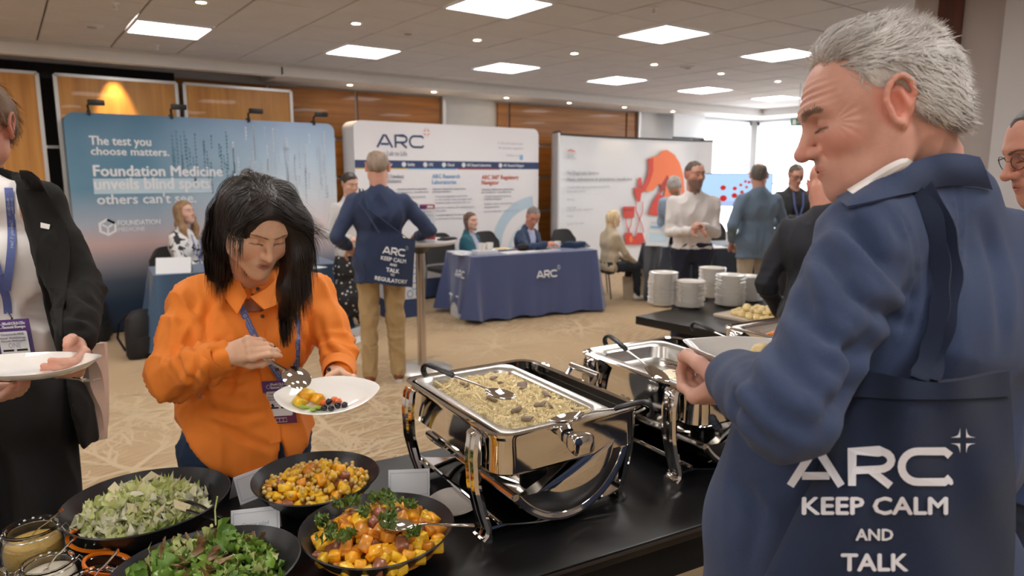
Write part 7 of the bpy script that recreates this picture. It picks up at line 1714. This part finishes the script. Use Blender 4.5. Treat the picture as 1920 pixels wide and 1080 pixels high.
# ================================================================== man at the left edge
Lm = hero_root('man in a black jacket and white shirt at the left edge, holding an empty plate', D(-15, 600, 1.95)); rl = np.array(Lm.location)
nbL = D(-62, 335, 1.90); SL_, SR_ = D(72, 388, 1.90), D(-235, 375, 1.80); EL_, WL_ = D(148, 548, 1.86), D(140, 645, 1.66)
SAL = nrm(A(*(SL_ - SR_)[:2], 0)); FVL = np.cross(SAL, UPV); FVL = FVL if FVL @ (CAM - nbL) > 0 else -FVL
CXY = D(-32, 480, 1.93); chL = A(CXY[0], CXY[1], 1.40); wsL = A(CXY[0], CXY[1], 1.18); hpL = A(CXY[0], CXY[1], .98)
ERx, WRx = D(-240, 620, 1.9), D(-20, 735, 1.60)
hcL = D(-46, 236, 1.90); RL_ = head_frame(nrm(FVL * 1.0 - SAL * .10), 10)
parts = []; f = SDF(np.min([SR_, ERx, hpL, WL_, WRx], axis=0) - .2, np.max([SL_, SR_, EL_, hcL], axis=0) + .1, .013)
def trunkL(f, g):
    f.cap(chL - SAL * .09, chL + SAL * .09, .115 + g, None, .05); f.cap(wsL - SAL * .07, wsL + SAL * .07, .110 + g, None, .07); f.cap(hpL - SAL * .08, hpL + SAL * .08, .112 + g, None, .06)
    for S_ in (SL_, SR_): f.cap(nbL - UPV * .03, S_ - UPV * .0, .055 + g, .045 + g, .05)
trunkL(f, -.008)
for a, b, c in ((SL_, EL_, WL_), (SR_, ERx, WRx)): f.cap(a, b, .045, .037, .03); f.cap(b, c, .037, .027, .02)
for q in (-1, 1): hp = hpL + SAL * q * .09; f.cap(hp, A(hp[0], hp[1], .5), .075, .05, .03)
V, F = f.mesh(); parts.append((V, F, np.tile(SKIN['ruddy'], (len(V), 1))))
hV, hF, hC = head_mesh(.0035, male=1, neck=RL_.T @ (nbL - hcL), skin='ruddy'); parts.append((hV @ RL_.T + hcL, hF, hC))
hl, PL_ = hand_mesh(.0024, (.66, .36, .27), EL_, WL_ + A(0, 0, -.01), nrm(D(158, 692, 1.56) - WL_), UPV * .3 - RGT * .85 + FWD * .2, -1, curls=((30, 40, 25), (34, 44, 26), (38, 46, 28), (42, 46, 28)), thumb=((.75, .55, .35), (.9, .25, .35), (.95, -.05, .25)), sc=1.02)
hr_, PR_ = hand_mesh(.0026, (.66, .36, .27), ERx, WRx, nrm(D(40, 742, 1.52) - WRx), UPV, 1, curls=((10, 15, 10),) * 4, thumb=((.8, .5, .2), (.9, .3, .3), (.9, .1, .4)), sc=1.02)
parts += [hl, hr_]; V, F, C_ = joinm(parts); put(Lm, 'body', V, F, M_skin, C_)
f = SDF(hcL - .17, hcL + .17, .005); hl_ = SDF((-.13, -.16, -.17), (.13, .13, .16), .0045); skull_hair(hl_, .012, front=.080, nape=-.055); V, F = hl_.mesh(); V = wrinkle(V, F, .003, 70, 5, (1, 1, .3)); V = V @ RL_.T + hcL
M_hl = hair_mat('light_brown_hair', (.16, .085, .04)); put(Lm, 'hair', V, F, M_hl)
SV, SF, _ = strands(V, F, 3500, .035, .0012, lambda P, N_: np.tile(A(0, 0, -1.0), (len(P), 1)) + RL_[:, 1] * .2, 8, lift=.35, seg=4, curl=.3); put(Lm, 'hair_strands', SV, SF, M_hl, kind='stuff')
# white shirt, jacket with an open front, trousers
flo, fhi = np.min([SR_, ERx, hpL, WL_, EL_], axis=0) - [.2, .2, .25], np.max([SL_, SR_, EL_, WL_], axis=0) + [.16, .16, .14]
f = SDF(flo, fhi, .010); trunkL(f, .006); f.cap(nbL - UPV * .02, nbL + UPV * .025, .07, .062, .02); f.fn(lambda x, y, z: np.sqrt((x - nbL[0] - FVL[0] * .02) ** 2 + (y - nbL[1] - FVL[1] * .02) ** 2) - .052 + np.maximum(0, nbL[2] - .03 - z) * 2.5, .006, 'sub'); f.plane((0, 0, -1), -1.02, .004)
V, F = f.mesh(); V = wrinkle(V, F, .007, 16, 61, (1, 1, .7)); M_ws = mat('white_shirt_cotton', (.82, .78, .76), .75, bump=.2, bscale=1200); put(Lm, 'shirt', V, F, M_ws); bS = bvh_of(V, F)
f = SDF(flo, fhi, .009); trunkL(f, .028); f.cap(hpL - SAL * .085 - UPV * .12, hpL + SAL * .085 - UPV * .12, .150, None, .08)
f.chain([SL_, SL_ * .5 + EL_ * .5, EL_, WL_ + (EL_ - WL_) * .10], [.064, .064, .062, .045], .015); f.chain([SR_, ERx, WRx + (ERx - WRx) * .15], [.064, .060, .045], .015)
f.cap(nbL - UPV * .01, nbL - FVL * .02 + UPV * .015, .080, .074, .02)
f.fn(lambda x, y, z: np.sqrt((x - nbL[0] - FVL[0] * .03) ** 2 + (y - nbL[1] - FVL[1] * .03) ** 2) - .060 + np.maximum(0, nbL[2] - .02 - z) * 2.5, .006, 'sub')
f.plane((0, 0, -1), -.86, .004)
# opening: remove front cloth on the image-left side of the lapel edge
pA, pB = D(22, 318, 1.72), D(118, 700, 1.70); nO = nrm(np.cross(pB - pA, ray(60, 500))); nO = nO if nO @ (D(-50, 500, 1.7) - pA) > 0 else -nO; cO = float(nO @ pA); pC = D(-150, 500, 1.8); 
def openf(x, y, z):
    a_ = cO - (x * nO[0] + y * nO[1] + z * nO[2]); b_ = .015 - ((x - chL[0]) * FVL[0] + (y - chL[1]) * FVL[1]); c_ = (x * nO[0] + y * nO[1] + z * nO[2]) - (cO + .30)
    return np.maximum(np.maximum(a_, b_), c_)
f.fn(openf, .006, 'sub'); V, F = f.mesh(); V = wrinkle(V, F, .004, 15, 62, (1, 1, .4)); V = limb_folds(V, F, EL_, WL_ - SL_, .14, .007, 60, 3)
b0_ = bvh_of(V, F)
for wd, dep, pts in ((.012, .008, [(110, 540), (130, 590), (170, 600)]), (.011, .007, [(112, 600), (140, 620), (176, 610)]), (.004, .003, [(100, 380), (120, 450), (112, 540)]), (.013, .008, [(150, 480), (140, 540), (170, 570)]), (.004, .003, [(96, 430), (100, 560), (105, 640)])):
    V = crease(V, F, [hit(b0_, x, y, 0, 1.7) for x, y in interp(pts, 10)], wd, dep)
M_jk = mat('black_wool_jacket', (.013, .012, .011), .9, bump=.5, bscale=900, sheen=.03, spec=.25); put(Lm, 'jacket', V, F, M_jk); bJk = bvh_of(V, F)
a = MB(); eg = [(24, 322), (44, 400), (62, 480), (82, 560), (100, 630)]; P = [hit(bJk, x + 12, y, .008, 1.75) for x, y in interp(eg, 16)]; Q = [hit(bJk, x + w_, y, .012, 1.75) for (x, y), w_ in zip(interp(eg, 16), [34, 44, 52, 60, 66, 70, 72, 72, 68, 62, 54, 46, 38, 30, 24, 18, 14])]
a.grid(lambda u, v: (P[int(round(u * 16))] * (1 - v) + Q[int(round(u * 16))] * v) - rl, 16, 3, .004); a.build('lapel', M_jk, Lm, smooth=True)
a = MB(); q = [hit(bJk, x, y, .005, 1.75) - rl for x, y in ((76, 417), (94, 421), (92, 430), (76, 427))]; a.add(q, [(0, 1, 2, 3)]); a.build('breast_pocket', mat('pocket_square', (.7, .68, .66), .7), Lm)
f = SDF(hpL - [.3, .3, 1.0], hpL + [.3, .3, .16], .013); f.cap(hpL - SAL * .075, hpL + SAL * .075, .118, None, .05); f.cap(hpL - SAL * .07 + UPV * .08, hpL + SAL * .07 + UPV * .08, .120, None, .05); f.plane((0, 0, 1), hpL[2] + .12, .004)
for q in (-1, 1): hp = hpL + SAL * q * .09 - UPV * .04; kn = A(hp[0], hp[1], .52); f.cap(hp, kn, .100, .08, .04); f.cap(kn, kn * [1, 1, 0] + A(0, 0, .07), .078, .062, .03)
V, F = f.mesh(); V = wrinkle(V, F, .005, 16, 63, (1, 1, .4)); put(Lm, 'trousers', V, F, mat('black_trousers', (.010, .010, .011), .8, bump=.3, bscale=900))
for q in (-1, 1):
    a_ = hpL + SAL * q * .09; m_ = MB(); m_.lathe([(.001, 0), (.05, 0), (.052, .02), (.046, .05), (.04, .09), (.001, .095)], c=(a_[0] - rl[0] + FVL[0] * .05, a_[1] - rl[1] + FVL[1] * .05, 0), n=20, sy=1.9); m_.build('shoe', M_shoe_bk, Lm, smooth=True)
for pts in ([(16, 352), (22, 430), (20, 480), (12, 545)], [(-40, 380), (-18, 460), (2, 530), (12, 560), (15, 588)]):
    LP = [hit(bS, x, y, .010, 1.75) for x, y in interp(pts, 16)]; V_ = []
    for i, p in enumerate(LP):
        tt = nrm(LP[min(i + 1, len(LP) - 1)] - LP[max(i - 1, 0)]); sd = nrm(np.cross(tt, nrm(p - CAM))); V_ += [p - rl - sd * .0095, p - rl + sd * .0095]
    a = MB(); a.add(V_, [(2 * i, 2 * i + 1, 2 * i + 3, 2 * i + 2) for i in range(len(LP) - 1)]); lo_ = a.build('lanyard', M_lan, Lm)
    pf, LL = rib_print(LP, .02); pr = Print(lambda x, y, l: pf(x, y, l) - rl); pr.text('World CB & CDx', M_inkw, .03, .001, .0072, .01); pr.text('Summit Europe', M_inkw, .03, -.0065, .0072, .01); pr.text('Celebrating 15 Years', M_inkw, .10, -.0035, .0105, .01); pr.build('lanyard_print', lo_)
bc = hit(bS, 28, 645, .03, 1.65); a = MB(); a.tube([hit(bS, 15, 586, .02, 1.7) - rl, bc + UPV * .07 - rl], .003, 6); a.build('clip', M_chrome, Lm, smooth=True)
badge('', Lm, bc, RGT + UPV * .07, UPV - RGT * .06, .098, .135)
pcL = D(62, 702, 1.52); coupe('empty white leaf-shaped plate held by the man at the left edge', pcL, .150, .085, ra_ + .02, tilt=(.05, .0), lens=True, h=.026)
hg = thing('cloth_bag', 'pale beige cloth bag hanging behind the hip of the man at the left edge', 'bag', D(176, 760, 2.12)); hl0 = np.array(hg.location)
a = MB(); a.grid(lambda u, v: D(160 + 28 * u + 6 * v, 640 + 178 * v + 6 * math.sin(3 * u), 2.12 + .02 * math.sin(6 * u + 2 * v)) - hl0, 8, 14, .02); a.build('cloth', mat('pale_beige_cotton', (.62, .47, .38), .85), hg, smooth=True)
t = thing('fork', 'steel fork held under the plate by the man at the left edge', 'fork', D(150, 712, 1.50)); a = MB(); e_ = nrm(D(190, 716, 1.48) - D(150, 712, 1.50))
a.tube([-e_ * .10, -e_ * .02, A(0, 0, 0), e_ * .012], [.004, .003, .003, .008], 6, flat=(1, .5)); sdv = nrm(np.cross(e_, UPV))
for k in range(4): a.tube([e_ * .010 + sdv * (k - 1.5) * .004, e_ * .05 + sdv * (k - 1.5) * .0058 + UPV * .003], .0014, 5)
a.build('fork_body', M_brush, t, smooth=True)
# ================================================================== grey-haired man on the right
Gm = hero_root('grey-haired man in a navy suit holding a plate, navy tote bag on his shoulder', D(1700, 900, 1.08)); rl = np.array(Gm.location)
HS = .955; hcG = D(1641, 212, 1.02); fG = nrm(-RGT * .97 + FWD * .18); RG = head_frame(fG, 20, 4)
nbG = D(1738, 385, 1.10); SL_, SR_ = D(1622, 455, .99), D(1868, 480, 1.16); EL_, WL_ = D(1478, 770, .86), D(1378, 708, 1.04)
SAG = nrm(A(*(SR_ - SL_)[:2], 0)); FVG = np.cross(UPV, SAG); FVG = FVG if FVG @ (nbG - CAM) > 0 else -FVG
CXY = D(1742, 560, 1.13); chG = A(CXY[0], CXY[1], 1.40); wsG = A(*(CXY - RGT * .02)[:2], 1.20); hpG = A(*(CXY - RGT * .03)[:2], .98)
ERx, WRx = SR_ + A(0, 0, -.30) + SAG * .04, SR_ + A(0, 0, -.36) + FVG * .22
def trunkG(f, g):
    f.cap(chG - SAG * .095, chG + SAG * .095, .120 + g, None, .05); f.cap(chG - SAG * .10 + UPV * .04, chG + SAG * .10 + UPV * .04, .095 + g, None, .06)
    f.cap(wsG - SAG * .07, wsG + SAG * .07, .120 + g, None, .08); f.cap(hpG - SAG * .08, hpG + SAG * .08, .125 + g, None, .06)
    for S_ in (SL_, SR_): f.cap(nbG - UPV * .020, S_ + UPV * .004, .050 + g, .040 + g, .05)
parts = []; f = SDF(np.min([SL_, EL_, WL_, hpG, WRx], axis=0) - .2, np.max([SL_, SR_, WL_, WRx, nbG], axis=0) + .15, .014); trunkG(f, -.01)
for a, b, c in ((SL_, EL_, WL_), (SR_, ERx, WRx)): f.cap(a, b, .045, .037, .03); f.cap(b, c, .037, .027, .02)
for q in (-1, 1): hp = hpG + SAG * q * .09; f.cap(hp, A(hp[0], hp[1], .5), .075, .055, .03)
skG = (.66, .345, .265); V, F = f.mesh(); parts.append((V, F, np.tile(skG, (len(V), 1))))
hf = SDF((-.12, -.20, -.28), (.12, .145, .13), .0021)
nkl = RG.T @ (nbG - hcG) / HS
hf.cap((0, -.035, -.035), nkl, .060, .070, .03); head_sdf(hf, 1.0, nose=1.12, jaw=1.03)
for sx in (-1, 1): hf.chain([(sx * .058, .0, -.045), (sx * .050, .02, -.085)], [.016, .018], .02); hf.cap((sx * .03, .05, -.085), (nkl[0] * .5 + sx * .02, nkl[1] * .6 + .06, nkl[2] * .62), .024, .03, .03)
V, F = hf.mesh(); V = relax(V, F, 1, .3)
N_ = vnormals(V, F)
fore = np.clip(1 - np.abs(V[:, 2] - .055) / .03, 0, 1) * np.clip((V[:, 1] - .05) / .02, 0, 1); V = V + N_ * (fore * .0011 * np.sin(V[:, 2] * 620 + 1.2 * np.sin(V[:, 0] * 60)))[:, None]
crow = np.exp(-(np.linalg.norm((np.abs(V) - [.062, .055, .006]) * [.6, 1, 1], axis=1) / .016) ** 2); V = V + N_ * (crow * .0009 * np.sin(np.arctan2(V[:, 2] - .006, .075 - V[:, 1]) * 16))[:, None]
nkw = np.clip((-.06 - V[:, 2]) / .02, 0, 1) * np.clip((.03 - V[:, 1]) / .03, 0, 1); V = V + N_ * (nkw * .0018 * (1 - 2 * np.abs(np.sin((V[:, 1] * .7 + V[:, 2] * .55) * 75))))[:, None]
hC = head_cols(V, skG, 1.0, brow=(.30, .20, .15), blush=.55, brow_w=1.3); parts.append((V @ RG.T * HS + hcG, F, hC)); headV, headF = V, F
dG = nrm(D(1338, 690, 1.12) - WL_)
h1, PG = hand_mesh(.0022, (.66, .37, .29), EL_, WL_ - UPV * .012 + RGT * .012, nrm(D(1338, 722, 1.09) - WL_), UPV * .9 + RGT * .15 - FWD * .1, -1, curls=((30, 60, 40), (34, 64, 42), (38, 66, 44), (42, 66, 44)), thumb=((.45, .50, .75), (.85, .05, .60), (.95, -.25, .15)), sc=1.02)
h2, _ = hand_mesh(.004, skG, ERx, WRx, FVG, -UPV, -1, sc=1.0)
parts += [h1, h2]; V, F, C_ = joinm(parts); put(Gm, 'body', V, F, M_skin, C_)
# hair: thin cap and thousands of short strands swept back
hh = SDF((-.12, -.15, -.15), (.12, .13, .16), .004)
hh.ell((0, -.010, .041), (.081, .108, .098), .02); hh.ell((0, -.055, -.012), (.070, .064, .072), .03)
hh.plane(nrm((0, .80, -.60)), float(np.dot(nrm((0, .80, -.60)), (0, .050, .085))), .012); hh.plane(nrm((0, .55, -.83)), float(np.dot(nrm((0, .55, -.83)), (0, .028, .012))), .012); hh.plane((0, .25, -1), .085, .01)
for sx in (-1, 1): hh.ell((sx * .085, -.005, -.004), (.022, .026, .036), .01, 'sub'); hh.ell((sx * .055, .075, .082), (.035, .045, .032), .015, 'sub')
V, F = hh.mesh(); V = wrinkle(V, F, .0035, 75, 77, (1, .35, .8))
M_hg = hair_mat('silver_hair', (.50, .455, .43), (.80, .765, .73), .4); put(Gm, 'hair', V @ RG.T * HS + hcG, F, M_hg)
def flowG(P, N_):
    back = np.clip((.06 - P[:, 1]) / .10, 0, 1)[:, None]; top = np.clip((P[:, 2] - .04) / .05, 0, 1)[:, None]
    return np.array([0, -1.0, .10]) * top + np.array([0, -.55, -.85]) * (1 - top) + 0 * back
sw = lambda P, N_: flowG(P, N_) + np.stack([np.sin(P[:, 1] * 60 + P[:, 2] * 30), 0 * P[:, 0], .7 * np.sin(P[:, 1] * 45 + P[:, 0] * 25)], 1) * .45
bvh_g = bvh_of(V, F); S_1 = strands(V, F, 9500, .036, .0013, sw, 3, lift=.20, seg=6, curl=.16, bv=bvh_g, off=.007, snap=4, reject=lambda P: (np.abs(P[:, 0]) > .068) & (((P[:, 1] + .006) / .024) ** 2 + ((P[:, 2] - .002) / .038) ** 2 < 1)); S_2 = strands(V, F, 1100, .026, .0007, sw, 4, lift=.6, seg=5, curl=.5)
SV = np.vstack([S_1[0], S_2[0]]) @ RG.T * HS + hcG; SF = np.vstack([S_1[1], S_2[1] + len(S_1[0])]); put(Gm, 'hair_strands', SV, SF, M_hg, kind='stuff')
bw = SDF((-.06, .06, .01), (.06, .13, .05), .003)
HB = strands(headV, headF, 60000, .009, .0009, lambda P, N_: np.stack([np.sign(P[:, 0]) * 1.0, -.3 + 0 * P[:, 0], .35 + 0 * P[:, 0]], 1), 5, lift=.5, seg=3, curl=.4, keep=lambda P: (P[:, 1] > .065) & (np.abs(P[:, 2] - .029 - .003 * np.sin(np.abs(P[:, 0]) * 60)) < .0045) & (np.abs(P[:, 0]) > .012) & (np.abs(P[:, 0]) < .050))
put(Gm, 'eyebrows', HB[0] @ RG.T * HS + hcG, HB[1], hair_mat('sandy_brow', (.26, .17, .12)), kind='stuff')
# jacket
M_nv = mat('navy_suit_wool', (.034, .056, .130), .78, bump=.45, bscale=1500, sheen=.10, var=.10, vscale=400)
lo = np.min([SL_, EL_, WL_, hpG], axis=0) - [.24, .24, .30]; hi = np.max([SL_, SR_, WL_, WRx, nbG], axis=0) + [.16, .16, .10]
f = SDF(lo, hi, .0075); trunkG(f, .030); f.cap(hpG - SAG * .10 - UPV * .10, hpG + SAG * .10 - UPV * .10, .175, None, .08)
jf = D(1440, 980, 1.08); f.chain([A(*D(1560, 760, 1.06)[:2], 1.36), D(1500, 860, 1.05), jf, jf - UPV * .2 - RGT * .02], [.09, .09, .085, .09], .07)
f.chain([SR_, ERx, WRx], [.070, .066, .05], .02)
f.chain([SL_ + UPV * .004, SL_ * .55 + EL_ * .45 + UPV * .0, EL_ - UPV * .004, EL_ * .42 + WL_ * .58, WL_ + (EL_ - WL_) * .03], [.066, .061, .057, .049, .043], .014)
f.cap(nbG - UPV * .03, nbG - FVG * .01 + UPV * .0, .084, .078, .03)
f.fn(lambda x, y, z: np.sqrt((x - nbG[0] - FVG[0] * .03) ** 2 + (y - nbG[1] - FVG[1] * .03) ** 2) - .074 + np.maximum(0, nbG[2] - .03 - z) * 2.5, .005, 'sub')
f.plane((0, 0, -1), -.80, .004)
V, F = f.mesh(); V = relax(V, F, 1, .4)
armc = SL_ * .5 + EL_ * .5; am = lambda P: np.exp(-(np.linalg.norm(P - armc, axis=1) / .22) ** 2)
V = wrinkle_ax(V, F, .0060, 17, 71, (EL_ - SL_) + RGT * .16, .25, am); V = limb_folds(V, F, EL_ * .75 + SL_ * .25, (EL_ - SL_) + SAG * .5, .14, .0045, 45, 2); V = limb_folds(V, F, EL_ * .6 + WL_ * .4, WL_ - EL_ + UPV * .1, .10, .004, 50, 5)
V = wrinkle(V, F, .004, 11, 72, (1, 1, .45), mask=lambda P: 1 - am(P) * .7)
b0_ = bvh_of(V, F)
for wd, dep, pts in ((.0035, .0035, [(1668, 372), (1706, 440), (1712, 520), (1696, 620), (1650, 700)]), (.013, .009, [(1575, 395), (1640, 470), (1702, 520)]), (.012, .010, [(1545, 470), (1610, 560), (1690, 600)]), (.011, .008, [(1600, 430), (1650, 500), (1700, 560)]),
                     (.014, .010, [(1640, 600), (1600, 660), (1580, 740), (1530, 800)]), (.012, .008, [(1500, 520), (1520, 600), (1590, 660), (1640, 650)]), (.011, .007, [(1450, 620), (1490, 700), (1560, 760)]),
                     (.010, .007, [(1400, 690), (1440, 760), (1500, 800)]), (.010, .006, [(1372, 740), (1410, 790), (1460, 840)]), (.003, .003, [(1596, 640), (1560, 720), (1535, 800)]), (.012, .006, [(1400, 700), (1380, 760), (1390, 810)]),
                     (.0035, .003, [(1740, 640), (1790, 520), (1800, 420), (1790, 340)]), (.014, .006, [(1840, 420), (1870, 520), (1880, 640)]), (.012, .006, [(1380, 900), (1420, 960), (1400, 1060)]), (.004, .003, [(1450, 900), (1420, 1000), (1400, 1075)])):
    V = crease(V, F, [hit(b0_, x, y, 0, 1.0) for x, y in interp(pts, 10)], wd, dep)
put(Gm, 'jacket', V, F, M_nv); bG = bvh_of(V, F)
# turned-down collar and white shirt collar
ax_ = nrm(EL_ - WL_); e1c = nrm(np.cross(ax_, UPV)); e2c = np.cross(ax_, e1c)
a = MB(); a.grid(lambda u, v: WL_ - rl + ax_ * (-.012 + .05 * v) + (e1c * math.cos(6.283 * u) + e2c * math.sin(6.283 * u)) * .0385, 30, 3, .003); a.build('shirt_cuff', M_ws, Gm, smooth=True)
bt2 = mat('navy_button', (.015, .02, .04), .3); buttons(Gm, [(hit(bG, x, y, .002, 1.0), nrm(CAM - WL_)) for x, y in ((1336, 784), (1340, 792), (1345, 799))], bt2, .006)
bBd = BVHTree.FromObject(Gm.children[0], bpy.context.evaluated_depsgraph_get()) if False else None
_b = [o for o in Gm.children if o.name.startswith('body')][0]; _v = np.zeros(len(_b.data.vertices) * 3, np.float32); _b.data.vertices.foreach_get('co', _v); _v = _v.reshape(-1, 3) + rl
bB = BVHTree.FromPolygons([tuple(map(float, v)) for v in _v], [tuple(p.vertices) for p in _b.data.polygons])
def hit2(px, py, off):
    r = Vector(nrm(ray(px, py))); c = []
    for b in (bG, bB):
        l_, _, _, d_ = b.ray_cast(Vector(CAM), r)
        if l_ is not None: c.append((d_, l_))
    return np.array(min(c)[1]) - np.array(r) * off if c else None
def collar_strip(name, up_, lo_, m, o1, o2, th):
    U = [hit2(x, y, o1) for x, y in interp(up_, 24)]; Lw = [hit2(x, y, o2) for x, y in interp(lo_, 24)]
    for Q in (U, Lw):
        ok = [i for i in range(25) if Q[i] is not None]
        for i in range(25):
            if Q[i] is None: j = min(ok, key=lambda k: abs(k - i)); Q[i] = Q[j] + (D(*interp(up_ if Q is U else lo_, 24)[i], float((Q[j] - CAM) @ FWD)) - D(*interp(up_ if Q is U else lo_, 24)[j], float((Q[j] - CAM) @ FWD)))
    for Q in (U, Lw):
        for _ in range(6): Q[1:-1] = [(Q[i - 1] + 2 * Q[i] + Q[i + 1]) / 4 for i in range(1, 24)]
    a = MB(); a.grid(lambda u, v: U[int(round(u * 24))] * (1 - v) + Lw[int(round(u * 24))] * v - rl - nrm(U[12] - CAM) * .010 * math.sin(math.pi * v), 24, 5, th); a.build(name, m, Gm, smooth=True)
collar_strip('jacket_collar', [(1572, 372), (1625, 350), (1675, 322), (1725, 298), (1775, 288), (1832, 296)], [(1592, 392), (1650, 378), (1705, 360), (1760, 346), (1812, 343), (1858, 352)], M_nv, .010, .008, .005)
collar_strip('shirt_collar', [(1590, 358), (1630, 334), (1665, 312), (1700, 296)], [(1600, 366), (1642, 346), (1684, 322), (1712, 304)], M_ws, .006, .006, .003)
# trousers and shoes
f = SDF(hpG - [.3, .3, 1.0], hpG + [.3, .3, .12], .014); f.cap(hpG - SAG * .075, hpG + SAG * .075, .12, None, .05)
for q in (-1, 1): hp = hpG + SAG * q * .09 - UPV * .04; kn = A(hp[0], hp[1], .5); f.cap(hp, kn, .100, .08, .04); f.cap(kn, kn * [1, 1, 0] + A(0, 0, .07), .078, .062, .03)
V, F = f.mesh(); put(Gm, 'trousers', V, F, fabric('charcoal_trousers', (.02, .025, .04)))
for q in (-1, 1): a_ = hpG + SAG * q * .09; m_ = MB(); m_.lathe([(.001, 0), (.05, 0), (.052, .02), (.046, .05), (.04, .09), (.001, .095)], c=(a_[0] - rl[0] + FVG[0] * .05, a_[1] - rl[1] + FVG[1] * .05, 0), n=20, sy=1.9); m_.build('shoe', M_shoe_bk, Gm, smooth=True)
# tote bag hanging behind his left side, printed
M_tote = mat('navy_tote_cotton', (.012, .021, .052), .9, bump=.5, bscale=1100, sheen=.08)
bagL = [(590, 1640), (705, 1612), (830, 1560), (960, 1492), (1090, 1428), (1200, 1395)]
def lx(py):
    for (a, xa), (b, xb) in zip(bagL[:-1], bagL[1:]):
        if py <= b: return xa + (xb - xa) * (py - a) / (b - a)
    return bagL[-1][1]
def bag_depth(px, py):
    x0, x1 = lx(py), 1904; u = min(max((px - x0) / (x1 - x0), 0), 1); v = (py - 705) / 450
    return .925 - .055 * math.sin(math.pi * u) ** .7 - .02 * v + .006 * math.sin(u * 9 + v * 5) * (v < 2) + .005 * math.sin(v * 14 + u * 6) * max(0, u - .55) * 2 + .004 * math.sin(u * 17 - v * 9)
tb = thing('tote_bag', 'navy cotton tote bag reading ARC KEEP CALM AND TALK on the grey-haired man', 'bag', D(1700, 900, .90)); tl = np.array(tb.location)
def bagpt(u, v, off=0): py = 703 + 470 * v; x0, x1 = lx(py), 1893 + 12 * math.sin(v * 3); px = x0 + (x1 - x0) * u; return D(px, py + 6 * math.sin(u * 3.1) - (8 * math.cos(u * 6) if v == 0 else 0), bag_depth(px, py) + off) - tl
a = MB(); a.grid(lambda v, u: bagpt(u, v), 40, 44, .010); a.build('bag_body', M_tote, tb, smooth=True)
a = MB(); a.grid(lambda v, u: bagpt(u, v * .085, -.006), 3, 44, .004); a.build('top_hem', M_tote, tb, smooth=True)
def strap(pts, w_):
    a = MB(); P = interp(pts, 40); Vv = []
    for i, p in enumerate(P):
        t_ = nrm(P[min(i + 1, 40)] - P[max(i - 1, 0)]); view = nrm(p - CAM); sd = nrm(np.cross(t_, view)); tw = .25 * math.sin(i * .25); sd = nrm(sd * math.cos(tw) + view * math.sin(tw)); nn = np.cross(t_, sd)
        for (x, y) in ((-1, -1), (1, -1), (1, 1), (-1, 1)): Vv.append(p - tl + sd * x * w_ / 2 * (1 + .12 * math.sin(i * .9)) + nn * y * .0022)
    Ff = [tuple(range(4))]
    for i in range(40): Ff += [(i * 4 + k, i * 4 + (k + 1) % 4, i * 4 + 4 + (k + 1) % 4, i * 4 + 4 + k) for k in range(4)]
    a.add(Vv, Ff); a.build('strap', M_tote, tb, smooth=True)
strap([hit(bG, 1655, 352, .004, 1.0) + FWD * .03, hit(bG, 1695, 330, .008, 1.0), hit(bG, 1740, 372, .010, 1.0), hit(bG, 1772, 450, .010, 1.0), hit(bG, 1780, 520, .010, 1.0), hit(bG, 1768, 600, .012, 1.0), D(1748, 670, .935), D(1738, 712, .905)], .030)
strap([hit(bG, 1690, 338, .012, 1.0), hit(bG, 1745, 395, .016, 1.0), hit(bG, 1764, 500, .018, 1.0), hit(bG, 1760, 590, .018, 1.0), D(1738, 670, .925), D(1722, 712, .90)], .022)
pr = Print(lambda x, y, l: D(x, -y, bag_depth(x, -y) - .0035 - l) - tl, .0003)
M_bagink = mat('bag_print_white', (.74, .72, .76), .7)
V_, F_ = arc_logo(.20); V_ = np.array(V_); 
pr.geo(V_, F_, M_bagink, 1478, -911, 72, (1782 - 1478) / 4.12 / 72)
V_, F_ = star_geo(.38, 0, 0); pr.geo(V_, F_, M_bagink, 1806, -826, 62, 1.0)
pr.poly(M_bagink, arcp(1783, -905, 4.5, 4.5, 0, 330, 11))
for tx, x0, x1, y0, hpx in (('KEEP CALM', 1505, 1776, 964, 33), ('AND', 1605, 1674, 1013, 22), ('TALK', 1578, 1702, 1070, 33), ('TO', 1628, 1652, 1105, 18), ('REGULATORY', 1500, 1790, 1150, 33)): pr.text(tx, M_bagink, x0, -y0, hpx / .73, .035, width=x1 - x0)
pr.build('bag_print', tb)
# his plate with a little food, and the tongs under it
pg = D(1416, 684, 1.17); coupe('white plate held by the grey-haired man', pg, .128, .085, ra_ + .1, tilt=(.05, .04), lens=True, h=.026)
inst('bread_roll', pa_me, D(1430, 674, 1.17) + A(0, 0, .004), (0, 0, 0), 'golden roll at the back of the grey-haired man\'s plate', 'bread', None, .8)
tg = thing('serving_tongs', 'polished serving tongs gripped under the grey-haired man\'s plate', 'tongs', D(1318, 702, 1.13)); a = MB(); 
for k, (x1, y1, dd) in enumerate(((1240, 680, 1.22), (1250, 690, 1.20))):
    for j in range(3): q_ = D(x1 + j * 6, y1 + j * 5 - 4, dd) - D(1318, 702, 1.13); a.tube([A(0, 0, 0) + A(0, 0, .003 * j), q_ * .35 + A(0, 0, .004), q_], [.006, .005, .0018], 6, flat=(1, .5))
a.tube([A(0, 0, 0), D(1345, 712, 1.11) - D(1318, 702, 1.13)], [.010, .008], 8, flat=(1, .5)); a.build('tong_arms', M_chrome, tg, smooth=True)
